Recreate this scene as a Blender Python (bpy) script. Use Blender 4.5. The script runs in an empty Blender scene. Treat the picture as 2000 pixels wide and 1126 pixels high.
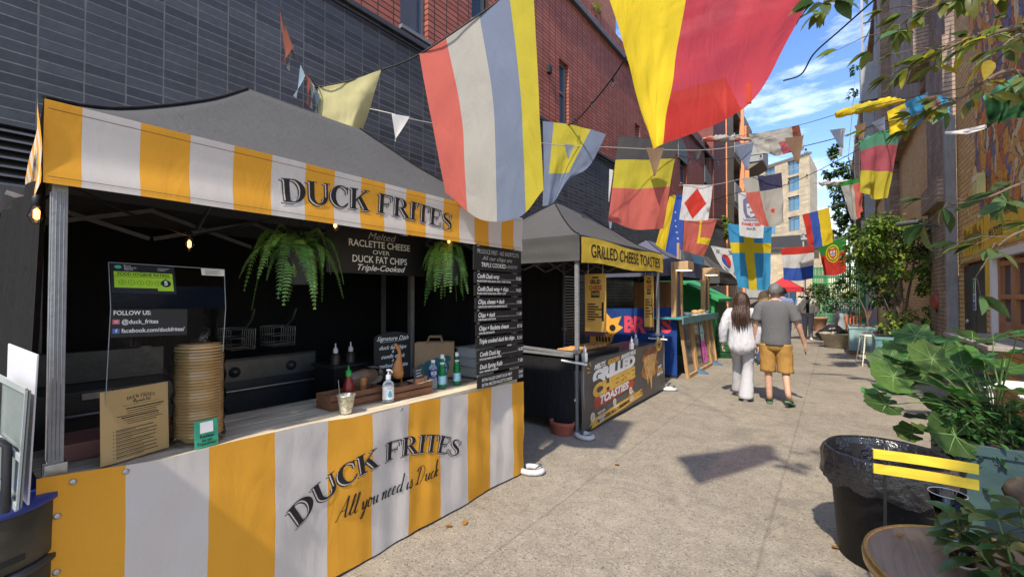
import bpy, bmesh, math, random
from mathutils import Vector, Matrix, noise
random.seed(7)
C = bpy.context.scene.collection
SC = bpy.context.scene
R = math.radians
# ---------------------------------------------------------------- camera, world, sun, exposure
FPX = 850.0; YAW = R(36.5); PIT = R(1.0); CZ = 1.6
cam = bpy.data.cameras.new('camera'); cam.lens = 36 * FPX / 2000; cam.sensor_width = 36; cam.clip_end = 2000; cam.clip_start = .05
co = bpy.data.objects.new('camera', cam); C.objects.link(co)
co.location = (0, 0, CZ); co.rotation_euler = (R(90) + PIT, 0, YAW); SC.camera = co
SUN_EL, SUN_AZ = 52, 8            # sun behind the camera, a little to its right
W = bpy.data.worlds.new('World'); SC.world = W; W.use_nodes = True
wn = W.node_tree; bg = wn.nodes['Background']
sky = wn.nodes.new('ShaderNodeTexSky'); sky.sky_type = 'NISHITA'; sky.sun_disc = False
sky.sun_elevation = R(SUN_EL); sky.sun_rotation = R(180 - SUN_AZ); sky.air_density = 1.2; sky.dust_density = .6; sky.ozone_density = 1.6
tc = wn.nodes.new('ShaderNodeTexCoord'); mp = wn.nodes.new('ShaderNodeMapping'); mp.inputs['Scale'].default_value = (1.6, 1.6, 5.5)
mp.inputs['Rotation'].default_value = (.25, .1, .4)
nz = wn.nodes.new('ShaderNodeTexNoise'); nz.inputs['Scale'].default_value = 2.3; nz.inputs['Detail'].default_value = 9; nz.inputs['Roughness'].default_value = .62
cr = wn.nodes.new('ShaderNodeValToRGB'); cr.color_ramp.elements[0].position = .47; cr.color_ramp.elements[1].position = .80
cr.color_ramp.elements[1].color = (.85, .85, .85, 1)
hsw = wn.nodes.new('ShaderNodeHueSaturation'); hsw.inputs['Saturation'].default_value = 1.25; hsw.inputs['Value'].default_value = .84; hsw.inputs['Hue'].default_value = .515; wn.links.new(sky.outputs[0], hsw.inputs['Color'])
mx = wn.nodes.new('ShaderNodeMix'); mx.data_type = 'RGBA'; mx.inputs[7].default_value = (8.5, 8.9, 9.4, 1)
for a, b in ((tc.outputs['Generated'], mp.inputs[0]), (mp.outputs[0], nz.inputs['Vector']), (nz.outputs[0], cr.inputs[0]), (cr.outputs[0], mx.inputs[0]),
             (hsw.outputs[0], mx.inputs[6]), (mx.outputs[2], bg.inputs['Color'])): wn.links.new(a, b)
bg.inputs['Strength'].default_value = .15
sl = bpy.data.lights.new('sun', 'SUN'); sl.energy = 2.9; sl.angle = R(1.5); sl.color = (1, .90, .75)
so = bpy.data.objects.new('sun', sl); C.objects.link(so)
_e, _a = R(SUN_EL), R(SUN_AZ)
sdir = Vector((math.sin(_a) * math.cos(_e), -math.cos(_a) * math.cos(_e), math.sin(_e)))
so.rotation_euler = sdir.to_track_quat('Z', 'Y').to_euler(); so.location = (0, 0, 30)
SC.view_settings.view_transform = 'Standard'; SC.view_settings.look = 'None'; SC.view_settings.exposure = 1.12; SC.view_settings.gamma = 1
SC.cycles.max_bounces = 8; SC.cycles.transparent_max_bounces = 24
# ---------------------------------------------------------------- measuring helpers: picture point -> place
_Rv = Vector((math.cos(YAW), math.sin(YAW), 0)); _F = Vector((-math.sin(YAW) * math.cos(PIT), math.cos(YAW) * math.cos(PIT), math.sin(PIT)))
_U = Vector((math.sin(YAW) * math.sin(PIT), -math.cos(YAW) * math.sin(PIT), math.cos(PIT))); _O = Vector((0, 0, CZ))
def ray(u, v): return _Rv * ((u - 1000) / FPX) + _U * (-(v - 563) / FPX) + _F
def onx(u, v, x): d = ray(u, v); return _O + d * (x / d.x)
def ony(u, v, y): d = ray(u, v); return _O + d * (y / d.y)
def onz(u, v, z=0.): d = ray(u, v); return _O + d * ((z - CZ) / d.z)
def ond(u, v, t): return _O + ray(u, v) * t
# ---------------------------------------------------------------- materials
_M = {}
def _mat(name):
    m = bpy.data.materials.new(name); m.use_nodes = True
    nt = m.node_tree; return m, nt, nt.nodes['Principled BSDF'], nt.nodes['Material Output']
def _n(nt, t, **kw):
    n = nt.nodes.new(t)
    for k, v in kw.items():
        if k in n.inputs: n.inputs[k].default_value = v
        else: setattr(n, k, v)
    return n
def mixc(nt, fac, a, b, mode='MIX'):
    m = nt.nodes.new('ShaderNodeMix'); m.data_type = 'RGBA'; m.blend_type = mode
    for s, i in ((fac, 0), (a, 6), (b, 7)):
        if isinstance(s, (int, float)): m.inputs[i].default_value = s
        elif isinstance(s, tuple): m.inputs[i].default_value = s if len(s) == 4 else (*s, 1)
        else: nt.links.new(s, m.inputs[i])
    return m.outputs[2]
def ramp(nt, src, p0, p1, c0=(0, 0, 0, 1), c1=(1, 1, 1, 1)):
    r = nt.nodes.new('ShaderNodeValToRGB'); e = r.color_ramp.elements
    e[0].position, e[1].position = p0, p1; e[0].color, e[1].color = c0, c1
    nt.links.new(src, r.inputs[0]); return r.outputs[0]
def mat(name, col, rough=.6, var=.18, scale=6., bump=.0, bscale=60., metal=0., trans=0., spec=.4, emit=0., dirt=.0, stretch=(1, 1, 1), coat=0.):
    """plain procedural surface: colour varied by two noises, optional bump, translucency (trans) and dirt stains"""
    if name in _M: return _M[name]
    m, nt, b, out = _mat(name); L = nt.links.new
    t = _n(nt, 'ShaderNodeTexCoord'); mp = _n(nt, 'ShaderNodeMapping', Scale=stretch); L(t.outputs['Object'], mp.inputs[0])
    n1 = _n(nt, 'ShaderNodeTexNoise', Scale=scale, Detail=6., Roughness=.6); L(mp.outputs[0], n1.inputs['Vector'])
    f = ramp(nt, n1.outputs[0], .28, .72)
    lo = tuple(c * (1 - var) for c in col); hi = tuple(min(1, c * (1 + var)) for c in col)
    c = mixc(nt, f, lo, hi)
    if dirt:
        n3 = _n(nt, 'ShaderNodeTexNoise', Scale=scale * .37, Detail=8., Roughness=.7); L(t.outputs['Object'], n3.inputs['Vector'])
        c = mixc(nt, ramp(nt, n3.outputs[0], .5, .75, (0, 0, 0, 1), (dirt, dirt, dirt, 1)), c, tuple(x * .35 + .02 for x in col))
    L(c, b.inputs['Base Color'])
    b.inputs['Roughness'].default_value = rough; b.inputs['Metallic'].default_value = metal; b.inputs['Specular IOR Level'].default_value = spec
    if coat: b.inputs['Coat Weight'].default_value = coat
    if emit: L(c, b.inputs['Emission Color']); b.inputs['Emission Strength'].default_value = emit
    if bump:
        n2 = _n(nt, 'ShaderNodeTexNoise', Scale=bscale, Detail=4.); L(mp.outputs[0], n2.inputs['Vector'])
        bp = _n(nt, 'ShaderNodeBump', Strength=bump, Distance=.02); L(n2.outputs[0], bp.inputs['Height']); L(bp.outputs[0], b.inputs['Normal'])
    if trans:
        tr = _n(nt, 'ShaderNodeBsdfTranslucent'); L(c, tr.inputs[0]); ms = _n(nt, 'ShaderNodeMixShader', Fac=trans)
        L(b.outputs[0], ms.inputs[1]); L(tr.outputs[0], ms.inputs[2]); L(ms.outputs[0], out.inputs[0])
    _M[name] = m; return m
def cloth(name, col, trans=.3, wr=.5, var=.1, fs=14.):
    """cloth: fine weave, long soft wrinkles, light shining through"""
    if name in _M: return _M[name]
    m, nt, b, out = _mat(name); L = nt.links.new
    t = _n(nt, 'ShaderNodeTexCoord')
    n1 = _n(nt, 'ShaderNodeTexNoise', Scale=5., Detail=8., Roughness=.65); L(t.outputs['Object'], n1.inputs['Vector'])
    mp = _n(nt, 'ShaderNodeMapping', Scale=(1, 1, .35)); L(t.outputs['Object'], mp.inputs[0])
    n2 = _n(nt, 'ShaderNodeTexNoise', Scale=fs, Detail=4., Roughness=.5, Distortion=1.2); L(mp.outputs[0], n2.inputs['Vector'])
    n3 = _n(nt, 'ShaderNodeTexNoise', Scale=260., Detail=1.); L(t.outputs['Object'], n3.inputs['Vector'])
    c = mixc(nt, n1.outputs[0], tuple(x * (1 - var) for x in col), tuple(min(1, x * (1 + var)) for x in col))
    c = mixc(nt, .12, c, n3.outputs[0], 'OVERLAY')
    L(c, b.inputs['Base Color']); b.inputs['Roughness'].default_value = .85; b.inputs['Specular IOR Level'].default_value = .2
    bp = _n(nt, 'ShaderNodeBump', Strength=wr, Distance=.03); L(n2.outputs[0], bp.inputs['Height']); L(bp.outputs[0], b.inputs['Normal'])
    tr = _n(nt, 'ShaderNodeBsdfTranslucent'); L(c, tr.inputs[0]); L(bp.outputs[0], tr.inputs['Normal']); ms = _n(nt, 'ShaderNodeMixShader', Fac=trans)
    L(b.outputs[0], ms.inputs[1]); L(tr.outputs[0], ms.inputs[2]); L(ms.outputs[0], out.inputs[0])
    _M[name] = m; return m
def brick(name, c1, c2, mortar, bw, bh, ms, axis='yz', off=.5, rough=.75, bump=.6, var=.5, stain=.4, stainc=(.03, .03, .03), mural=None, big=.35):
    if name in _M: return _M[name]
    m, nt, b, out = _mat(name); L = nt.links.new
    t = _n(nt, 'ShaderNodeTexCoord'); sp = _n(nt, 'ShaderNodeSeparateXYZ'); cb = _n(nt, 'ShaderNodeCombineXYZ'); L(t.outputs['Object'], sp.inputs[0])
    L(sp.outputs['XYZ'.index(axis[0].upper())], cb.inputs[0]); L(sp.outputs['XYZ'.index(axis[1].upper())], cb.inputs[1])
    br = _n(nt, 'ShaderNodeTexBrick', Scale=1., offset=off); L(cb.outputs[0], br.inputs['Vector'])
    for k, v in (('Color1', (*c1, 1)), ('Color2', (*c2, 1)), ('Mortar', (*mortar, 1)), ('Mortar Size', ms), ('Mortar Smooth', .25), ('Brick Width', bw), ('Row Height', bh), ('Bias', -.1)):
        br.inputs[k].default_value = v
    n1 = _n(nt, 'ShaderNodeTexNoise', Scale=18., Detail=8., Roughness=.7); L(t.outputs['Object'], n1.inputs['Vector'])
    n2 = _n(nt, 'ShaderNodeTexNoise', Scale=.9, Detail=7., Roughness=.6); L(t.outputs['Object'], n2.inputs['Vector'])
    c = mixc(nt, var, br.outputs[0], n1.outputs[0], 'OVERLAY')
    c = mixc(nt, big, c, n2.outputs[0], 'OVERLAY')
    if mural:
        c = mural(nt, t, c, cb)
    n4 = _n(nt, 'ShaderNodeTexNoise', Scale=2.2, Detail=9., Roughness=.75)
    mp = _n(nt, 'ShaderNodeMapping', Scale=(1, 1, .3)); L(t.outputs['Object'], mp.inputs[0]); L(mp.outputs[0], n4.inputs['Vector'])
    c = mixc(nt, ramp(nt, n4.outputs[0], .48, .72, (0, 0, 0, 1), (stain,) * 3 + (1,)), c, stainc)
    L(c, b.inputs['Base Color']); b.inputs['Roughness'].default_value = rough; b.inputs['Specular IOR Level'].default_value = .4
    h = mixc(nt, .25, ramp(nt, br.outputs[1], 0, 1, (1, 1, 1, 1), (0, 0, 0, 1)), n1.outputs[0])
    bp = _n(nt, 'ShaderNodeBump', Strength=bump, Distance=.012); L(h, bp.inputs['Height']); L(bp.outputs[0], b.inputs['Normal'])
    _M[name] = m; return m
def wood(name, col, dark, rough=.7, scale=1., axis=1, bump=.3):
    if name in _M: return _M[name]
    m, nt, b, out = _mat(name); L = nt.links.new
    t = _n(nt, 'ShaderNodeTexCoord'); s = [9., 9., 9.]; s[axis] = .9
    mp = _n(nt, 'ShaderNodeMapping', Scale=tuple(x * scale for x in s)); L(t.outputs['Object'], mp.inputs[0])
    n1 = _n(nt, 'ShaderNodeTexNoise', Scale=2.2, Detail=9., Roughness=.7, Distortion=1.5); L(mp.outputs[0], n1.inputs['Vector'])
    n2 = _n(nt, 'ShaderNodeTexNoise', Scale=3.5, Detail=7.); L(t.outputs['Object'], n2.inputs['Vector'])
    c = mixc(nt, ramp(nt, n1.outputs[0], .3, .7), dark, col); c = mixc(nt, .4, c, n2.outputs[0], 'OVERLAY')
    L(c, b.inputs['Base Color']); b.inputs['Roughness'].default_value = rough
    bp = _n(nt, 'ShaderNodeBump', Strength=bump, Distance=.01); L(n1.outputs[0], bp.inputs['Height']); L(bp.outputs[0], b.inputs['Normal'])
    _M[name] = m; return m
def glass(name, col=(1, 1, 1), rough=.02, alpha=.12, tint=None, clear=False):
    """clear sheet plastic or thin glass: mostly see-through with a glossy coat"""
    if name in _M: return _M[name]
    m, nt, b, out = _mat(name); L = nt.links.new
    tr = _n(nt, 'ShaderNodeBsdfTransparent'); tr.inputs[0].default_value = (*(tint or col), 1)
    b.inputs['Base Color'].default_value = (*col, 1); b.inputs['Roughness'].default_value = rough
    n1 = _n(nt, 'ShaderNodeTexNoise', Scale=9., Detail=5.); t = _n(nt, 'ShaderNodeTexCoord'); L(t.outputs['Object'], n1.inputs['Vector'])
    bp = _n(nt, 'ShaderNodeBump', Strength=.08, Distance=.01); L(n1.outputs[0], bp.inputs['Height']); L(bp.outputs[0], b.inputs['Normal'])
    fr = _n(nt, 'ShaderNodeFresnel', IOR=1.22 if clear else 1.45); ad = _n(nt, 'ShaderNodeMath', operation='ADD', use_clamp=True); ad.inputs[1].default_value = alpha
    L(fr.outputs[0], ad.inputs[0]); ms = _n(nt, 'ShaderNodeMixShader'); L(ad.outputs[0], ms.inputs[0])
    gl = _n(nt, 'ShaderNodeBsdfGlossy', Roughness=rough); L(bp.outputs[0], gl.inputs['Normal'])
    L(tr.outputs[0], ms.inputs[1]); L(gl.outputs[0] if clear else b.outputs[0], ms.inputs[2]); L(ms.outputs[0], out.inputs[0]); _M[name] = m; return m
def leafm(name, col, var=.45, trans=.35, rough=.4):
    """foliage: colour changes from leaf to leaf"""
    if name in _M: return _M[name]
    m, nt, b, out = _mat(name); L = nt.links.new
    g = _n(nt, 'ShaderNodeNewGeometry'); hs = _n(nt, 'ShaderNodeHueSaturation', Color=(*col, 1)); rr = _n(nt, 'ShaderNodeMapRange')
    rr.inputs['To Min'].default_value = 1 - var; rr.inputs['To Max'].default_value = 1 + var; L(g.outputs['Random Per Island'], rr.inputs[0]); L(rr.outputs[0], hs.inputs['Value'])
    r2 = _n(nt, 'ShaderNodeMapRange'); r2.inputs['To Min'].default_value = .47; r2.inputs['To Max'].default_value = .53; L(g.outputs['Random Per Island'], r2.inputs[0]); L(r2.outputs[0], hs.inputs['Hue'])
    t = _n(nt, 'ShaderNodeTexCoord'); n1 = _n(nt, 'ShaderNodeTexNoise', Scale=35., Detail=4.); L(t.outputs['Object'], n1.inputs['Vector'])
    c = mixc(nt, .35, hs.outputs[0], n1.outputs[0], 'OVERLAY')
    L(c, b.inputs['Base Color']); b.inputs['Roughness'].default_value = rough; b.inputs['Specular IOR Level'].default_value = .25
    tr = _n(nt, 'ShaderNodeBsdfTranslucent'); L(c, tr.inputs[0]); ms = _n(nt, 'ShaderNodeMixShader', Fac=trans)
    L(b.outputs[0], ms.inputs[1]); L(tr.outputs[0], ms.inputs[2]); L(ms.outputs[0], out.inputs[0]); _M[name] = m; return m
# ---------------------------------------------------------------- things, parts, mesh builder
ORG = {}
def tag(o, label=None, cat=None, group=None, kind=None):
    for k, v in (('label', label), ('category', cat), ('group', group), ('kind', kind)):
        if v: o[k] = v
    return o
def thing(name, label, cat, loc, group=None):
    o = bpy.data.objects.new(name, None); C.objects.link(o); o.location = loc; o.empty_display_size = .1
    ORG[o.name] = Vector(loc); return tag(o, label, cat, group)
def V(*a): return Vector(a[0]) if len(a) == 1 else Vector(a)
class MB:
    def __init__(s): s.v = []; s.f = []; s.mi = []; s.sm = []; s.mats = []
    def m(s, mt):
        if mt not in s.mats: s.mats.append(mt)
        return s.mats.index(mt)
    def face(s, pts, mt, smooth=False):
        b = len(s.v); s.v += [Vector(p) for p in pts]; s.f.append(tuple(range(b, b + len(pts)))); s.mi.append(s.m(mt)); s.sm.append(smooth)
    def raw(s, vs, fs, mt, smooth=False):
        b = len(s.v); s.v += [Vector(p) for p in vs]; i = s.m(mt)
        for f in fs: s.f.append(tuple(b + k for k in f)); s.mi.append(i); s.sm.append(smooth)
    def hexa(s, p, mt):   # 8 corners: bottom 4, top 4
        s.raw(p, [(3, 2, 1, 0), (4, 5, 6, 7), (0, 1, 5, 4), (1, 2, 6, 5), (2, 3, 7, 6), (3, 0, 4, 7)], mt)
    def box(s, a, b, mt):
        x0, y0, z0 = (min(a[i], b[i]) for i in range(3)); x1, y1, z1 = (max(a[i], b[i]) for i in range(3))
        s.hexa([(x0, y0, z0), (x1, y0, z0), (x1, y1, z0), (x0, y1, z0), (x0, y0, z1), (x1, y0, z1), (x1, y1, z1), (x0, y1, z1)], mt)
    def obox(s, c, ux, uy, uz, mt):   # centre and three half vectors
        c, ux, uy, uz = map(Vector, (c, ux, uy, uz))
        s.hexa([c - ux - uy - uz, c + ux - uy - uz, c + ux + uy - uz, c - ux + uy - uz, c - ux - uy + uz, c + ux - uy + uz, c + ux + uy + uz, c - ux + uy + uz], mt)
    def bar(s, a, b, w, h, mt, up=(0, 0, 1)):
        a, b = Vector(a), Vector(b); d = (b - a); L = d.length; d.normalize(); u = Vector(up)
        if abs(d.dot(u)) > .95: u = Vector((1, 0, 0))
        sx = d.cross(u).normalized(); sy = sx.cross(d)
        s.obox((a + b) / 2, d * L / 2, sx * w / 2, sy * h / 2, mt)
    def tube(s, pts, r, mt, n=8, cap=True, smooth=True):
        pts = [Vector(p) for p in pts]; rs = r if isinstance(r, (list, tuple)) else [r] * len(pts); vs = []; prev = None
        for i, p in enumerate(pts):
            d = (pts[min(i + 1, len(pts) - 1)] - pts[max(i - 1, 0)]).normalized()
            if prev is None: prev = d.orthogonal().normalized()
            prev = (prev - d * prev.dot(d)).normalized(); q = d.cross(prev)
            for k in range(n):
                a = 2 * math.pi * k / n; vs.append(p + (prev * math.cos(a) + q * math.sin(a)) * rs[i])
        fs = [(i * n + k, i * n + (k + 1) % n, (i + 1) * n + (k + 1) % n, (i + 1) * n + k) for i in range(len(pts) - 1) for k in range(n)]
        s.raw(vs, fs, mt, smooth)
        if cap: s.raw(vs[:n], [tuple(range(n))[::-1]], mt); s.raw(vs[-n:], [tuple(range(n))], mt)
    def lathe(s, c, prof, mt, n=24, smooth=True, sx=1, sy=1, axis=None, cap=True):
        c = Vector(c); q = Vector(axis or (0, 0, 1)).to_track_quat('Z', 'Y'); vs = []
        for r, z in prof:
            for k in range(n):
                a = 2 * math.pi * k / n; vs.append(c + q @ Vector((r * math.cos(a) * sx, r * math.sin(a) * sy, z)))
        fs = [(i * n + k, i * n + (k + 1) % n, (i + 1) * n + (k + 1) % n, (i + 1) * n + k) for i in range(len(prof) - 1) for k in range(n)]
        s.raw(vs, fs, mt, smooth)
        if not cap: return
        if prof[0][0] > 1e-4: s.raw(vs[:n], [tuple(range(n))[::-1]], mt)
        if prof[-1][0] > 1e-4: s.raw(vs[-n:], [tuple(range(n))], mt)
    def loft(s, rings, mt, smooth=True, cap=True):
        n = len(rings[0]); vs = [p for r in rings for p in r]
        fs = [(i * n + k, i * n + (k + 1) % n, (i + 1) * n + (k + 1) % n, (i + 1) * n + k) for i in range(len(rings) - 1) for k in range(n)]
        s.raw(vs, fs, mt, smooth)
        if cap: s.raw(rings[0], [tuple(range(n))[::-1]], mt, smooth); s.raw(rings[-1], [tuple(range(n))], mt, smooth)
    def grid(s, fn, nu, nv, mt, smooth=True):
        vs = [fn(i / nu, j / nv) for j in range(nv + 1) for i in range(nu + 1)]
        fs = [(j * (nu + 1) + i, j * (nu + 1) + i + 1, (j + 1) * (nu + 1) + i + 1, (j + 1) * (nu + 1) + i) for j in range(nv) for i in range(nu)]
        if callable(mt):
            for f in fs:
                i, j = f[0] % (nu + 1), f[0] // (nu + 1); pass
            b = len(s.v); s.v += [Vector(p) for p in vs]
            for f in fs:
                i, j = f[0] % (nu + 1), f[0] // (nu + 1)
                s.f.append(tuple(b + k for k in f)); s.mi.append(s.m(mt((i + .5) / nu, (j + .5) / nv))); s.sm.append(smooth)
        else: s.raw(vs, fs, mt, smooth)
    def prism(s, poly, o, ux, uy, n, d, mt):  # 2-D outline laid on a frame and extruded by d along n
        o, ux, uy, n = map(Vector, (o, ux, uy, n)); a = [o + ux * x + uy * y for x, y in poly]; b = [p + n * d for p in a]; k = len(a)
        s.raw(a + b, [tuple(range(k))[::-1], tuple(range(k, 2 * k))] + [(i, (i + 1) % k, k + (i + 1) % k, k + i) for i in range(k)], mt)
    def build(s, name, parent=None, bevel=0., solid=0., weld=False, label=None, origin=None):
        me = bpy.data.meshes.new(name)
        if parent is not None: org = ORG[parent.name]
        elif origin is not None: org = Vector(origin)
        else:
            xs = [v.x for v in s.v]; ys = [v.y for v in s.v]; org = Vector(((min(xs) + max(xs)) / 2, (min(ys) + max(ys)) / 2, min(v.z for v in s.v)))
        me.from_pydata([v - org for v in s.v], [], s.f)
        for mt in s.mats: me.materials.append(mt)
        me.polygons.foreach_set('material_index', s.mi); me.polygons.foreach_set('use_smooth', s.sm)
        if weld:
            bm = bmesh.new(); bm.from_mesh(me); bmesh.ops.remove_doubles(bm, verts=bm.verts, dist=weld if weld is not True else 1e-4); bm.to_mesh(me); bm.free()
        me.update()
        o = bpy.data.objects.new(name, me); C.objects.link(o)
        if parent is not None: o.parent = parent
        else: o.location = org
        ORG[o.name] = org
        if bevel:
            b = o.modifiers.new('b', 'BEVEL'); b.width = bevel; b.segments = 2; b.limit_method = 'ANGLE'; b.angle_limit = R(40)
        if solid:
            b = o.modifiers.new('s', 'SOLIDIFY'); b.thickness = solid; b.offset = 0
        if label: o['label'] = label
        return o
def copy_tree(o, loc, rz=None, label=None, parent=None):
    c = o.copy(); C.objects.link(c)
    if parent: c.parent = parent
    else:
        c.location = loc
        if rz is not None: c.rotation_euler = (0, 0, rz)
        if label: c['label'] = label
    for ch in [k for k in o.children]: copy_tree(ch, None, parent=c)
    return c
def sn(p, s=1., seed=0): return noise.noise(Vector(p) * s + Vector((seed * 7.3, seed * 3.1, seed * 1.7)))
def cut_conform(me, fn, step):
    """cut a flat x-y mesh into small cells and lay it on a surface fn(x, y)"""
    bm = bmesh.new(); bm.from_mesh(me)
    if bm.verts and step:
        for ax in (0, 1):
            lo = min(v.co[ax] for v in bm.verts); hi = max(v.co[ax] for v in bm.verts); k = math.ceil(lo / step)
            while k * step < hi:
                co_ = [0, 0, 0]; co_[ax] = k * step; no = [0, 0, 0]; no[ax] = 1
                bmesh.ops.bisect_plane(bm, geom=bm.verts[:] + bm.edges[:] + bm.faces[:], plane_co=co_, plane_no=no); k += 1
    for v in bm.verts: v.co = fn(v.co.x, v.co.y)
    bm.to_mesh(me); bm.free()
def text_mesh(s, size, bold=0., shear=0., space=1., align='CENTER', sx=1., ext=0.):
    cu = bpy.data.curves.new('t', 'FONT'); cu.body = s; cu.size = size; cu.offset = bold; cu.shear = shear; cu.space_character = space
    cu.align_x = align; cu.resolution_u = 3; cu.extrude = ext; cu.align_y = 'CENTER' if '\n' not in s else 'TOP'
    o = bpy.data.objects.new('t', cu); C.objects.link(o); bpy.context.view_layer.update()
    me = bpy.data.meshes.new_from_object(o.evaluated_get(bpy.context.evaluated_depsgraph_get()))
    bpy.data.objects.remove(o); bpy.data.curves.remove(cu)
    if sx != 1:
        for v in me.vertices: v.co.x *= sx
    return me
class TX:
    """collects lettering laid on one surface; build() makes it one part"""
    def __init__(s, fn, step=0.): s.fn = fn; s.step = step; s.mb = MB()
    def add(s, txt, x, y, size, mt, width=None, lift=.0015, warp=None, **kw):
        me = text_mesh(txt, size, **kw)
        if width:
            xs = [v.co.x for v in me.vertices]; k = width / max(1e-6, max(xs) - min(xs))
            for v in me.vertices: v.co.x *= k
        for v in me.vertices:
            v.co.x += x; v.co.y += y
            if warp: v.co.x, v.co.y = warp(v.co.x, v.co.y)
        s.mesh(me, mt, lift); return s
    def mesh(s, me, mt, lift=.0015):
        cut_conform(me, lambda a, b: s.fn(a, b, lift), s.step)
        s.mb.raw([v.co.copy() for v in me.vertices], [tuple(p.vertices) for p in me.polygons], mt); bpy.data.meshes.remove(me)
    def poly(s, pts, mt, lift=.001):
        me = bpy.data.meshes.new('p'); me.from_pydata([(x, y, 0) for x, y in pts], [], [tuple(range(len(pts)))]); s.mesh(me, mt, lift); return s
    def rect(s, x0, y0, x1, y1, mt, lift=.001): return s.poly([(x0, y0), (x1, y0), (x1, y1), (x0, y1)], mt, lift)
    def disc(s, x, y, r, mt, lift=.001, n=28, ry=None):
        return s.poly([(x + r * math.cos(2 * math.pi * k / n), y + (ry or r) * math.sin(2 * math.pi * k / n)) for k in range(n)], mt, lift)
    def line(s, pts, w, mt, lift=.001):
        for a, b in zip(pts, pts[1:]):
            a, b = Vector((*a, 0)), Vector((*b, 0)); d = (b - a); 
            if d.length < 1e-6: continue
            n = Vector((-d.y, d.x, 0)).normalized() * w / 2
            s.poly([(a - n).xy, (b - n).xy, (b + n).xy, (a + n).xy], mt, lift)
        return s
    def build(s, name, parent): return s.mb.build(name, parent)
def plane_fn(o, ux, uy):
    o, ux, uy = Vector(o), Vector(ux).normalized(), Vector(uy).normalized(); n = ux.cross(uy)
    return lambda a, b, l=0.: o + ux * a + uy * b + n * l
def cat(pts, t):
    """Catmull-Rom through a list of points, t in 0..1"""
    n = len(pts) - 1
    if n == 1: return pts[0].lerp(pts[1], t)
    x = min(t * n, n - 1e-9); i = int(x); f = x - i
    p1, p2 = pts[i], pts[i + 1]; p0 = pts[i - 1] if i > 0 else p1 * 2 - p2; p3 = pts[i + 2] if i + 2 <= n else p2 * 2 - p1
    return .5 * ((2 * p1) + (p2 - p0) * f + (2 * p0 - 5 * p1 + 4 * p2 - p3) * f * f + (3 * p1 - p0 - 3 * p2 + p3) * f ** 3)
def spline(pts, n): pts = [Vector(p) for p in pts]; return [cat(pts, i / n) for i in range(n + 1)]
# ---------------------------------------------------------------- shared materials
black_cloth = cloth('black_cloth', (.012, .012, .013), 0, .6); black = mat('black_plastic', (.012, .012, .013), .45, .2, 12)
steel = mat('galvanised_steel', (.42, .43, .43), .38, .18, 14, .1, 40, .85); dsteel = mat('dark_steel', (.06, .065, .07), .4, .2, 12, .1, 40, .6)
alu = mat('aluminium', (.24, .245, .25), .5, .15, 20, .15, 60, .25); white_p = mat('white_paint', (.74, .74, .72), .5, .06, 5, dirt=.25)
cream = mat('cream_paint', (.72, .68, .55), .5, .08, 6, dirt=.3); chalk = mat('chalk_white', (.82, .82, .8), .8, .08, 40)
board_black = mat('blackboard', (.012, .013, .014), .55, .3, 6, .1, 30)
LW = -4.45; RX = 1.75
def wall_holes(mb, P, a0, a1, b0, b1, holes, mt, depth=.14, mt_in=None, n=None):
    """flat wall P(a, b, d) with rectangular openings and their reveals"""
    A = sorted({a0, a1, *[h[0] for h in holes], *[h[1] for h in holes]}); B = sorted({b0, b1, *[h[2] for h in holes], *[h[3] for h in holes]})
    for i in range(len(A) - 1):
        for j in range(len(B) - 1):
            ca, cb = (A[i] + A[i + 1]) / 2, (B[j] + B[j + 1]) / 2
            if any(h[0] < ca < h[1] and h[2] < cb < h[3] for h in holes): continue
            mb.face([P(A[i], B[j], 0), P(A[i + 1], B[j], 0), P(A[i + 1], B[j + 1], 0), P(A[i], B[j + 1], 0)], mt)
    for h in holes:
        c = [(h[0], h[2]), (h[1], h[2]), (h[1], h[3]), (h[0], h[3])]
        for k in range(4):
            p, q = c[k], c[(k + 1) % 4]; mb.face([P(*p, 0), P(*q, 0), P(*q, depth), P(*p, depth)], mt_in or mt)
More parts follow.
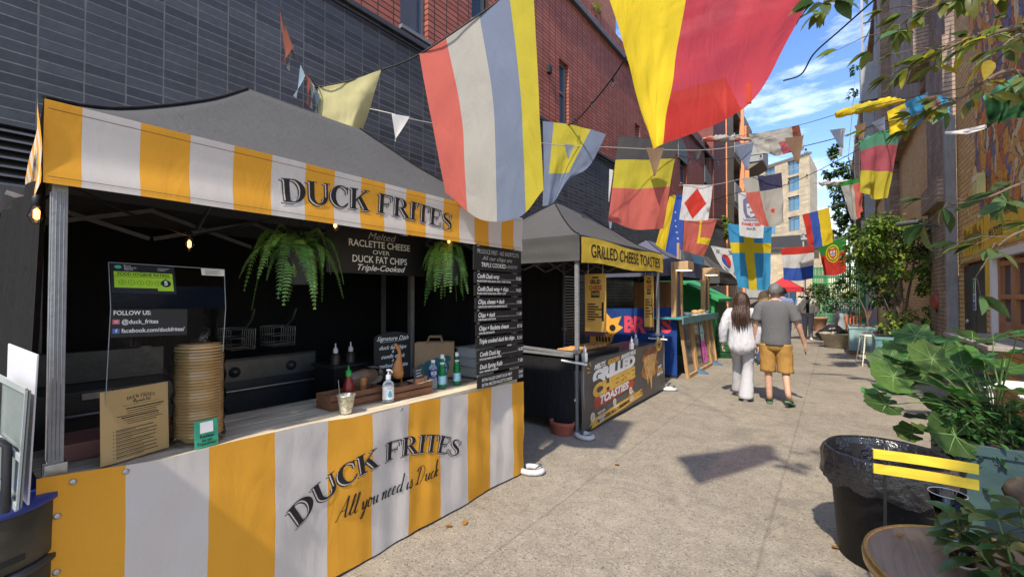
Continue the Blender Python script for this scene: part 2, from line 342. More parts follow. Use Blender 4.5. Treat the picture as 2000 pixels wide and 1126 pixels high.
# ---------------------------------------------------------------- ground
def ground_mat():
    m, nt, b, out = _mat('paving'); L = nt.links.new
    t = _n(nt, 'ShaderNodeTexCoord'); O = t.outputs['Object']
    big = _n(nt, 'ShaderNodeTexNoise', Scale=.8, Detail=9., Roughness=.62); L(O, big.inputs['Vector'])
    mid = _n(nt, 'ShaderNodeTexNoise', Scale=7., Detail=8., Roughness=.7); L(O, mid.inputs['Vector'])
    c = mixc(nt, ramp(nt, big.outputs[0], .3, .7), (.195, .168, .128), (.27, .235, .18)); c = mixc(nt, .5, c, mid.outputs[0], 'OVERLAY')
    vo = _n(nt, 'ShaderNodeTexVoronoi', Scale=95.); L(O, vo.inputs['Vector'])
    hsv = _n(nt, 'ShaderNodeHueSaturation', Saturation=.12); L(vo.outputs['Color'], hsv.inputs['Color']); c = mixc(nt, .14, c, hsv.outputs[0], 'SOFT_LIGHT')
    sep = _n(nt, 'ShaderNodeSeparateColor'); L(vo.outputs['Color'], sep.inputs[0])
    c = mixc(nt, ramp(nt, sep.outputs[0], .86, .9, (0, 0, 0, 1), (.35, .35, .35, 1)), c, (.40, .36, .29))
    c = mixc(nt, ramp(nt, sep.outputs[1], .88, .92, (0, 0, 0, 1), (.6, .6, .6, 1)), c, (.07, .065, .055))
    st = _n(nt, 'ShaderNodeTexNoise', Scale=1.7, Detail=7., Roughness=.7, Distortion=.6); L(O, st.inputs['Vector'])
    c = mixc(nt, ramp(nt, st.outputs[0], .54, .68, (0, 0, 0, 1), (.45, .45, .45, 1)), c, (.10, .09, .075))
    # worn joints between the concrete bays
    sp = _n(nt, 'ShaderNodeSeparateXYZ'); wv = _n(nt, 'ShaderNodeTexNoise', Scale=3., Detail=3.); L(O, wv.inputs['Vector'])
    wob = mixc(nt, .03, O, wv.outputs['Color'], 'ADD'); L(wob, sp.inputs[0])
    def joint(axis, at, w):
        s = _n(nt, 'ShaderNodeMath', operation='SUBTRACT'); L(sp.outputs[axis], s.inputs[0]); s.inputs[1].default_value = at + .015
        a = _n(nt, 'ShaderNodeMath', operation='ABSOLUTE'); L(s.outputs[0], a.inputs[0])
        return ramp(nt, a.outputs[0], w * .4, w, (.3, .3, .3, 1), (0, 0, 0, 1))
    for ax, at, w in ((0, -1.72, .012), (0, -.38, .014), (1, 9.6, .02), (1, 14.2, .03)):
        c = mixc(nt, joint(ax, at, w), c, (.06, .055, .045))
    for sc_, p0, p1, amt, colr in ((3.1, .035, .06, .55, (.07, .062, .05)), (1.3, .03, .075, .5, (.09, .08, .065)), (5.3, .02, .035, .5, (.42, .40, .36))):
        vg = _n(nt, 'ShaderNodeTexVoronoi', Scale=sc_); L(wob, vg.inputs['Vector']); c = mixc(nt, ramp(nt, vg.outputs['Distance'], p0, p1, (amt, amt, amt, 1), (0, 0, 0, 1)), c, colr)
    cn = _n(nt, 'ShaderNodeTexNoise', Scale=.55, Detail=12., Roughness=.7, Distortion=.8); L(O, cn.inputs['Vector']); ca = _n(nt, 'ShaderNodeMath', operation='SUBTRACT'); L(cn.outputs[0], ca.inputs[0]); ca.inputs[1].default_value = .5; cb_ = _n(nt, 'ShaderNodeMath', operation='ABSOLUTE'); L(ca.outputs[0], cb_.inputs[0])
    c = mixc(nt, ramp(nt, cb_.outputs[0], .001, .004, (.45, .45, .45, 1), (0, 0, 0, 1)), c, (.06, .055, .045))
    L(c, b.inputs['Base Color']); b.inputs['Roughness'].default_value = .82
    h = mixc(nt, .5, vo.outputs['Distance'], mid.outputs[0]); bp = _n(nt, 'ShaderNodeBump', Strength=.5, Distance=.012); L(h, bp.inputs['Height']); L(bp.outputs[0], b.inputs['Normal'])
    return m
g = MB(); g.face([(-400, -400, 0), (400, -400, 0), (400, 600, 0), (-400, 600, 0)], ground_mat()); tag(g.build('ground', origin=(0, 0, 0)), kind='structure')
# ---------------------------------------------------------------- left building: dark brick base, red brick above
dark_brick = brick('dark_brick', (.032, .034, .040), (.066, .069, .079), (.125, .122, .118), .236, .0775, .006, off=0, rough=.42, bump=.9, var=.6, stain=.3, big=.55)
red_brick = brick('red_brick', (.33, .085, .052), (.43, .13, .085), (.035, .016, .013), .236, .0775, .009, off=0, rough=.6, bump=.9, var=.3, stain=.12)
pane = mat('window_pane', (.035, .075, .13), .04, .1, 3, spec=.9); frame_grey = mat('window_frame_grey', (.16, .17, .18), .5, .1, 10)
wins = [(3.62, 4.10, 5.10, 7.2), (5.0, 5.40, 5.9, 7.3), (6.55, 6.78, 5.12, 6.9), (7.68, 8.08, 5.12, 6.48), (11.9, 12.3, 5.12, 6.5), (16.4, 17.3, 5.75, 6.85), (20.2, 21.1, 6.3, 8.4)]
louv = [(.12, .92, .9, 2.75), (7.62, 8.5, .25, 2.05)]
lb = thing('brick_building', 'long building with dark brick base and red brick upper wall behind the food stalls', 'building', (LW, 8, 0))
PL = lambda a, b, d: Vector((LW - d, a, b))
m = MB(); wall_holes(m, PL, -4, 24.6, 0, 4.93, louv, dark_brick, .1); m.build('base_wall', lb)
m = MB(); wall_holes(m, lambda a, b, d: Vector((LW - .03 - d, a, b)), -4, 21.7, 5.0, 7.9, wins, red_brick, .16)
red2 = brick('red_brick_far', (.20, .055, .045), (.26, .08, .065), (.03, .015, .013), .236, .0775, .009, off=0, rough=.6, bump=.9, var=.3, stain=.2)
m.face([(LW + .02, 21.7, 4.93), (LW + .02, 24.6, 4.93), (LW + .02, 24.6, 11), (LW + .02, 21.7, 11)], red2); m.face([(LW - 6, 21.7, 7.5), (LW + .02, 21.7, 4.93), (LW + .02, 21.7, 11), (LW - 6, 21.7, 11)], red2)
m.face([(LW - .03, -4, 7.9), (LW - .03, 21.7, 7.9), (LW - 9, 21.7, 7.9), (LW - 9, -4, 7.9)], dsteel); m.build('upper_wall', lb)
m = MB(); m.box((LW - .3, -4, 7.9), (LW + .06, 21.7, 8.02), mat('coping_grey', (.09, .10, .115), .5)); m.build('coping', lb, .01)
m = MB(); m.box((LW - .2, -4, 4.93), (LW + .05, 24.6, 5.0), mat('ledge_brick', (.04, .042, .05), .6, .3, 9, .2)); m.build('ledge', lb, .01)
m = MB(); m.tube([(LW + .04, -4, 4.88), (LW + .035, 2, 4.86), (LW + .04, 6, 4.875), (LW + .035, 12, 4.86), (LW + .04, 24, 4.87)], .014, black, 6); m.build('cable', lb)
for (a0, a1, b0, b1) in wins:
    f = MB(); x = LW - .13; w = .05
    for p, q in (((a0, b0), (a1, b0 + w)), ((a0, b1 - w), (a1, b1)), ((a0, b0 + w), (a0 + w, b1 - w)), ((a1 - w, b0 + w), (a1, b1 - w)), ((a0 + w, b0 + .72), (a1 - w, b0 + .77))): f.box((x - .05, *p), (x + .01, *q), frame_grey)
    f.box((LW - .1, a0 - .02, b0 - .05), (LW + .03, a1 + .02, b0 - .003), frame_grey)
    fo = f.build('window', lb); q = MB(); q.face([(x - .03, a0, b0), (x - .03, a1, b0), (x - .03, a1, b1), (x - .03, a0, b1)], pane); q.build('pane', fo)
for (a0, a1, b0, b1) in louv:
    f = MB(); k = b0 + .03
    while k < b1: f.hexa([(LW - .07, a0, k), (LW + .005, a0, k - .03), (LW + .005, a1, k - .03), (LW - .07, a1, k), (LW - .07, a0, k + .012), (LW + .005, a0, k - .018), (LW + .005, a1, k - .018), (LW - .07, a1, k + .012)], mat('louvre_grey', (.12, .12, .125), .5, .2)); k += .06
    f.face([(LW - .09, a0, b0), (LW - .09, a1, b0), (LW - .09, a1, b1), (LW - .09, a0, b1)], black); f.build('louvre_vent', lb)
m = MB(); m.box((LW - .04, 7.2, 5.98), (LW + .03, 7.31, 6.12), dsteel); m.box((LW + .03, 7.22, 6.0), (LW + .032, 7.29, 6.1), black); m.build('air_brick', lb)
for (y0, y1, z0, z1) in ((16.1, 17.3, 6.6, 7.45), (20.1, 21.3, 6.55, 7.3)):
    m = MB(); m.face([(LW - .01, y0, z0), (LW - .01, y1, z0), (LW - .01, y1, z1 - .25), (LW - .01, y0, z1)], mat('panel_grey', (.14, .16, .17), .6)); m.build('wall_panel', lb, solid=.03)
# taller orange-red block behind
m = MB(); ob = brick('orange_brick', (.38, .13, .07), (.45, .17, .09), (.12, .06, .04), .236, .0775, .006, off=.5, rough=.7, stain=.1)
tb = thing('brick_tower', 'taller orange brick block rising behind the red brick parapet', 'building', (-10, 12, 0))
m.face([(-7.2, 9.2, 7.9), (-7.2, 17, 7.9), (-7.2, 17, 17), (-7.2, 9.2, 17)], ob); m.face([(-14, 9.2, 7.9), (-7.2, 9.2, 7.9), (-7.2, 9.2, 17), (-14, 9.2, 17)], brick('orange_brick_side', (.38, .13, .07), (.45, .17, .09), (.12, .06, .04), .236, .0775, .006, axis='xz', off=.5, rough=.7, stain=.1)); m.face([(-14, 9.2, 17), (-7.2, 9.2, 17), (-7.2, 17, 17), (-14, 17, 17)], dsteel)
m.face([(-7.2, 17, 7.9), (-14, 17, 7.9), (-14, 17, 17), (-7.2, 17, 17)], ob); m.build('wall', tb)
m = MB(); m.box((-7.4, 9.15, 10.2), (-7.15, 17, 10.4), dsteel); m.build('ledge', tb)
# ---------------------------------------------------------------- balcony block and far brick buildings
ab = thing('apartment_building', 'brown apartment block with grey balconies and orange fins beyond the red wall', 'building', (-5, 30, 0))
brown = brick('brown_brick', (.21, .17, .12), (.29, .24, .17), (.20, .18, .14), .225, .075, .01, axis='yz', off=.5, stain=.15); orange = mat('orange_fin', (.78, .30, .13), .5, .08, 4)
conc = mat('balcony_grey', (.33, .35, .36), .7, .12, 3, .1, 30, dirt=.2); soffit = mat('soffit_grey', (.22, .2, .18), .8, .1)
m = MB(); bh = [(26.9, 30.4, z, z + 2.25) for z in (1.6, 4.4, 7.2, 10.0)]; wall_holes(m, PL, 24.75, 34, 0, 13.0, bh, brown, 1.0, soffit)
m.face([(LW, 24.75, 0), (LW - 5, 24.75, 0), (LW - 5, 24.75, 13), (LW, 24.75, 13)], brown); m.face([(LW, 24.75, 13), (LW, 34, 13), (LW - 6, 34, 13), (LW - 6, 24.75, 13)], dsteel); m.build('wall', ab)
m = MB(); m.box((LW - .1, 24.6, 0), (LW + .07, 24.74, 12.4), orange); m.build('orange_strip', ab)
for z in (1.6, 4.4, 7.2, 10.0):
    q = MB(); q.face([(LW - .98, 26.9, z), (LW - .98, 30.4, z), (LW - .98, 30.4, z + 2.25), (LW - .98, 26.9, z + 2.25)], pane); q.build('window', ab)
    q = MB(); q.box((LW - .02, 27.2, z - .25), (LW + .02, 30.3, z + .85), conc); q.build('balustrade', ab)
    q = MB(); q.box((LW + .04, 30.35, z - .1), (LW + 1.05, 30.41, z + 1.0), conc); q.box((LW + 1.0, 30.42, z - .1), (LW + 1.05, 33, z + 1.0), conc); q.hexa([(LW + .04, 30.42, z - .6), (LW + .1, 30.42, z - .6), (LW + .1, 33, z - .6), (LW + .04, 33, z - .6), (LW + .04, 30.42, z - .1), (LW + 1.0, 30.42, z - .1), (LW + 1.0, 33, z - .1), (LW + .04, 33, z - .1)], soffit); q.build('balcony', ab)
    q = MB(); q.box((LW + .04, 30.3, z + 1.05), (LW + .3, 30.5, z + 2.2), orange); q.build('fin', ab)
m = MB(); m.box((LW - .1, 29.4, 0), (LW + .16, 29.62, 13), orange); m.build('fin', ab)
m = MB(); m.box((LW + .35, 29.0, 13.1), (LW + .6, 29.3, 14.3), mat('yellow_fin', (.8, .42, .08), .5)); m.build('fin', ab)
bt = thing('brick_tower', 'pale yellow brick tower with rows of tall windows closing the alley', 'building', (-8, 72, 0))
beige = brick('beige_brick', (.42, .33, .21), (.56, .45, .30), (.40, .34, .26), .9, .3, .03, axis='xz', off=.5, bump=.3, var=.35, stain=.15, stainc=(.25, .19, .12))
TA = Vector((-2.45, 70, 0)); TB = Vector((-12.5, 77, 0)); td = (TB - TA).normalized(); tn = Vector((td.y, -td.x, 0)); tn = tn if tn.y < 0 else -tn
TP = lambda a, b, d: TA + td * a + Vector((0, 0, b)) - tn * d
tw = [(a, a + w, z, z + 2.0) for a, w in ((1.5, 1.7), (5.2, 1.7), (8.6, 1.7)) for z in (7.6, 10.6, 13.4, 16.1 , 18.4)]
tw = [h for h in tw if h[3] < 20.5]
m = MB(); wall_holes(m, TP, 0, 12.2, 0, 20.6, tw, beige, .3); e = Vector((.6, 9, 0))
m.face([TA, TA + e, TA + e + V(0, 0, 20.6), TA + V(0, 0, 20.6)], beige); m.face([TP(0, 20.6, 0), TP(12.2, 20.6, 0), TP(12.2, 20.6, 9), TA + e + V(0, 0, 20.6)], dsteel); m.build('wall', bt)
m = MB(); m.obox(TP(6.1, 20.7, .1), td * 6.2, tn * .25, V(0, 0, .12), frame_grey); m.build('coping', bt)
sky_pane = mat('sky_pane', (.10, .22, .33), .05, .15, 1, spec=.9)
for h in tw:
    f = MB(); w = .09
    for p, q in (((h[0], h[2]), (h[1], h[2] + w)), ((h[0], h[3] - w), (h[1], h[3])), ((h[0], h[2] + w), (h[0] + w, h[3] - w)), ((h[1] - w, h[2] + w), (h[1], h[3] - w)), ((h[0] + .95, h[2] + w), (h[0] + 1.05, h[3] - w))):
        f.hexa([TP(*p, .3), TP(q[0], p[1], .3), TP(q[0], p[1], .2), TP(*p, .2), TP(p[0], q[1], .3), TP(*q, .3), TP(*q, .2), TP(p[0], q[1], .2)], white_p if q[0] - p[0] == .1 else frame_grey)
    fo = f.build('window', bt); q = MB(); q.face([TP(h[0], h[2], .27), TP(h[1], h[2], .27), TP(h[1], h[3], .27), TP(h[0], h[3], .27)], sky_pane); q.build('pane', fo)
lw = thing('brick_annex', 'low yellow brick annex with dark fascia at the foot of the tower', 'building', (-4, 62, 0))
m = MB(); wall_holes(m, lambda a, b, d: Vector((a, 60 + d, b)), -9, -.6, 0, 6.9, [(-5.0, -3.5, 0, 2.9), (-7.3, -6.6, 3.2, 5.2)], beige, .3)
m.face([(-.6, 60, 0), (-.6, 67, 0), (-.6, 67, 6.9), (-.6, 60, 6.9)], beige); m.face([(-9, 60, 8.6), (-.6, 60, 8.6), (-.6, 67, 8.6), (-9, 67, 8.6)], dsteel); m.build('wall', lw)
m = MB(); m.box((-9, 59.7, 6.9), (-.45, 60, 8.62), mat('fascia_dark', (.035, .035, .04), .6, .2)); m.build('fascia', lw)
m = MB(); m.box((-5.0, 60.22, 0), (-3.5, 60.26, 2.9), pane); m.box((-4.28, 60.1, 0), (-4.2, 60.2, 2.9), frame_grey); m.build('door', lw)
m = MB(); m.box((-7.3, 60.22, 3.2), (-6.6, 60.26, 5.2), pane); m.build('window', lw)
# ---------------------------------------------------------------- right building: sooty piers, yellow panels, mural
soot = brick('sooty_brick', (.26, .18, .125), (.37, .265, .19), (.13, .095, .07), .236, .0775, .008, axis='yz', off=.5, bump=1., var=.75, stain=.7, stainc=(.05, .042, .038), big=.7)
yellow_b = brick('yellow_brick', (.62, .37, .135), (.74, .47, .19), (.30, .18, .08), .236, .0775, .008, axis='yz', off=.5, bump=.9, var=.45, stain=.15, stainc=(.2, .12, .05))
def mural_fn(nt, t, c, cb):
    L = nt.links.new; O = t.outputs['Object']
    wn_ = _n(nt, 'ShaderNodeTexNoise', Scale=1.1, Detail=4., Distortion=1.2); L(O, wn_.inputs['Vector']); wob = mixc(nt, .9, O, wn_.outputs['Color'], 'ADD')
    mp = _n(nt, 'ShaderNodeMapping', Scale=(1, 3.0, 1.3)); L(wob, mp.inputs[0]); v1 = _n(nt, 'ShaderNodeTexVoronoi', Scale=2.4); L(mp.outputs[0], v1.inputs['Vector'])
    def pal(src, cols):
        sc = _n(nt, 'ShaderNodeSeparateColor'); L(src, sc.inputs[0]); r = nt.nodes.new('ShaderNodeValToRGB'); r.color_ramp.interpolation = 'CONSTANT'; e = r.color_ramp.elements
        while len(e) < len(cols): e.new(.5)
        for i, c_ in enumerate(cols): e[i].position = i / len(cols); e[i].color = (*c_, 1)
        L(sc.outputs[0], r.inputs[0]); return r.outputs[0]
    p1 = pal(v1.outputs['Color'], ((.66, .34, .04), (.60, .22, .03), (.75, .52, .06), (.45, .10, .04), (.05, .14, .40), (.62, .40, .10), (.70, .62, .40), (.10, .09, .13)))
    v2 = _n(nt, 'ShaderNodeTexVoronoi', Scale=2.4, feature='DISTANCE_TO_EDGE'); L(mp.outputs[0], v2.inputs['Vector'])
    mpp = _n(nt, 'ShaderNodeMapping', Scale=(1, 5.5, 2.6), Location=(3, 1, 2)); L(wob, mpp.inputs[0]); v3 = _n(nt, 'ShaderNodeTexVoronoi', Scale=2.); L(mpp.outputs[0], v3.inputs['Vector'])
    p3 = pal(v3.outputs['Color'], ((.05, .16, .48), (.72, .55, .05), (.55, .07, .05), (.35, .50, .08), (.75, .70, .55), (.30, .12, .35), (.70, .30, .04)))
    paint = mixc(nt, ramp(nt, v3.outputs['Distance'], .16, .2, (.9, .9, .9, 1), (0, 0, 0, 1)), p1, p3)
    paint = mixc(nt, .15, paint, (.62, .29, .04))
    paint = mixc(nt, ramp(nt, v2.outputs[0], .012, .045, (.9, .9, .9, 1), (0, 0, 0, 1)), paint, (.03, .03, .05))
    n = _n(nt, 'ShaderNodeTexNoise', Scale=1.6, Detail=3.); L(O, n.inputs['Vector'])
    sp = _n(nt, 'ShaderNodeSeparateXYZ'); L(O, sp.inputs[0])
    mr = _n(nt, 'ShaderNodeMapRange'); L(sp.outputs[1], mr.inputs[0]); mr.inputs[1].default_value = 1.1; mr.inputs[2].default_value = -.6; mr.inputs[3].default_value = -.12; mr.inputs[4].default_value = .3
    ad = _n(nt, 'ShaderNodeMath', operation='ADD'); L(n.outputs[0], ad.inputs[0]); L(mr.outputs[0], ad.inputs[1])
    mz = _n(nt, 'ShaderNodeMapRange'); L(sp.outputs[2], mz.inputs[0]); mz.inputs[1].default_value = 2.62; mz.inputs[2].default_value = 2.66
    mu = _n(nt, 'ShaderNodeMath', operation='MULTIPLY'); L(ramp(nt, ad.outputs[0], .5, .56), mu.inputs[0]); L(mz.outputs[0], mu.inputs[1])
    mk = _n(nt, 'ShaderNodeMath', operation='MULTIPLY'); L(mu.outputs[0], mk.inputs[0]); mk.inputs[1].default_value = .95
    m1 = mixc(nt, .22, paint, c, 'OVERLAY')
    return mixc(nt, mk.outputs[0], c, m1)
mural = brick('mural_brick', (.62, .37, .135), (.74, .47, .19), (.30, .18, .08), .236, .0775, .008, axis='yz', off=.5, bump=.9, var=.4, stain=.15, mural=mural_fn)
rb = thing('brick_warehouse', 'tall weathered brick warehouse with dark piers and painted mural on the right', 'building', (RX, 9, 0))
PR_ = lambda a, b, d: Vector((RX + d, a, b))
m = MB(); wall_holes(m, PR_, 5.0, 10.72, 0, 6.7, [(9.04, 10.70, 0, 2.155), (6.8, 8.70, 1.1, 2.13)], mural, .16, yellow_b)
m.face([(RX, 5, 0), (RX + 6, 5, 0), (RX + 6, 5, 7), (RX, 5, 6.7)], yellow_b); m.build('mural_wall', rb)
m = MB()
for a, b in ((12.6, 20.2), (22.2, 30.2), (32.2, 60)): m.face([(RX + .12, a, 0), (RX + .12, b, 0), (RX + .12, b, 6.3), (RX + .12, a, 6.3)], yellow_b)
m.build('brick_panel', rb)
m = MB()
for a, b in ((10.85, 12.6), (20.2, 22.2), (30.2, 32.2)):
    m.box((RX - .14, a, 0), (RX + .5, b, 6.3), soot); m.box((RX - .3, a - .04, 0), (RX - .141, b + .06, .55), soot); m.box((RX - .24, a - .03, 3.3), (RX - .141, b + .04, 3.75), soot); m.build('pier', rb); m = MB()
m = MB(); m.box((RX - .1, 12.0, 6.301), (RX + 6, 60, 14.2), soot)
for k in range(6): m.box((RX - .35, 12.4 + k * 7.6, 6.5), (RX - .101, 13.5 + k * 7.6, 14.0), soot)
m.box((RX - .3, 12, 13.7), (RX - .102, 60, 13.95), soot); m.box((RX - .1, 10.85, 6.301), (RX + 6, 11.999, 9.5), soot); m.build('upper_wall', rb)
dgreen = mat('door_paint', (.022, .026, .028), .35, .4, 3, .1, 20, dirt=.3)
m = MB(); m.box((RX + .05, 9.1, 0), (RX + .11, 9.86, 2.1), dgreen); m.box((RX + .05, 9.87, 0), (RX + .11, 10.64, 2.1), dgreen); m.box((RX + .12, 9.04, 0), (RX + .14, 10.7, 2.155), black); do = m.build('door', rb, .004)
m = MB(); m.lathe((RX + .02, 10.2, 1.19), [(.03, 0), (.035, .02), (.02, .035), (0, .04)], steel, 12, axis=(-1, 0, 0)); m.build('handle', do)
gs = mat('sign_green', (.02, .22, .08), .5); bs = mat('sign_blue', (.03, .09, .38), .5)
def safety_sign(y, x, z, label):
    t = thing('safety_sign', label, 'sign', (x, y, z)); q = MB(); q.box((x, y - .075, z), (x + .008, y + .075, z + .5), white_p); q.build('plate', t)
    f = plane_fn((x, y, z), (0, -1, 0), (0, 0, 1)); q = TX(f); q.rect(-.065, .26, .065, .485, gs).rect(-.065, .01, .065, .13, bs).disc(0, .195, .045, bs)
    q.disc(-.005, .43, .016, white_p, .002).poly([(-.03, .4), (.02, .41), (.0, .35), (.025, .3), (.01, .3), (-.015, .345), (-.04, .31), (-.05, .315), (-.025, .36)], white_p, .002)
    q.add('EXIT', 0, .28, .035, white_p, lift=.002, bold=.001).add('KEEP CLEAR', 0, .07, .03, white_p, width=.11, lift=.002).add('!', 0, .195, .06, white_p, lift=.002); q.build('lettering', t)
safety_sign(9.9, RX + .035, 1.38, 'green and blue safety sign on the dark double door'); safety_sign(14.3, RX + .1, 1.35, 'green and blue safety sign on the wall beyond the red bell')
pine = wood('orange_pine', (.50, .24, .10), (.30, .13, .05), axis=2); oldw = wood('weathered_wood', (.36, .33, .29), (.18, .16, .14), axis=1)
m = MB(); x = RX + .04
for y in (6.84, 7.44, 8.06, 8.64): m.box((x, y - .055, 1.1), (x + .09, y + .055, 2.1), pine)
for z in (1.1, 1.56, 2.0): m.box((x + .002, 6.8, z), (x + .085, 8.7, z + (.16 if z == 1.1 else .06)), pine)
wo = m.build('window', rb, .004); m = MB(); m.box((x + .05, 6.8, 1.1), (x + .055, 8.7, 2.12), pane); m.build('pane', wo)
m = MB(); m.box((RX - .02, 8.68, 1.0), (RX + .05, 8.76, 2.2), white_p); m.box((RX - .02, 6.7, 2.11), (RX + .05, 8.68, 2.2), white_p); m.build('trim', wo)
m = MB(); m.box((1.28, 6.6, 1.03), (RX + .03, 8.9, 1.075), oldw); so_ = m.build('shelf', rb, .006); m = MB()
for y in (7.2, 8.4): m.bar((1.35, y, 1.02), (RX, y, .6), .05, .05, oldw)
m.build('bracket', so_)
yel = mat('sign_yellow', (.72, .46, .03), .6, .15, 8, dirt=.25); ink = mat('ink_black', (.012, .012, .014), .6, .1)
m = MB(); m.box((RX - .012, 8.78, 2.2), (RX - .002, 9.04, 2.75), yel); m.box((RX - .012, 6.5, 2.28), (RX - .002, 8.78, 2.62), yel); m.box((RX - .012, 8.78, 1.45), (RX - .002, 9.02, 2.2), yel); so_ = m.build('painted_band', rb)
q = TX(plane_fn((RX - .012, 8.9, 2.45), (0, -1, 0), (0, 0, 1))); q.add('MAZOTS', .40, 0, .2, ink, width=.6, bold=.004); q.build('lettering', so_)
m = MB(); m.box((RX - .012, 9.12, 2.25), (RX - .002, 10.3, 2.72), yel); b_ = m.build('painted_panel', rb); q = TX(plane_fn((RX - .012, 10.3, 2.25), (0, -1, 0), (0, 0, 1)))
random.seed(5)
for k in range(26):
    xx = .08 + k * .041; q.rect(xx, .02 + random.random() * .2, xx + .02, .3 + random.random() * .15, mat('drip_brown', (.16, .05, .03), .6) if k % 3 else ink, .002)
q.build('drips', b_)
m = MB(); m.box((RX - .16, 10.64, 0), (RX - .02, 10.78, 4.75), wood('grey_timber', (.30, .30, .29), (.2, .2, .19), axis=2)); tag(m.build('timber_post', bevel=.008), 'grey timber post beside the dark double door', 'post')
t = thing('fire_bell', 'round red bell fixed to the dark pier', 'bell', (RX - .17, 11.7, 1.45)); m = MB(); m.lathe((RX - .14, 11.7, 1.5), [(.15, 0), (.15, .03), (.13, .07), (.06, .095), (0, .1)], mat('bell_red', (.26, .05, .035), .5), 24, axis=(-1, 0, 0)); m.build('gong', t); m = MB(); m.box((RX - .17, 11.66, 1.28), (RX - .14, 11.74, 1.36), black); m.build('striker', t)
t = thing('wall_plate', 'small weathered notice plate on the dark pier above the bell', 'sign', (RX - .16, 11.4, 2.35)); m = MB(); m.box((RX - .155, 11.2, 2.32), (RX - .141, 11.75, 2.62), mat('plate_pink', (.35, .29, .26), .7, .3, 25)); m.build('plate', t); q = TX(plane_fn((RX - .155, 11.75, 2.32), (0, -1, 0), (0, 0, 1)))
for k in range(4): q.rect(.06, .05 + k * .06, .3 + .06 * (k % 2), .075 + k * .06, ink)
q.build('lettering', t)
t = thing('floodlight', 'flat floodlight on an arm sticking out from the dark pier', 'lamp', (RX - .14, 11.3, 3.05)); m = MB(); m.tube([(RX - .14, 11.3, 2.9), (RX - .4, 11.35, 2.98), (RX - .5, 11.4, 3.0)], .02, dsteel); m.build('arm', t); m = MB(); m.obox((RX - .58, 11.42, 3.02), (.17, -.02, .01), (.02, .10, 0), (0, 0, .03), dsteel); m.build('housing', t, .01)
t = thing('floodlight', 'pale square bulkhead light on the yellow brick panel under the floodlight', 'lamp', (RX, 13.4, 3.0)); m = MB(); m.box((RX - .02, 13.3, 2.95), (RX + .12, 13.75, 3.35), cream); m.build('housing', t, .02); m = MB(); m.box((RX - .03, 13.36, 3.0), (RX - .021, 13.7, 3.3), white_p); m.build('lens', t)
m = MB(); m.box((RX - .1, 8.9, 3.05), (RX - .01, 9.15, 3.35), mat('yellow_box', (.62, .58, .22), .5)); m.box((RX - .11, 8.92, 3.25), (RX - .1, 9.13, 3.32), cream); tag(m.build('junction_box', bevel=.01), 'pale yellow electrical box on the mural above the door', 'box')
# steel column, gantry and green gate at the far right
t = thing('steel_column', 'tall grey box column with a lantern beside the right hand wall', 'column', (1.28, 24, 0)); m = MB(); m.box((1.1, 23.8, 0), (1.45, 24.2, 9.899), conc); m.box((1.0, 23.7, 9.9), (1.62, 24.3, 11.5), conc); m.build('shaft', t, .02)
m = MB(); m.lathe((1.72, 23.5, 10.6), [(.02, 0), (.16, .1), (.13, .9), (.03, 1.2)], white_p, 12); m.build('lantern', t)
m = MB()
for k in range(2): m.box((1.05 + k * .45, 24.0, 11.51), (1.13 + k * .45, 24.1, 19), conc)
for k in range(8): m.bar((1.09, 24.05, 11.6 + k * .9), (1.54, 24.05, 12.5 + k * .9 if k % 2 else 11.6 + k * .9), .05, .05, dsteel)
m.build('lattice', t)
t = thing('steel_stair', 'grey steel landing and stair frame in front of the far brick annex', 'staircase', (-1, 40, 0)); m = MB()
for xx in (-1.9, -.6, .9, 1.9):
    for yy in (40, 42): m.box((xx, yy, 0), (xx + .1, yy + .1, 6.4), conc)
m.build('post', t); m = MB()
for z in (3.0, 5.9): m.box((-2, 39.9, z), (2.1, 42.2, z + .14), conc)
m.build('landing', t); m = MB()
for z in (3.0, 5.9):
    for h in (.5, 1.0): m.box((-2, 39.9, z + h), (2.1, 39.95, z + h + .05), conc)
    for k in range(20): m.box((-2 + k * .2, 39.92, z + .15), (-1.97 + k * .2, 39.94, z + 1.0), conc)
m.build('railing', t); m = MB(); m.box((-1.7, 41.0, 3.3), (-.9, 41.3, 5.0), mat('crate_tan', (.45, .38, .25), .7)); m.box((-.4, 41.0, 3.3), (.6, 41.3, 5.3), white_p); m.build('stored_box', t)
t = thing('green_gate', 'green slatted metal gate standing open behind the potted trees', 'gate', (0, 32, 0)); gg = mat('gate_green', (.02, .27, .10), .5, .15, 5); m = MB()
m.box((-1.05, 32, .1), (-.98, 32.08, 3.3), gg); m.box((1.5, 32, .1), (1.58, 32.08, 3.3), gg)
for z in (.1, 1.2, 2.3, 3.25): m.box((-.98, 32.01, z), (1.5, 32.07, z + .08), gg)
m.build('frame', t); m = MB()
for k in range(30): m.box((-.95 + k * .082, 32.03, .18), (-.9 + k * .082, 32.05, 3.25), gg)
m.build('slats', t)
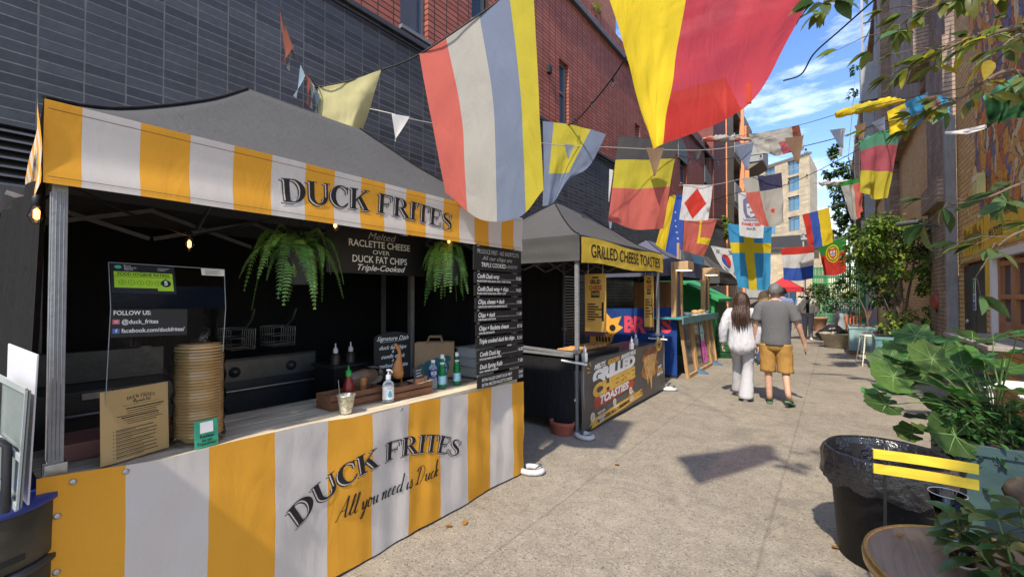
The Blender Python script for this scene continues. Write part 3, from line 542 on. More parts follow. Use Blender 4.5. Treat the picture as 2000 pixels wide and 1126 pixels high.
# ---------------------------------------------------------------- hand-drawn lettering (slab serif capitals and a brush script)
def _ring(cx, cy, ro, yo, ri, yi, a0, a1, dx=0., n=14):
    o = [(cx + ro * math.cos(R(a0 + (a1 - a0) * k / n)), cy + yo * math.sin(R(a0 + (a1 - a0) * k / n))) for k in range(n + 1)]
    i = [(cx + dx + ri * math.cos(R(a0 + (a1 - a0) * k / n)), cy + yi * math.sin(R(a0 + (a1 - a0) * k / n))) for k in range(n + 1)]
    return [[o[k], o[k + 1], i[k + 1], i[k]] for k in range(n)]
def _rb(pts, ws):
    out = []; P = [Vector((*p, 0)) for p in pts]; E = []
    for k, p in enumerate(P):
        d = (P[min(k + 1, len(P) - 1)] - P[max(k - 1, 0)]).normalized(); n = Vector((-d.y, d.x, 0)) * ws[k] / 2; E.append(((p + n).xy, (p - n).xy))
    return [[tuple(E[k][0]), tuple(E[k + 1][0]), tuple(E[k + 1][1]), tuple(E[k][1])] for k in range(len(E) - 1)]
def _r(x0, y0, x1, y1): return [(x0, y0), (x1, y0), (x1, y1), (x0, y1)]
def _stem(x, w=.17, top=True, bot=True, s=.09):
    o = [_r(x, 0, x + w, 1)]
    if bot: o += [_r(x - s, 0, x, .045), _r(x + w, 0, x + w + s, .045), [(x - .03, .045), (x, .045), (x, .1)], [(x + w, .045), (x + w + .03, .045), (x + w, .1)]]
    if top: o += [_r(x - s, .955, x, 1), _r(x + w, .955, x + w + s, 1), [(x - .03, .955), (x, .9), (x, .955)], [(x + w, .955), (x + w, .9), (x + w + .03, .955)]]
    return o
def _serif(ch):
    if ch == 'D': return .86, _stem(.09) + [_r(.26, .95, .36, 1), _r(.26, 0, .36, .05)] + _ring(.36, .5, .44, .5, .25, .45, -90, 90)
    if ch == 'U': return .86, _stem(.09, bot=False)[:0] + [_r(.09, .36, .26, 1)] + [_r(0, .955, .09, 1), _r(.26, .955, .35, 1)] + _ring(.43, .36, .34, .38, .17, .31, 180, 360, 0) + [_r(.70, .36, .77, 1), _r(.62, .955, .70, 1), _r(.77, .955, .86, 1), [(.60, .36), (.77, .36), (.77, .34), (.60, .34)]]
    if ch == 'C': return .80, _ring(.44, .5, .42, .52, .25, .46, 48, 312, .03) + [[(.66, .98), (.71, .98), (.71, .64), (.67, .64), (.66, .78)], [(.66, .20), (.72, .26), (.74, .18), (.66, .10)]]
    if ch == 'K': return .88, _stem(.09) + [[(.26, .38), (.26, .48), (.66, .96), (.73, .96)], [(.36, .55), (.47, .68), (.84, .03), (.64, .03)], _r(.56, 0, .92, .045), _r(.56, .955, .84, 1)]
    if ch == 'F': return .76, _stem(.09) + [_r(.26, .94, .68, 1), [(.63, .94), (.68, .94), (.70, .70), (.66, .70)], _r(.26, .48, .52, .54), _r(.49, .40, .53, .63)]
    if ch == 'E': return .78, _stem(.09) + [_r(.26, .94, .68, 1), [(.63, .94), (.68, .94), (.70, .70), (.66, .70)], _r(.26, .48, .52, .54), _r(.49, .40, .53, .63), _r(.26, 0, .70, .06), [(.65, .06), (.70, .06), (.73, .32), (.69, .32)]]
    if ch == 'R': return .88, _stem(.09) + [_r(.26, .95, .38, 1), _r(.26, .46, .38, .51)] + _ring(.38, .73, .30, .27, .13, .22, -90, 90) + [[(.34, .48), (.52, .49), (.86, .03), (.66, .03)], _r(.60, 0, .94, .045)]
    if ch == 'I': return .36, _stem(.09)
    if ch == 'T': return .78, _stem(.30, top=False) + [_r(.02, .94, .30, 1), _r(.47, .94, .75, 1), _r(.30, .97, .47, 1), [(.02, .94), (.07, .94), (.03, .68), (-.01, .68)], [(.70, .94), (.75, .94), (.78, .68), (.74, .68)]]
    if ch == 'S':
        c = [(.58, .80), (.48, .94), (.34, .975), (.18, .92), (.11, .78), (.17, .64), (.33, .54), (.50, .44), (.58, .28), (.52, .12), (.36, .02), (.20, .05), (.09, .18)]
        P = spline([(*p, 0) for p in c], 30); w = [.03 + .15 * math.exp(-((k / 30 - .5) / .22) ** 2) for k in range(31)]
        return .70, _rb([p.xy for p in P], w) + [[(.56, .98), (.60, .98), (.61, .70), (.57, .70)], [(.07, .02), (.11, .02), (.12, .32), (.08, .32)]]
    return .38, []
def serif_text(tx, s, x0, width, size, y, mt, warp=None, lift=.004, shadow=None):
    adv = [(_serif(ch)) for ch in s]; tot = sum(a for a, _ in adv); k = width / tot; layers = [(0, 0, mt, lift)]
    if shadow: layers = [(-.075, -.07, mt, lift - .0014), (-.04, -.036, shadow, lift - .0007)] + layers
    for dx, dy, mm, lf in layers:
        x = x0
        for a, polys in adv:
            for pl in polys:
                q = []
                for i in range(len(pl)):
                    (ax, ay), (bx, by) = pl[i], pl[(i + 1) % len(pl)]; n = 4 if abs(ax - bx) + abs(ay - by) > .3 else 1
                    q += [(ax + (bx - ax) * j / n, ay + (by - ay) * j / n) for j in range(n)]
                pts = [(x + (px + dx) * k, y + (py + dy) * size) for px, py in q]
                if warp: pts = [warp(*p) for p in pts]
                tx.poly(pts, mm, lf)
            x += a * k
def arc_warp(cx, y0, rad):
    def f(x, y): t = (x - cx) / rad; r = rad + (y - y0); return cx + r * math.sin(t), y0 - rad + r * math.cos(t)
    return f
# script letters: x-height .45, ascender 1; every letter is a list of strokes
_SC = {
 'A': (.86, [[(.02, .0), (.12, .02), (.34, .45), (.56, 1.0), (.60, .98), (.62, .5), (.66, .08), (.74, .02), (.86, .12)], [(.22, .34), (.4, .37), (.66, .38)]]),
 'D': (.92, [[(.36, .92), (.32, .55), (.24, .1), (.12, .02), (.06, .08), (.2, .06), (.42, .02), (.66, .16), (.78, .5), (.70, .85), (.46, 1.0), (.2, .94), (.1, .8), (.16, .72)]]),
 'l': (.32, [[(.0, .1), (.14, .36), (.26, .8), (.26, .98), (.18, .96), (.12, .6), (.1, .16), (.16, .02), (.24, .04), (.32, .12)]]),
 'y': (.46, [[(.0, .3), (.06, .43), (.1, .3), (.1, .1), (.18, .03), (.28, .14), (.36, .43), (.32, .05), (.24, -.35), (.12, -.42), (.1, -.28), (.26, -.06), (.46, .12)]]),
 'o': (.42, [[(.3, .40), (.2, .45), (.08, .34), (.06, .14), (.16, .02), (.28, .08), (.33, .26), (.28, .42), (.24, .38), (.32, .33), (.42, .36)]]),
 'u': (.48, [[(.0, .3), (.06, .43), (.09, .26), (.09, .1), (.16, .02), (.26, .12), (.34, .43), (.34, .2), (.36, .06), (.42, .03), (.48, .12)]]),
 'n': (.50, [[(.0, .3), (.06, .43), (.1, .36), (.08, .02), (.14, .26), (.26, .44), (.33, .36), (.32, .1), (.38, .02), (.5, .12)]]),
 'e': (.38, [[(.0, .1), (.14, .18), (.27, .32), (.22, .45), (.1, .36), (.07, .14), (.16, .02), (.27, .05), (.38, .14)]]),
 'd': (.48, [[(.3, .38), (.18, .44), (.07, .28), (.08, .08), (.17, .03), (.28, .2), (.38, .7), (.42, 1.0), (.36, .5), (.35, .08), (.40, .02), (.48, .12)]]),
 'i': (.26, [[(.0, .12), (.1, .43), (.09, .1), (.14, .02), (.26, .12)], [(.15, .62), (.17, .66)]]),
 's': (.36, [[(.0, .1), (.12, .3), (.2, .48), (.22, .36), (.28, .18), (.22, .03), (.1, .02), (.06, .1), (.2, .04), (.36, .13)]]),
 'c': (.38, [[(.28, .36), (.22, .44), (.1, .36), (.06, .14), (.16, .02), (.26, .05), (.38, .14)]]),
 'k': (.46, [[(.0, .1), (.14, .4), (.25, .85), (.24, 1.0), (.16, .9), (.12, .5), (.08, .02), (.14, .25), (.28, .43), (.31, .34), (.18, .22), (.26, .1), (.34, .02), (.46, .14)]]), ' ': (.26, [])}
def script_text(tx, s, x0, width, size, y, mt, slant=.3, w=.06, warp=None, lift=.004):
    tot = sum(_SC[c][0] for c in s); k = width / tot; x = x0
    for c in s:
        a, strokes = _SC[c]
        for st in strokes:
            P = spline([(p[0], p[1], 0) for p in st], max(4, len(st) * 4)); ws = []
            for i, p in enumerate(P):
                d = P[min(i + 1, len(P) - 1)] - P[max(i - 1, 0)]; d.normalize(); ws.append(w * (.45 + .75 * max(0, -d.y)) * size)
            pts = [(x + (p.x + slant * p.y) * k, y + p.y * size) for p in P]
            if warp: pts = [warp(*p) for p in pts]
            for q in _rb(pts, ws): tx.poly(q, mt, lift)
        x += a * k
# ---------------------------------------------------------------- gazebo stalls
SUNNY = cloth('stall_orange', (.70, .335, .035), .1, .16, .05, 5.); SWHITE = cloth('stall_white', (.58, .54, .50), .1, .16, .04, 5.)
roof_grey = cloth('roof_charcoal', (.078, .078, .077), .04, .25, .12); navy = cloth('roof_blue_grey', (.10, .105, .15), .05, .3, .1)
print_ink = mat('print_ink', (.010, .008, .012), .7, .1, 20)
def gazebo(name, label, y0, y1, x0, x1, roof, zl=2.01, zt=2.30, zp=3.04, front=None, side=None, side_mat=None, back=True, curtain_left=False, group='gazebo stalls along the dark brick wall', seed=0, skew=0.):
    """x0 front (towards the alley), x1 back"""
    t = thing(name, label, 'market stall', ((x0 + x1) / 2, (y0 + y1) / 2, 0), group)
    xm = (x0 + x1) / 2; ra, rb_ = y0 + (y1 - y0) * .36, y0 + (y1 - y0) * .66
    def sag(a, b, s): return (zt + .012) + (zp - zt) * (s ** 1.28) + .012 * sn((a, b, s), 2.2, seed)
    m = MB()
    def slope(e0, e1, r0, r1):
        def f(u, s): e = Vector(e0).lerp(Vector(e1), u); r = Vector(r0).lerp(Vector(r1), u); p = e.lerp(r, s); return Vector((p.x, p.y, sag(p.x, p.y, s) - .02 * math.sin(math.pi * u) * (1 - s)))
        m.grid(f, 24, 14, roof)
    slope((x0, y0, 0), (x0, y1, 0), (xm, ra, 0), (xm, rb_, 0)); slope((x1, y1, 0), (x1, y0 + skew, 0), (xm, rb_, 0), (xm, ra, 0))
    slope((x1, y0 + skew, 0), (x0, y0, 0), (xm, ra, 0), (xm, ra, 0)); slope((x0, y1, 0), (x1, y1, 0), (xm, rb_, 0), (xm, rb_, 0)); m.build('roof', t, weld=.002)
    for a, b in (((x0, y0), (xm, ra)), ((x0, y1), (xm, rb_)), ((x1, y0 + skew), (xm, ra)), ((x1, y1), (xm, rb_))):
        m = MB(); m.tube([Vector((a[0] + (b[0] - a[0]) * s / 10, a[1] + (b[1] - a[1]) * s / 10, sag(a[0] + (b[0] - a[0]) * s / 10, a[1] + (b[1] - a[1]) * s / 10, s / 10) + .004)) for s in range(11)], .009, black_cloth, 6); m.build('seam_piping', t)
    def val(P, L, mats, bounds=None):
        m = MB(); n = max(10, int(L / .03))
        bo = bounds or [0, L]; xs = []
        for i in range(len(bo) - 1):
            k = max(1, int((bo[i + 1] - bo[i]) / .035)); xs += [(bo[i] + (bo[i + 1] - bo[i]) * j / k, i) for j in range(k)]
        xs.append((bo[-1], len(bo) - 2)); nv = 10; base = len(m.v)
        for j in range(nv + 1):
            for x, _ in xs: m.v.append(P(x, zl + (zt + .015 - zl) * j / nv))
        W_ = len(xs)
        for j in range(nv):
            for i in range(W_ - 1):
                m.f.append((j * W_ + i, j * W_ + i + 1, (j + 1) * W_ + i + 1, (j + 1) * W_ + i)); m.mi.append(m.m(mats[xs[i][1] % len(mats)])); m.sm.append(True)
        return m.build('valance', t)
    rip = lambda a, z, s: .009 * sn((a * 1.1, z * 2.6, s), 2.2, seed) + .006 * sn((a * .5, z * 8, s), 1.5, seed) - .018 * math.sin(min(1, max(0, (zt - z) / .3)) * 3.0) * .5
    PF = lambda a, z, l=0.: Vector((x0 + .012 + l + rip(a, z, 1), y0 + a, z)); PS = lambda a, z, l=0.: Vector((x0 + .012 - a, y0 + skew * a / (x0 - x1) - .012 - l - rip(a, z, 2), z))
    PB = lambda a, z, l=0.: Vector((x0 - a, y1 + .012 + rip(a, z, 3), z)); PK = lambda a, z, l=0.: Vector((x1, y0 + a, z))
    sm = side_mat or [roof]
    vf = val(PF, y1 - y0, front[0] if front else sm, front[1] if front else None); vs = val(PS, x0 - x1, side[0] if side else sm, side[1] if side else None); val(PB, x0 - x1, sm); val(PK, y1 - y0, [roof])
    legs = {}
    for k, (lx, ly) in enumerate(((x0 - .05, y0 + .05), (x0 - .05, y1 - .05), (x1 + .05, y0 + .05 + skew), (x1 + .05, y1 - .05))):
        m = MB(); w = .021
        m.box((lx - w * .75, ly - w * .75, .03), (lx + w * .75, ly + w * .75, .949), alu); m.box((lx - w, ly - w, .95), (lx + w, ly + w, zt), alu)
        for s in (-.5, 0, .5): m.box((lx + w, ly + s * w - .002, .99), (lx + w + .004, ly + s * w + .002, zl - .02), alu); m.box((lx + s * w - .002, ly - w - .004, .99), (lx + s * w + .002, ly - w, zl - .02), alu)
        m.box((lx - .031, ly - .031, .93), (lx + .031, ly + .031, .98), steel); lg = m.build('leg', t, .003)
        m = MB(); m.box((lx - .06, ly - .06, 0), (lx + .06, ly + .06, .03), alu); m.build('foot', lg); legs[k] = lg
    # folding truss under the roof
    m = MB(); zb = zl + .03
    def scissor(a, b):
        a, b = Vector(a), Vector(b); n = 4
        for i in range(n):
            p, q = a.lerp(b, i / n), a.lerp(b, (i + 1) / n); m.bar(p + V(0, 0, .22), q, .014, .03, alu); m.bar(p + V(.02, .02, 0), q + V(.02, .02, .22), .014, .03, alu)
    scissor((x0 - .07, y0 + .05, zb), (x0 - .07, y1 - .05, zb)); scissor((x1 + .07, y0 + .05, zb), (x1 + .07, y1 - .05, zb)); scissor((x0 - .05, y0 + .07, zb), (x1 + .05, y0 + .07 + skew, zb)); scissor((x0 - .05, y1 - .07, zb), (x1 + .05, y1 - .07, zb))
    for yy in (ra, rb_): m.bar((x0 - .07, yy, zb + .1), (xm, yy, zp - .35), .016, .032, alu); m.bar((x1 + .07, yy, zb + .1), (xm, yy, zp - .35), .016, .032, alu); m.bar((xm, yy, zp - .5), (xm, yy, zp - .06), .03, .03, alu)
    m.bar((xm, ra, zp - .4), (xm, rb_, zp - .4), .016, .03, alu); m.build('truss', t)
    if back:
        m = MB(); m.grid(lambda u, v: Vector((x1 + .02 + .02 * sn((u * 9, v * 2, 0), 1, seed), y0 + (y1 - y0) * u, .02 + (zl + .1) * v)), 40, 8, black_cloth); m.build('back_wall', t)
    return t, PF, PS, legs, vf, vs
vb = [0] + [.52 - .25 - .17 + .1725 * k for k in range(17)] + [3.0]
vb = [0] + [.10 + .1731 * k for k in range(17)] + [3.01]
ST1, PF1, PS1, LG1, VF1, VS1 = gazebo('market_stall', 'charcoal roofed stall with orange and white striped valance and counter front', .25, 3.26, -2.3, -4.3, roof_grey,
    front=([SUNNY, SWHITE], vb), side=([SUNNY, SWHITE], [.0, .12] + [.12 + .18 * k for k in range(1, 11)] + [2.0]), seed=1, skew=.15)
tx = TX(lambda a, b, l=0.: PF1(a - .25, b, l), .03); ww = arc_warp(1.72, 2.123, 5.5)
serif_text(tx, 'DUCK FRITES', 1.10, 1.25, .122, 2.123, print_ink, ww, .005, SWHITE); tx.build('lettering', VF1)
tx = TX(lambda a, b, l=0.: PF1(a - .25, b, l), .04); st_ = mat('stitching', (.16, .09, .03), .8)
for z_ in (2.034, 2.283): tx.rect(.26, z_, 3.25, z_ + .0022, st_, .0012)
tx.build('stitching', VF1)
tx = TX(lambda a, b, l=0.: PS1(1.95 - a, b, l), .04); serif_text(tx, 'DUCK FRITES', .45, 1.1, .12, 2.10, print_ink, None, .005, SWHITE); tx.build('lettering', VS1)
# counter with its printed front sheet
CT = .88; CX = -2.3
bb = [.247 + d for d in [0] + [.243 + .289 * k for k in range(10)]] + [3.27]
t = ST1
def cf(y, z, l=0.):
    s = .5 + .5 * math.sin(y * 2.1 + 1); pull = .018 * math.sin((y - .25) * 9.5 + 2 * sn((y, z, 0), 1.5)) * (1 - z / 1.0) * s
    d = .017 * sn((y * 1.0, z * .8, 0), 2.4, 3) + .010 * sn((y * 3, z * .7, 4), 3, 5) + .007 * sn((y * 2 + z * 2.5, z * .6, 8), 3.2, 2) + pull * .7
    if z > .7: d *= max(.15, (CT + .02 - z) / .2)
    return Vector((CX + .015 + d + l, y, z))
ctop = lambda y: .945 - .038 * (y - .25) + .006 * math.sin(y * 7)
m = MB(); xs = []
for i in range(11):
    k = 10; xs += [(bb[i] + (bb[i + 1] - bb[i]) * j / k, i) for j in range(k)]
xs.append((bb[11], 10)); nv = 26; W_ = len(xs)
for j in range(nv + 1):
    for y, i in xs: zt_ = ctop(y); m.v.append(cf(y, .015 + .012 * sn((y * 2, 0, 0), 1.3) + (zt_ - .02) * j / nv))
for j in range(nv):
    for i in range(W_ - 1): m.f.append((j * W_ + i, j * W_ + i + 1, (j + 1) * W_ + i + 1, (j + 1) * W_ + i)); m.mi.append(m.m([SUNNY, SWHITE][xs[i][1] % 2])); m.sm.append(True)
fs = m.build('counter_front', t)
tx = TX(cf, .03); aw = arc_warp(1.79, .555, 1.22); serif_text(tx, 'DUCK FRITES', 1.79 - .64, 1.28, .118, .555, print_ink, aw, .005, SWHITE)
script_text(tx, 'All you need is Duck', 1.40, .79, .115, .325, print_ink, .28, .075, None, .005); tx.build('lettering', fs)
for y, z in ((.30, .80), (.30, .6), (.49, .9), (1.87, .86), (.34, .91)): m = MB(); m.lathe(cf(y, z, .002), [(.004, 0), (.011, .001), (.011, .003), (.005, .004)], steel, 12, axis=(1, 0, 0)); m.build('eyelet', fs)
plank = wood('counter_planks', (.72, .63, .46), (.32, .26, .17), .65, 1., 1, .4)
m = MB()
for k in range(4):
    x = CX - .01 - k * .16; m.hexa([(x - .155, .27, .80), (x, .27, .80), (x, 3.2, .80), (x - .155, 3.2, .80), (x - .155, .27, CT + .012), (x, .27, CT + .012), (x, 3.2, CT - .012), (x - .155, 3.2, CT - .012)], plank)
m.build('counter_top', t, .004)
m = MB(); m.box((CX - .62, .3, .5), (CX - .60, 3.2, .80), black_cloth); m.build('counter_back', t)
m = MB(); m.grid(lambda u, v: Vector((CX - .05 - u * 2.0, .27 - .16 * (1 - v) * (.3 + u) * (1 - abs(v - .3)) - .04 * math.sin(u * 26 + v * 2) * (1 - v * .6), .03 + v * 2.05)), 70, 14, black_cloth); m.build('side_curtain', t)
m = MB(); m.grid(lambda u, v: Vector((CX - .15 - u * 1.85, 3.235 + .02 * math.sin(u * 20), .03 + v * 2.05)), 40, 8, black_cloth); m.build('side_wall', t)
m = MB(); m.box((CX - .7, 2.52, .9), (CX - .66, 2.56, 2.2), steel); m.build('prop', t)
def foot_weight(p, rz, label):
    t = thing('leg_weight', label, 'weight', p, 'gazebo foot weights'); m = MB(); q = Matrix.Rotation(rz, 3, 'Z'); p = Vector(p); pts = [p + q @ Vector((.10 * math.cos(a), .075 * math.sin(a), .035)) for a in [R(-140 + 28 * k) for k in range(11)]]
    m.loft([[p_ + q @ Vector((math.cos(R(-140 + 28 * k)), .75 * math.sin(R(-140 + 28 * k)), 0)) * .036 * math.cos(2 * math.pi * i / 12) + V(0, 0, .026 * math.sin(2 * math.pi * i / 12) - .008) for i in range(12)] for k, p_ in enumerate(pts)], mat('casting_grey', (.50, .50, .49), .5, .15, 12, dirt=.35)); m.build('casting', t); m = MB(); m.tube([pts[3] + V(0, 0, .025), pts[5] + V(0, 0, .05), pts[7] + V(0, 0, .025)], .008, steel, 6); m.build('handle', t)
foot_weight((-2.23, 3.30, 0), .3, 'pale horseshoe foot weight at the right end of the striped counter')
# ---------------------------------------------------------------- grilled cheese stall
gold = cloth('banner_gold', (.78, .53, .05), .12, .25, .06); gold.node_tree.nodes['Principled BSDF'].inputs['Specular IOR Level'].default_value = .5
ST2, PF2, PS2, LG2, VF2, VS2 = gazebo('market_stall', 'charcoal roofed stall with yellow grilled cheese banner above the brown printed sheet', 4.5, 7.5, -2.37, -4.3, roof_grey, zp=2.98, seed=4)
m = MB(); gb = lambda y, z, l=0.: Vector((-2.335 + .008 * sn((y * 2, z * 5, 1), 2, 9) + l, y, z)); m.grid(lambda u, v: gb(4.5 + 2.98 * u, 1.985 + .018 * math.sin(u * 9) + (.30) * v), 80, 8, gold); go = m.build('banner', ST2)
tx = TX(gb, .05); gf = mat('ink_black', (.012, .012, .014), .6, .1); tx.add('GRILLED CHEESE TOASTIES', 6.02, 2.135, .225, gf, width=2.55, bold=.003, lift=.004); tx.build('lettering', go)
brownp = mat('print_brown', (.10, .086, .074), .5, .25, 3, .1, 12); t = ST2
def bf(y, z, l=0.): return Vector((-2.325 + .01 * sn((y, z, 0), 2.5, 6) - .02 * math.sin((z - .05) / .85 * 3.14) + l, y, z))
bz0 = lambda u: .045 - .0 * u; bz1 = lambda u: .82 + .03 * u
m = MB(); m.grid(lambda u, v: bf(4.50 + 3.03 * u, bz0(u) + (bz1(u) - bz0(u)) * v), 60, 18, brownp); bo = m.build('counter_front', t)
S_w = mat('print_white', (.80, .79, .76), .5, .05); S_g = mat('print_gold', (.72, .42, .07), .5, .15, 9); S_r = mat('print_red', (.50, .07, .035), .5, .2, 9); S_c = mat('print_cream', (.70, .60, .42), .5, .1)
tx = TX(bf, .08); rise = lambda x, y: (x, y + (x - 5.3) * .045)
A = lambda s, x, y, sz, mt, w, **k: tx.add(s, x, y, sz, mt, width=w, warp=rise, **{'lift': .006, 'bold': .006, **k})
A('MELTY.', 4.98, .760, .075, S_w, .34, shear=.2); A('GOLDEN.', 5.40, .755, .075, S_g, .38, shear=.2); A('IRRESISTIBLE.', 5.90, .755, .07, S_w, .55, shear=.2)
A('GRILLED', 5.47, .63, .20, S_w, 1.38, bold=.016); A('CHEESE', 5.47, .46, .20, S_g, 1.38, bold=.016)
random.seed(3)
for k in range(9): x0 = 4.78 + random.random() * .12; tx.poly([rise(x0, .25 + k * .016), rise(6.0 + random.random() * .15, .27 + k * .016), rise(6.05 + random.random() * .1, .29 + k * .016), rise(x0 + .05, .275 + k * .016)], S_r, .003)
A('TOASTIES', 5.42, .325, .13, S_w, .95, shear=.25)
for k, (x, r) in enumerate(((4.76, .055), (5.42, .05), (5.98, .055))): tx.disc(x, .16 + .05 * k, r * 1.1, S_c, .005, ry=r); tx.line([(x - .02, .14 + .05 * k), (x + .02, .18 + .05 * k)], .008, brownp, .006)
for x, y, l in ((5.0, .19, ('MADE WITH', 'ORGANIC', 'SOURDOUGH', 'BREAD')), (5.45, .14, ('STRONG', 'HOMEMADE')), (6.02, .20, ('FRESH', 'INGREDIENTS', 'DAILY', 'GRILLED'))):
    for i, s in enumerate(l): A(s, x, y - i * .033, .034, S_g if i == 1 else S_w, .02 * len(s) + .03, bold=.002)
for k in range(8): tx.poly([rise(4.6 + random.random() * .25, .055 + k * .012), rise(6.2 + random.random() * .3, .06 + k * .012), rise(6.3 + random.random() * .2, .075 + k * .012), rise(4.72, .075 + k * .012)], S_g, .003)
A('REAL FOOD. REAL INGREDIENTS.', 5.4, .105, .05, ink, 1.05, bold=.003, shear=.2)
random.seed(12); toast = mat('toast_brown', (.42, .18, .06), .6, .5, 25, .4, 40); chs = mat('cheese_melt', (.62, .36, .12), .45, .35, 14, .2, 20); crust = mat('crust_dark', (.22, .08, .03), .6, .5, 30)
def blobp(cx, cy, rx, ry, n, j, mt, lf): tx.poly([rise(cx + rx * (1 + j * (random.random() - .5)) * math.cos(2 * math.pi * k / n), cy + ry * (1 + j * (random.random() - .5)) * math.sin(2 * math.pi * k / n)) for k in range(n)], mt, lf)
blobp(6.82, .60, .36, .12, 26, .15, toast, .003); blobp(6.82, .66, .30, .055, 26, .1, crust, .004); blobp(6.82, .42, .37, .17, 26, .3, toast, .0035); blobp(6.60, .44, .08, .05, 14, .3, crust, .0045); blobp(7.06, .40, .09, .06, 14, .3, crust, .0045)
tx.poly([rise(*p) for p in ((6.52, .58), (6.7, .62), (6.95, .61), (7.12, .57), (7.08, .42), (7.02, .34), (7.0, .24), (6.96, .36), (6.9, .28), (6.86, .10), (6.83, .05), (6.8, .2), (6.74, .30), (6.68, .2), (6.64, .36), (6.58, .42))], chs, .005)
for k in range(14): a = 6.56 + random.random() * .5; b = .25 + random.random() * .33; tx.line([rise(a, b), rise(a + .02, b - .1)], .014, S_g if k % 2 else toast, .0055)
tx.disc(7.22, .80, .13, S_g, .006, ry=.105); tx.add('MADE', 7.22, .845, .03, ink, lift=.008, bold=.001).add('FRESH', 7.22, .80, .06, ink, lift=.008, bold=.003).add('TO ORDER', 7.22, .755, .03, ink, lift=.008, bold=.001)
for i, s in enumerate(('CRISPY', 'GOLDEN', 'PERFECTION')): A(s, 7.28, .34 - i * .055, .06, S_g if i == 1 else S_w, .2 + .05 * i, bold=.003, shear=.2)
for a, b in (((4.62, .76), (4.70, .74)), ((4.64, .70), (4.72, .70)), ((4.68, .82), (4.73, .77)), ((7.04, .86), (7.08, .83)), ((7.02, .81), (7.07, .80))): tx.line([a, b], .012, S_w if a[0] > 6 else S_g, .005)
tx.line([rise(5.65, .715), rise(6.15, .715)], .01, S_g, .006)
tx.build('lettering', bo)
for yy in (4.56, 7.52):
    m = MB(); m.tube([(-2.35, yy, 0), (-2.35, yy, .93)], .016, alu, 10); m.build('banner_pole', t)
m = MB(); m.tube([(-2.6, 4.5, .84), (-2.28, 4.52, .815)], .014, white_p, 8); m.tube([(-2.6, 7.5, .87), (-2.28, 7.5, .86)], .014, white_p, 8); m.build('clamp_bar', t)
m = MB(); m.box((-3.0, 4.58, .72), (-2.42, 7.42, .80), dsteel); m.build('counter_top', t, .005)
m = MB(); m.grid(lambda u, v: Vector((-2.43 - 1.82 * u, 4.5 - .03 * math.sin(u * 14) * (1 - v) - .03 * (1 - v) * u, .12 + .74 * v)), 40, 10, cloth('black_vinyl', (.014, .014, .016), 0, .8)); m.build('side_sheet', t)
m = MB(); m.box((-4.2, 4.55, .86), (-2.5, 4.95, .90), black); m.bar((-4.2, 4.52, 1.0), (-2.45, 4.52, .93), .03, .03, alu); m.bar((-4.2, 4.50, .93), (-2.45, 4.50, .90), .03, .03, alu); m.build('side_table', t)
foot_weight((-2.28, 4.46, 0), -.4, 'pale foot weight at the near leg of the grilled cheese stall'); foot_weight((-2.27, 7.55, 0), .4, 'pale foot weight at the far leg of the grilled cheese stall')
def menu_banner(y, x, w, z0, z1, label):
    t = thing('menu_banner', label, 'menu', (x, y, z0)); m = MB(); m.box((x - w, y, z0), (x, y + .008, z1), mat('menu_yellow', (.85, .55, .13), .5, .08, 3, trans=.35)); m.build('sheet', t); m = MB()
    for xx in (x - w * .15, x - w * .85): m.tube([(xx, y + .004, z1), (xx, y + .01, 2.12)], .003, white_p, 5)
    m.build('hanger', t); H = z1 - z0; q = TX(plane_fn((x - w, y, z0), (1, 0, 0), (0, 0, 1))); k = w / .45
    q.rect(0, 0, w, .06, mat('menu_plum', (.07, .03, .05), .5)); q.rect(w * .35, H - .06, w * .65, H - .04, ink)
    q.add('GRILLED', w / 2, H - .11, .075, ink, width=w * .5, bold=.004).add('CHEESE', w / 2, H - .19, .085, S_r, width=w * .6, bold=.004); q.rect(w * .3, H - .32, w * .7, H - .23, ink); q.add('TOASTIES', w / 2, H - .275, .06, mat('menu_yellow', (.66, .42, .10)), width=w * .36, lift=.003, bold=.002)
    for i in range(7): z = H - .42 - i * (H - .6) / 7; q.rect(w * .12, z, w * (.5 + .15 * (i % 3)), z + .018, ink); q.rect(w * .8, z - .01, w * .9, z + .035, ink); q.rect(w * .12, z - .02, w * .4, z - .013, S_r)
    q.build('lettering', t)
menu_banner(5.40, -2.44, .31, 1.06, 1.90, 'large yellow printed menu hanging at the near end of the grilled cheese stall'); menu_banner(7.30, -2.44, .16, 1.02, 1.95, 'narrow yellow menu hanging at the far end of the grilled cheese stall')
random.seed(21)
t = thing('griddle', 'black griddle tray of toasting sandwiches behind the grilled cheese counter', 'griddle', (-2.7, 5.4, .8)); m = MB(); m.box((-3.1, 4.9, .801), (-2.55, 6.1, .86), black); m.build('tray', t, .01)
for k in range(7): q = MB(); y = 4.98 + k * .15; q.box((-2.95, y, .862), (-2.7, y + .12, .91), mat('bread_toast', (.50, .26, .08), .8, .4, 20, .3)); q.build('sandwich', t, .012)
def squeeze(p, label, h=.2, col=None, cat='bottle'):
    t = thing('squeeze_bottle', label, cat, p); m = MB(); m.lathe(p, [(.035, 0), (.037, .01), (.037, h * .65), (.02, h * .75), (.018, h * .8)], col or glass('clear_plastic', alpha=.25), 16); m.build('body', t); m = MB(); m.lathe(Vector(p) + V(0, 0, h * .8), [(.02, 0), (.02, .03), (.006, .05), (.005, .08)], white_p, 12); m.build('cap', t)
squeeze((-2.44, 4.78, .8), 'clear spray bottle at the near end of the grilled cheese counter', .16); squeeze((-2.46, 6.35, .8), 'small clear bottle halfway along the grilled cheese counter', .14)
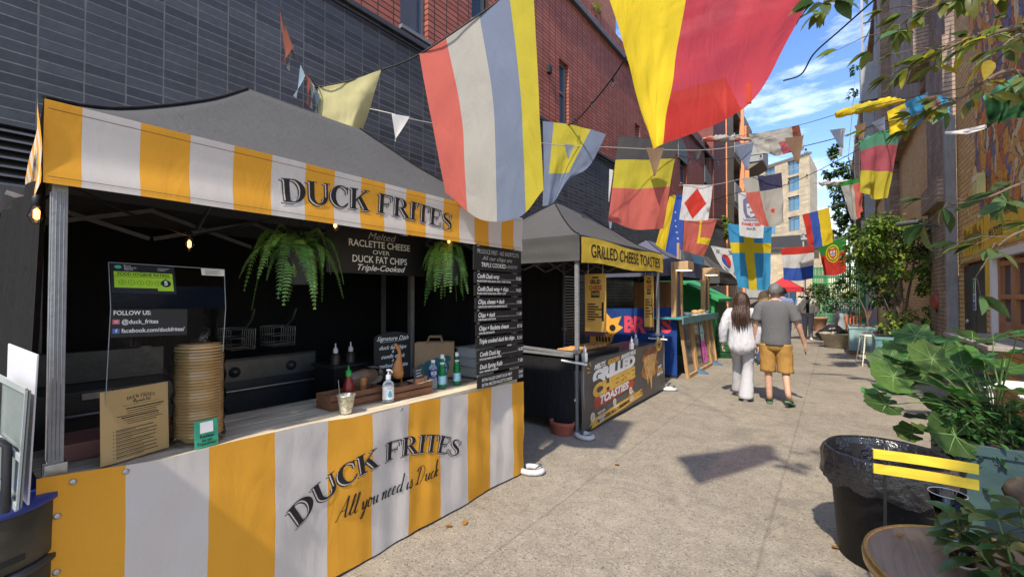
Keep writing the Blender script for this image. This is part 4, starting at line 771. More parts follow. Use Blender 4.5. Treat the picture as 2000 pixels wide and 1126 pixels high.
m = MB(); m.lathe((-2.56, 4.44, 0), [(.12, 0), (.13, .02), (.15, .10), (.16, .11), (.16, .15), (.14, .15), (.13, .04), (0, .04)], mat('terracotta', (.30, .085, .05), .75, .2, 8, .2), 24, sy=.7); tag(m.build('plant_trough'), 'empty terracotta trough beside the near leg of the grilled cheese stall', 'pot')
# ---------------------------------------------------------------- things in and around the striped stall
warm = mat('bulb_warm', (1, .36, .07), .4, .02, 3, emit=5); bulb_glass = glass('bulb_glass', (.9, .9, .85), alpha=.04, clear=True)
def bulb(p, parent, lit=True, r=.026):
    m = MB(); p = Vector(p); m.lathe(p + V(0, 0, -.02), [(.012, 0), (.016, .005), (.016, .035), (.008, .045)], black, 10); h = m.build('socket', parent)
    m = MB(); m.lathe(p + V(0, 0, -.09), [(.0, 0), (r * .6, .008), (r, .03), (r * .8, .05), (.012, .072)], bulb_glass, 12); b = m.build('bulb', parent)
    if lit: m = MB(); m.lathe(p + V(0, 0, -.07), [(0, 0), (.009, .006), (.009, .035), (0, .045)], warm, 8); m.build('filament', b)
def sagline(pts, n=10, s=.03):
    out = []
    for a, b in zip(pts, pts[1:]):
        a, b = Vector(a), Vector(b); L = (b - a).length
        out += [a.lerp(b, k / n) - V(0, 0, s * L * 4 * (k / n) * (1 - k / n)) for k in range(n)]
    return out + [Vector(pts[-1])]
fl = thing('festoon_lights', 'warm lit festoon bulbs strung inside the striped stall', 'string lights', (-2.5, 1.5, 2.0))
bp = [onx(72, 393, -2.42), onx(370, 460, -3.0), onx(655, 422, -2.42), onx(877, 457, -2.42)]
m = MB(); m.tube(sagline([bp[0], V(-2.5, .35, 2.05), bp[1], V(-2.6, 1.3, 2.1), bp[2], bp[3], V(-2.42, 3.1, 2.07)], 8, .02), .006, black, 6); m.build('cable', fl)
for p in bp: bulb(p, fl)
fern_m = leafm('fern_green', (.27, .46, .10), .4, .35); fern_d = leafm('fern_dark', (.11, .22, .05), .4, .3); potg = mat('pot_grey', (.03, .033, .035), .55, .15, 8)
def fern(p, rad, drop, n, label, seed, pot=True):
    random.seed(seed); p = Vector(p); t = thing('hanging_fern', label, 'plant', p, 'hanging ferns'); m = MB(); m.lathe(p - V(0, 0, .20), [(.085, 0), (.095, .02), (.12, .19), (.13, .2), (.13, .215), (.11, .215), (.10, .15)], potg, 24); m.build('pot', t)
    m = MB()
    for k in range(3): a = k * 2.1; m.tube([p + V(.12 * math.cos(a), .12 * math.sin(a), 0), p + V(0, 0, .28)], .003, black, 5)
    m.tube([p + V(0, 0, .28), p + V(0, 0, .36)], .004, black, 5); m.build('hanger', t)
    m = MB()
    for k in range(n):
        a = 2 * math.pi * (k + random.random() * .8) / n; rr = rad * (.35 + .85 * random.random()); dd = drop * (.2 + 1.0 * random.random()); up = .06 + .14 * random.random(); cu_ = random.uniform(-.7, .7); mt = fern_m if random.random() < .6 else fern_d
        c = [p + V(math.cos(a + cu_ * f) * rr * f ** .8, math.sin(a + cu_ * f) * rr * f ** .8, up * math.sin(f * 2.4) - dd * max(0, f - .15) ** 2.2 * 1.45) for f in [i / 46 for i in range(47)]]
        sd = V(-math.sin(a), math.cos(a), 0)
        for i in range(1, 47):
            f = i / 46; d = (c[i] - c[i - 1]).normalized(); L = .052 * math.sin(math.pi * min(.98, .12 + f * .85)) ** .7; w = .0058
            for s in (-1, 1):
                L2 = L * random.uniform(.75, 1.1); tip = c[i] + sd * s * L2 + d * L2 * random.uniform(.15, .55) - V(0, 0, L2 * random.uniform(.0, .45)); m.face([c[i] - d * w, c[i] + sd * s * L * .5 - d * w * .6, tip, c[i] + sd * s * L * .5 + d * w * 1.1, c[i] + d * w], mt)
        m.tube(c[::5] + [c[-1]], .002, fern_d, 4, False)
    m.build('fronds', t)
fern(onx(580, 492, -2.66), .255, .34, 34, 'green fern spilling from a dark hanging pot left of the raclette sign', 4)
fern(onx(872, 508, -2.52), .19, .36, 46, 'bright green fern hanging between the raclette sign and the menu boards', 9)
t = thing('hanging_sign', 'black sign offering melted raclette cheese hanging in the striped stall', 'sign', (-2.8, 2.1, 1.77)); m = MB(); m.box((-2.815, 1.64, 1.765), (-2.8, 2.54, 2.09), board_black); m.build('board', t, .003)
m = MB(); m.tube([(-2.81, 1.75, 2.09), (-2.81, 1.75, 2.3)], .004, steel, 5); m.tube([(-2.81, 2.42, 2.09), (-2.81, 2.42, 2.3)], .004, steel, 5); m.build('hook', t)
q = TX(plane_fn((-2.8, 2.09, 1.765), (0, 1, 0), (0, 0, 1))); chalk2 = mat('chalk_grey', (.40, .40, .38), .8, .2, 40)
q.add('Melted', 0, .285, .075, chalk2, width=.26, shear=.35).add('RACLETTE CHEESE', 0, .222, .07, chalk, width=.56, bold=.001).add('OVER', 0, .165, .045, chalk, width=.155).add('DUCK FAT CHIPS', 0, .107, .072, chalk, width=.50, bold=.001).add('Triple-Cooked', 0, .045, .062, chalk, width=.44, shear=.35, bold=.001); q.build('lettering', t)
# menu boards
t = thing('menu_board', 'tall stack of narrow black menu slats hung on the right of the striped stall', 'menu', (-2.26, 2.9, .87))
rows = [(1.805, 1.995, None), (1.701, 1.793, ('Confit Duck wrap', 'PULLED CONFIT DUCK, SALAD, HOISIN + CRISPY ONIONS', '10.00')), (1.603, 1.688, ('Confit Duck wrap + chips', 'PULLED CONFIT DUCK, SALAD, HOISIN + CHIPS', '14.00')), (1.495, 1.587, ('Chips, cheese + duck', 'CHIPS, PULLED CONFIT DUCK, MELTED RACLETTE', '13.00')), (1.394, 1.479, ('Chips + duck', 'CHIPS, PULLED CONFIT DUCK', '11.00')), (1.284, 1.376, ('Chips + Raclette cheese', 'CHIPS, MELTED RACLETTE', '8.50')), (1.183, 1.270, ('Triple cooked duck fat chips', '', '5.50')), (1.078, 1.17, ('Confit Duck leg', 'DUCK LEG, MIXED LEAVES, PICKLES', '16.00')), (.978, 1.07, ('Duck Spring Rolls', 'DUCK + SEASONAL VEGETABLES', '7.00')), (.868, .958, ('', '', '5.00'))]
for i, (z0, z1, s) in enumerate(rows):
    y0, y1 = 2.555 + i * .005, 3.195 + i * .004; x = -2.262 + .0035 * (i % 2); m = MB(); m.box((x - .012, y0, z0), (x, y1, z1), board_black); bo = m.build('slat', t, .0015); q = TX(plane_fn((x, y0, z0), (0, 1, 0), (0, 0, 1))); W_ = y1 - y0; H = z1 - z0
    if i == 0: q.add('PRODUCE FIRST - NO SHORTCUTS', W_ / 2, .15, .05, chalk2, width=.56).add('All our chips are', W_ / 2 - .02, .10, .05, chalk2, width=.40, shear=.3).add('TRIPLE COOKED', W_ / 2 - .07, .045, .05, chalk, width=.32).add('in DUCK FAT', .5, .045, .04, chalk2, width=.16)
    elif i == 9: q.add('EXTRA PULLED CONFIT DUCK MEAT', .25, .06, .035, chalk, width=.40).add('EXTRA MELTED RACLETTE CHEESE', .25, .02, .035, chalk, width=.40).add('5.00', .58, .06, .035, chalk).add('3.50', .58, .02, .035, chalk)
    else:
        w = .016 * len(s[0]) + .02; q.add(s[0], .03, H * .62, .052, chalk, width=w, shear=.25, align='LEFT', bold=.0006)
        if s[1]: q.add(s[1], .03, H * .2, .02, chalk, width=.009 * len(s[1]), align='LEFT', bold=.0004)
        q.add(s[2], .585, H * .55, .042, chalk, width=.07); q.line([(w + .05, H * .42), (.54, H * .42)], .0025, chalk2)
    q.build('lettering', bo)
m = MB()
for y in (2.62, 3.1): m.box((-2.285, y, .9), (-2.276, y + .02, 2.02), steel)
m.build('hanging_strap', t)
# clear screen with stickers
plexi = glass('clear_screen', alpha=.0, clear=True); tl, tr, ml, mr, bl, br = onx(212, 512, -2.56), onx(438, 526, -2.56), V(-2.45, .469, 1.55), V(-2.45, .90, 1.54), V(-2.45, .45, .9), V(-2.45, .87, .9)
t = thing('counter_screen', 'clear folded plastic screen with rating sticker standing on the striped counter', 'screen', (-2.45, .67, .89)); m = MB(); m.face([bl, br, mr, ml], plexi); m.face([ml, mr, tr, tl], plexi); m.build('sheet', t); m = MB()
edge = mat('clear_edge', (.30, .33, .32), .3, .1)
for a, b in ((bl, ml), (ml, tl), (tl, tr), (tr, mr), (mr, br)): m.tube([a, b], .0018, edge, 5)
m.build('edge', t)
lime = mat('sticker_lime', (.36, .60, .02), .5, .05); fu = (tr - tl).normalized(); fv = (tl - ml).normalized(); f = plane_fn(tl, fu, fv)
m = TX(f); L_ = (tr - tl).length; m.rect(.005, -.155, .235, .0, board_black).poly([(.015, -.127), (.165, -.127), (.165, -.14), (.225, -.14), (.225, -.045), (.015, -.045)], lime, .002)
m.add('FOOD HYGIENE RATING', .12, -.058, .023, ink, width=.185, lift=.003, bold=.0003); m.line([(.015, -.07), (.225, -.07)], .0015, ink, .0028)
for i in range(5): m.disc(.042 + i * .031, -.1, .0125, ink, .0028).disc(.042 + i * .031, -.1, .011, lime, .003).add(str(i), .042 + i * .031, -.1, .017, ink, lift=.0034)
m.disc(.197, -.1, .019, ink, .003).add('5', .197, -.1, .03, white_p, lift=.0036, bold=.001).poly([(.192, -.074), (.202, -.074), (.197, -.08)], ink, .003)
m.disc(.03, -.022, .012, mat('sticker_green', (.05, .45, .25), .5), .002, ry=.009).add('Food', .05, -.014, .011, white_p, lift=.002, align='LEFT').add('Standards', .05, -.023, .011, white_p, lift=.002, align='LEFT').add('Agency', .05, -.032, .011, white_p, lift=.002, align='LEFT')
for k in range(3): m.rect(.17, -.02 - k * .006, .215 - k * .008, -.018 - k * .006, chalk2, .002)
m.build('rating_sticker', t); m = TX(f); m.rect(L_ - .105, -.042, L_ - .002, -.003, cream)
for k in range(4): m.rect(L_ - .09, -.014 - k * .007, L_ - .02 - .01 * (k % 2), -.012 - k * .007, ink, .002)
m.build('paper_note', t)
f2 = plane_fn(ml, (mr - ml).normalized(), (0, 0, 1)); m = TX(f2); m.rect(.0, -.125, .27, -.005, board_black).add('FOLLOW US:', .008, -.022, .026, white_p, width=.125, lift=.002, align='LEFT', bold=.0004).add('@duck_frites', .035, -.06, .026, white_p, width=.125, lift=.002, align='LEFT', bold=.0003).add('facebook.com/duckfrites/', .035, -.098, .026, white_p, width=.225, lift=.002, align='LEFT', bold=.0003)
m.rect(.006, -.069, .029, -.049, mat('icon_pink', (.5, .12, .15), .5), .002).disc(.0175, -.059, .005, white_p, .0026).disc(.0175, -.059, .0035, mat('icon_pink', (.5, .12, .15)), .003).rect(.006, -.108, .029, -.088, mat('icon_blue', (.06, .12, .4), .5), .002).add('f', .018, -.098, .02, white_p, lift=.0026, bold=.0005); m.build('social_sticker', t)
# tan paper menu
tan = mat('kraft_paper', (.50, .35, .15), .7, .1, 3); pl, pr_ = onz(196, 912, .9), onz(330, 872, .9); t = thing('paper_menu', 'tan paper menu card standing in front of the clear screen', 'menu', ((pl + pr_) / 2)); top = V(-.03, 0, .30); e = (pr_ - pl); e.z = 0
m = MB(); m.grid(lambda u, v: pl + e * u + top * v + V(.004 * math.sin(u * 3.1), 0, 0), 8, 8, tan); m.build('card', t); q = TX(plane_fn(pl, e, top)); w = e.length; cx = w * .57
pw = arc_warp(cx, .262, .25); serif_text(q, 'DUCK FRITES', cx - .055, .11, .014, .255, ink, pw, .005); script_text(q, 'All you need is Duck', cx - .035, .07, .014, .236, ink, .3, .09, None, .005); q.line([(cx - .07, .228), (cx + .07, .228)], .001, ink, .005)
random.seed(8)
for k in range(8): q.rect(cx - .05 - .04 * random.random(), .212 - k * .009, cx + .05 + .04 * random.random(), .2145 - k * .009 + (.002 if k in (0, 4) else 0), ink, .005)
for k in range(8): z = .128 - k * .0155; q.rect(w * .2, z, w * (.75 + .12 * random.random()), z + .003, ink, .005).rect(w * .2, z - .006, w * (.4 + .3 * random.random()), z - .004, ink, .005).rect(w * .16, z, w * .175, z + .003, ink, .005)
q.build('lettering', t)
m = MB(); m.hexa([(-2.85, .35, .893), (-2.62, .35, .893), (-2.62, .85, .893), (-2.85, .85, .893), (-2.86, .34, .97), (-2.61, .34, .97), (-2.61, .86, .97), (-2.86, .86, .97)], mat('tray_pink', (.32, .14, .11), .55, .15, 8)); tag(m.build('serving_tray', bevel=.006), 'reddish pink tray on the planks behind the tan paper menu', 'tray')
# stack of paper bowls in a plastic bag
p = onz(388, 858, .893); t = thing('bowl_stack', 'tall stack of kraft paper bowls wrapped in a clear plastic bag', 'bowls', p); m = MB(); prof = []
for k in range(30): z = .03 + k * .0145; prof += [(.076, z), (.101, z + .005), (.101, z + .0105), (.076, z + .0125)]
m.lathe(p, [(.06, .0), (.085, .03)] + prof + [(.09, .472), (.0, .474)], mat('kraft_bowl', (.52, .34, .15), .6, .12, 10), 36); m.build('bowls', t)
m = MB(); q = p; n = 28; rings = []
for k in range(20):
    z = k / 19 * .49; r = .108 + .006 * math.sin(k * 1.7) if k < 18 else .108 - (k - 17) * .04
    rings.append([q + V((r + .005 * sn((a, k * .6, 0), 3)) * math.cos(2 * math.pi * a / n), (r + .005 * sn((a, k * .6, 5), 3)) * math.sin(2 * math.pi * a / n), z) for a in range(n)])
m.loft(rings, glass('plastic_bag', (.95, .95, .93), .12, .02, clear=True), cap=False); m.tube([q + V(0, 0, .485), q + V(.01, .02, .51), q + V(0, .045, .54), q + V(-.01, .03, .545), q + V(0, .005, .5)], [.02, .014, .012, .01, .008], glass('plastic_bag'), 8); m.build('bag', t)
p = onz(404, 872, .89); t = thing('review_card', 'small green review card in a holder in front of the paper bowls', 'sign', p); mint = mat('card_green', (.03, .33, .20), .5); m = MB(); ux = V(-.10, .995, 0).normalized(); m.obox(p + V(-.008, 0, .062), ux * .05, V(.002, 0, 0), V(-.008, 0, .062), mint); m.build('card', t, .002); q = TX(plane_fn(p + V(.004, 0, 0), ux, V(-.13, 0, 1)), 0)
q.rect(-.028, .068, .028, .118, white_p, .002).add('Review', 0, .052, .02, ink, lift=.002, bold=.0005).add('us on', 0, .035, .02, ink, lift=.002, bold=.0005).add('Tripadvisor', 0, .018, .019, ink, width=.085, lift=.002, bold=.0005); q.build('lettering', t)
# cooking equipment
t = thing('fryer', 'stainless steel fryer cabinet in the dark back of the striped stall', 'fryer', (-3.6, .65, 0)); m = MB(); m.box((-3.9, .36, .1), (-3.5, 1.02, 1.05), dsteel); m.box((-3.9, .36, 1.05), (-3.82, 1.02, 1.25), dsteel); m.build('body', t, .006)
for z in (.75, .92):
    m = MB(); m.tube([(-3.48, .42, z), (-3.46, .44, z), (-3.46, .94, z), (-3.48, .96, z)], .008, steel, 6); m.build('handle', t)
m = MB(); m.box((-3.499, .55, 1.0), (-3.49, .68, 1.035), steel); m.build('name_plate', t)
t = thing('fryer', 'wide steel fryer with round knobs and two wire baskets at the back', 'fryer', (-3.8, 1.7, 0)); m = MB(); m.box((-4.1, 1.3, .1), (-3.7, 2.08, 1.12), dsteel); m.build('body', t, .006); m = MB(); m.box((-3.699, 1.32, .95), (-3.69, 2.06, 1.1), mat('panel_steel', (.13, .13, .125), .4, .2, 8, metal=.5)); pnl = m.build('control_panel', t)
for y in (1.42, 1.85):
    m = MB(); m.lathe((-3.69, y, 1.02), [(.04, 0), (.04, .012), (.03, .014), (.025, .035), (0, .036)], dsteel, 18, axis=(1, 0, 0)); m.build('knob', pnl)
m = MB(); m.tube([(-3.66, 1.34, .88), (-3.66, 2.04, .88)], .01, steel, 6); m.build('handle', t)
for y in (1.5, 1.82):
    m = MB()
    for k in range(7): m.tube([(-3.98 + k * .04, y - .09, 1.34), (-3.98 + k * .04, y - .085, 1.18), (-3.98 + k * .04, y + .085, 1.18), (-3.98 + k * .04, y + .09, 1.34)], .003, steel, 4)
    for z in (1.2, 1.27, 1.34): m.tube([(-3.98, y - .09, z), (-3.74, y - .09, z), (-3.74, y + .09, z), (-3.98, y + .09, z), (-3.98, y - .09, z)], .0035, steel, 4)
    m.tube([(-3.72, y, 1.34), (-3.6, y, 1.42), (-3.55, y, 1.5)], .008, steel, 5); m.build('fry_basket', t)
squeeze((-3.3, 2.02, 1.02), 'dark sauce bottle left of its twin behind the striped counter', .14, mat('dark_sauce', (.05, .04, .03), .4)); squeeze((-3.3, 2.16, 1.02), 'dark sauce bottle right of its twin behind the striped counter', .14, mat('dark_sauce', (.05, .04, .03), .4))
m = MB(); m.box((-3.5, 1.95, .1), (-3.2, 2.5, 1.02), black); m.box((-3.52, 1.93, 1.021), (-3.18, 2.52, 1.04), dsteel); tag(m.build('prep_cabinet', bevel=.004), 'dark prep cabinet carrying two sauce bottles at the back of the stall', 'cabinet')
# counter things
dwood = wood('crate_wood', (.24, .10, .045), (.09, .04, .02), .6, 2., 1, .3)
def crate(c, L, D_, H, label, ang=0):
    t = thing('wooden_crate', label, 'crate', c, 'wooden crates on the striped counter'); q = Matrix.Rotation(ang, 3, 'Z'); c = Vector(c)
    def bx(a, b):
        m = MB(); A_, B_ = Vector(a), Vector(b); m.obox(c + q @ ((A_ + B_) / 2), q @ V((B_.x - A_.x) / 2, 0, 0), q @ V(0, (B_.y - A_.y) / 2, 0), V(0, 0, (B_.z - A_.z) / 2), dwood); return m
    bx((-D_ / 2, -L / 2, 0), (D_ / 2, L / 2, .01)).build('base', t)
    for s in (-1, 1):
        for z in (.012, .012 + H * .52): bx((s * D_ / 2 - .006 * (s > 0) , -L / 2, z), (s * D_ / 2 + .006 * (s < 0), L / 2, z + H * .42)).build('side_slat', t, .002)
        bx((-D_ / 2 + .008, s * L / 2 - .012 * (s > 0), .011), (D_ / 2 - .008, s * L / 2 + .012 * (s < 0), H)).build('end_panel', t, .002)
    return t
crate(V(-2.60, 1.72, .886), .42, .17, .085, 'long dark wooden crate of sauces behind the speckled bucket'); crate(V(-2.50, 2.10, .884), .34, .16, .075, 'dark slatted crate carrying the duck leg and paper', -.05)
p = V(-2.405, 1.545, .888); t = thing('metal_bucket', 'small speckled zinc bucket holding a skewer near the crate', 'bucket', p); zinc = mat('speckled_zinc', (.55, .54, .45), .4, .6, 60, .2, 40, .6); m = MB(); m.lathe(p, [(.035, 0), (.052, .105), (.056, .108), (.055, .112), (.05, .108), (.033, .006)], zinc, 28); m.build('pail', t); m = MB(); m.tube([p + V(-.02, -.02, .02), p + V(-.03, -.035, .2)], .002, steel, 5); m.build('skewer', t)
p = V(-2.44, 1.885, .886); t = thing('sanitiser_bottle', 'clear pump bottle with white label in front of the crates', 'bottle', p); clr = glass('clear_bottle', (.9, .95, .97), alpha=.12); m = MB(); m.lathe(p, [(.036, 0), (.038, .01), (.038, .115), (.032, .13), (.016, .142), (.014, .15)], clr, 24); m.build('body', t); m = MB(); m.lathe(p, [(.0385, .02), (.0385, .105)], white_p, 24); lb_ = m.build('label', t); m = MB(); m.lathe(p + V(0, 0, .15), [(.017, 0), (.017, .03), (.006, .032), (.006, .055), (.014, .057), (.014, .068), (0, .07)], white_p, 14); m.tube([p + V(0, 0, .213), p + V(.03, 0, .212), p + V(.042, 0, .2)], .006, white_p, 6); m.build('pump', t)
q = TX(lambda a, b, l=0.: p + V((.0387 + l) * math.cos(a / .0385 - .35), (.0387 + l) * math.sin(a / .0385 - .35), b), .01); q.poly([(0, .085), (.010, .065), (.014, .05), (.010, .037), (0, .032), (-.010, .037), (-.014, .05), (-.010, .065)], mat('drop_blue', (.08, .33, .45), .5), .0006); q.rect(-.012, .092, .012, .096, ink, .0006); q.build('print', lb_)
p = V(-2.62, 1.70, .9); t = thing('chilli_sauce', 'red chilli sauce bottle with green pointed cap in the crate', 'bottle', p); m = MB(); m.lathe(p, [(.032, 0), (.034, .01), (.034, .11), (.018, .15), (.015, .165)], mat('chilli_red', (.22, .02, .012), .25, .3, 20), 20); m.build('body', t); m = MB(); m.lathe(p + V(0, 0, .165), [(.019, 0), (.019, .035), (.008, .04), (.003, .07), (0, .072)], mat('cap_green', (.02, .35, .05), .4), 14); m.build('cap', t)
p = V(-2.60, 1.80, .9); m = MB(); m.lathe(p, [(.026, 0), (.03, .01), (.02, .05), (.022, .09), (.028, .1), (.022, .11), (.028, .125), (.022, .145), (0, .15)], mat('mill_wood', (.30, .13, .04), .35, .2, 20), 20); tag(m.build('pepper_mill'), 'turned brown wooden pepper mill in the crate beside the chilli sauce', 'pepper mill')
p = V(-2.50, 2.02, .965); t = thing('duck_leg', 'roasted duck leg standing upright on a small wooden stand', 'duck leg', p); m = MB(); rst = mat('roast_skin', (.40, .17, .05), .4, .35, 14, .25, 25); b0 = p + V(0, -.01, .045)
m.loft([[b0 + V(dx + r * math.cos(2 * math.pi * k / 16) * .7, dy + r * math.sin(2 * math.pi * k / 16), z) for k in range(16)] for z, r, dx, dy in ((0, .008, 0, .01), (.012, .035, 0, .008), (.04, .047, 0, .003), (.075, .045, 0, .0), (.11, .034, 0, .004), (.14, .022, 0, .012), (.175, .014, 0, .018), (.2, .013, 0, .014), (.23, .018, 0, -.004), (.245, .018, 0, -.016), (.255, .01, 0, -.022))], rst); m.build('meat', t)
m = MB(); m.tube([p + V(0, .025, .01), p + V(0, .025, .12)], .006, dwood, 8); m.box(p + V(-.03, -.01, 0), p + V(.03, .06, .012), dwood); m.build('stand', t)
p = V(-2.46, 2.17, .965); t = thing('slate_tag', 'tiny slate price tag held in a wooden block on the crate', 'sign', p); m = MB(); m.obox(p + V(0, 0, .065), V(0, .045, .004), V(.003, 0, 0), V(-.012, 0, .05), mat('slate', (.04, .045, .05), .7, .2, 20)); sl_ = m.build('slate', t); q = TX(plane_fn(p + V(.012, -.045, .02), (0, 1, .09), (-.2, 0, 1)));
for k in range(3): q.rect(.015, .025 + k * .02, .07 - .01 * (k % 2), .031 + k * .02, chalk2, .004)
q.build('lettering', t); m = MB(); m.box(p + V(-.02, -.04, 0), p + V(.02, .04, .03), mat('block_wood', (.30, .13, .06), .6, .2, 20)); m.build('block', t, .003)
m = MB(); m.grid(lambda u, v: V(-2.575 + .15 * u, 2.14 + .14 * v, .968 + .004 * math.sin(u * 5 + v * 3)), 6, 6, mat('paper_cream', (.66, .62, .45), .8)); tag(m.build('paper_sheet'), 'cream sheet of paper lying on the slatted crate', 'paper')
m = MB(); m.box((-2.50, 2.20, .976), (-2.45, 2.25, 1.005), mat('block_wood', (.30, .13, .06))); tag(m.build('wooden_block', bevel=.004), 'small brown wooden block on the cream paper sheet', 'block')
bl_, br_ = V(-3.02, 2.19, .9), V(-2.96, 2.52, .9); t = thing('chalk_board', 'black arched chalkboard about the signature dish at the back of the counter', 'sign', (bl_ + br_) / 2); e = br_ - bl_; w = e.length; n_ = V(e.y, -e.x, 0).normalized(); H = .40
m = MB(); out = [(0, 0), (w, 0), (w, H - .05)] + [(w / 2 + w / 2 * math.cos(R(a)), H - .05 + .05 * math.sin(R(a))) for a in range(15, 180, 15)] + [(0, H - .05)]; m.prism(out, bl_, e.normalized(), (0, 0, 1), n_, -.012, board_black); m.build('board', t); q = TX(plane_fn(bl_ + n_ * .001, e, (0, 0, 1)))
for s, x, z, sz, ww in (('Signature Dish', .165, .345, .05, .29), ('duck fat chips', .165, .27, .045, .25), ('&', .165, .235, .03, .02), ('confit duck', .165, .195, .045, .22), ('&', .165, .16, .03, .02), ('melted raclette', .17, .12, .045, .27), ('cheese', .17, .05, .045, .13)): q.add(s, x, z, sz, chalk, width=ww, shear=.4, lift=.002, bold=.0006)
q.line([(.05, .315), (.28, .325)], .004, chalk2, .002); q.build('lettering', t)
bl_, br_ = V(-2.93, 2.54, .893), V(-2.68, 2.77, .893); t = thing('paper_bag', 'brown paper carrier bag with teal print on the counter', 'bag', (bl_ + br_) / 2); e = br_ - bl_; w = e.length; n_ = V(e.y, -e.x, 0).normalized(); m = MB(); kr = mat('kraft_bag', (.36, .23, .12), .75, .15, 5, .2, 12)
for k, (a, b) in enumerate(((bl_, br_), (br_, br_ - n_ * .13), (br_ - n_ * .13, bl_ - n_ * .13), (bl_ - n_ * .13, bl_))): m.grid(lambda u, v: a.lerp(b, u) + V(0, 0, .30 * v) + n_ * .012 * math.sin(v * 3 + u * 4), 8, 8, kr)
m.build('bag_body', t); m = MB()
for s in (0, -.13): m.tube([bl_ + e * .3 + n_ * s + V(0, 0, .29), bl_ + e * .35 + n_ * s + V(0, 0, .35), bl_ + e * .65 + n_ * s + V(0, 0, .35), bl_ + e * .7 + n_ * s + V(0, 0, .29)], .005, kr, 6)
m.build('handle', t); q = TX(lambda a, b, l=0.: bl_ + e * (a / w) + V(0, 0, b) + n_ * (.012 * math.sin(b / .3 * 3 + a / w * 4) + l), .03); teal = mat('bag_teal', (.02, .13, .14), .7)
for x, y, r in ((.07, .06, .06), (.13, .1, .05), (.19, .12, .05), (.25, .09, .05), (.17, .05, .06), (.28, .16, .03)): q.disc(x, y, r, teal, .002)
q.build('print', t)
def bottle(p, label, kind):
    t = thing('water_bottle' if kind == 'clear' else 'glass_bottle', label, 'bottle', p, 'drinks on the striped counter'); p = Vector(p); m = MB()
    if kind == 'clear':
        pr = [(.03, 0), (.033, .01)] + [(.033 - .002 * (k % 2), .015 + k * .011) for k in range(9)] + [(.033, .12), (.033, .15), (.022, .175), (.013, .185), (.013, .2)]; m.lathe(p, pr, clr, 20); m.build('body', t); m = MB(); m.lathe(p, [(.0335, .085), (.0335, .145)], mat('label_navy', (.03, .05, .22), .4), 20); l_ = m.build('label', t)
        q = TX(lambda a, b, l=0.: p + V((.0337 + l) * math.cos(a / .0335 - .5), (.0337 + l) * math.sin(a / .0335 - .5), b), .008); q.add('ICE', 0, .118, .034, white_p, lift=.0006, bold=.001).add('VALLEY', 0, .097, .01, white_p, lift=.0006); q.build('lettering', l_); m = MB(); m.lathe(p + V(0, 0, .197), [(.016, 0), (.016, .02), (0, .021)], white_p, 14); m.build('cap', t)
    else:
        m.lathe(p, [(.028, 0), (.031, .008), (.031, .13), (.028, .15), (.015, .2), (.012, .225), (.013, .232)], glass('bottle_green', (.02, .28, .10), alpha=.35, tint=(.12, .6, .25)), 20); m.build('body', t); m = MB(); m.lathe(p, [(.0316, .03), (.0316, .095)], mat('label_sky', (.22, .42, .52), .4, .3, 40), 20); m.build('label', t); m = MB(); m.lathe(p, [(.0235, .165), (.0160, .198)], white_p, 16); m.build('neck_label', t); m = MB(); m.lathe(p + V(0, 0, .228), [(.015, 0), (.015, .03), (0, .031)], white_p, 14); m.build('cap', t)
bottle((-2.52, 2.37, .885), 'clear water bottle with navy label, leftmost of the drinks', 'clear'); bottle((-2.47, 2.42, .885), 'green glass bottle with pale blue label between the two clear bottles', 'green')
bottle((-2.54, 2.50, .885), 'clear water bottle with navy label between the two green bottles', 'clear'); bottle((-2.47, 2.585, .885), 'green glass bottle with pale blue label nearest the menu slats', 'green')
for k in range(3):
    t = thing('food_tub', ('lowest', 'middle', 'topmost')[k] + ' clear plastic tub of the stack beside the menu slats', 'tub', (-2.62, 2.98, .89 + k * .085), 'stacked plastic tubs'); m = MB(); m.box((-2.74, 2.86, .89 + k * .085), (-2.50, 3.1, .965 + k * .085), glass('tub_plastic', (.8, .82, .82), .2, .3)); m.build('body', t, .006); m = MB(); m.box((-2.75, 2.85, .965 + k * .085), (-2.49, 3.11, .973 + k * .085), glass('tub_plastic')); m.build('lid', t)
t = thing('bread_bag', 'brown loaves in a clear bag behind the pepper mill', 'bag', (-2.95, 2.02, .9)); m = MB(); c = V(-2.93, 2.03, .97); m.loft([[c + V(.06 * r * math.cos(2 * math.pi * k / 12), y, .07 * r * math.sin(2 * math.pi * k / 12)) for k in range(12)] for y, r in ((-.12, .3), (-.1, .8), (0, 1), (.1, .8), (.12, .3))], mat('bread_dull', (.22, .14, .09), .8, .3, 10)); m.build('loaf', t)
m = MB(); m.loft([[c + V(.08 * r * math.cos(2 * math.pi * k / 16), y, .01 + .085 * r * math.sin(2 * math.pi * k / 16) + .006 * sn((k, y * 20, 0), 1)) for k in range(16)] for y, r in ((-.18, .2), (-.14, .8), (0, 1), (.12, .9), (.17, .3))], glass('plastic_bag'), cap=False); m.build('wrapper', t)
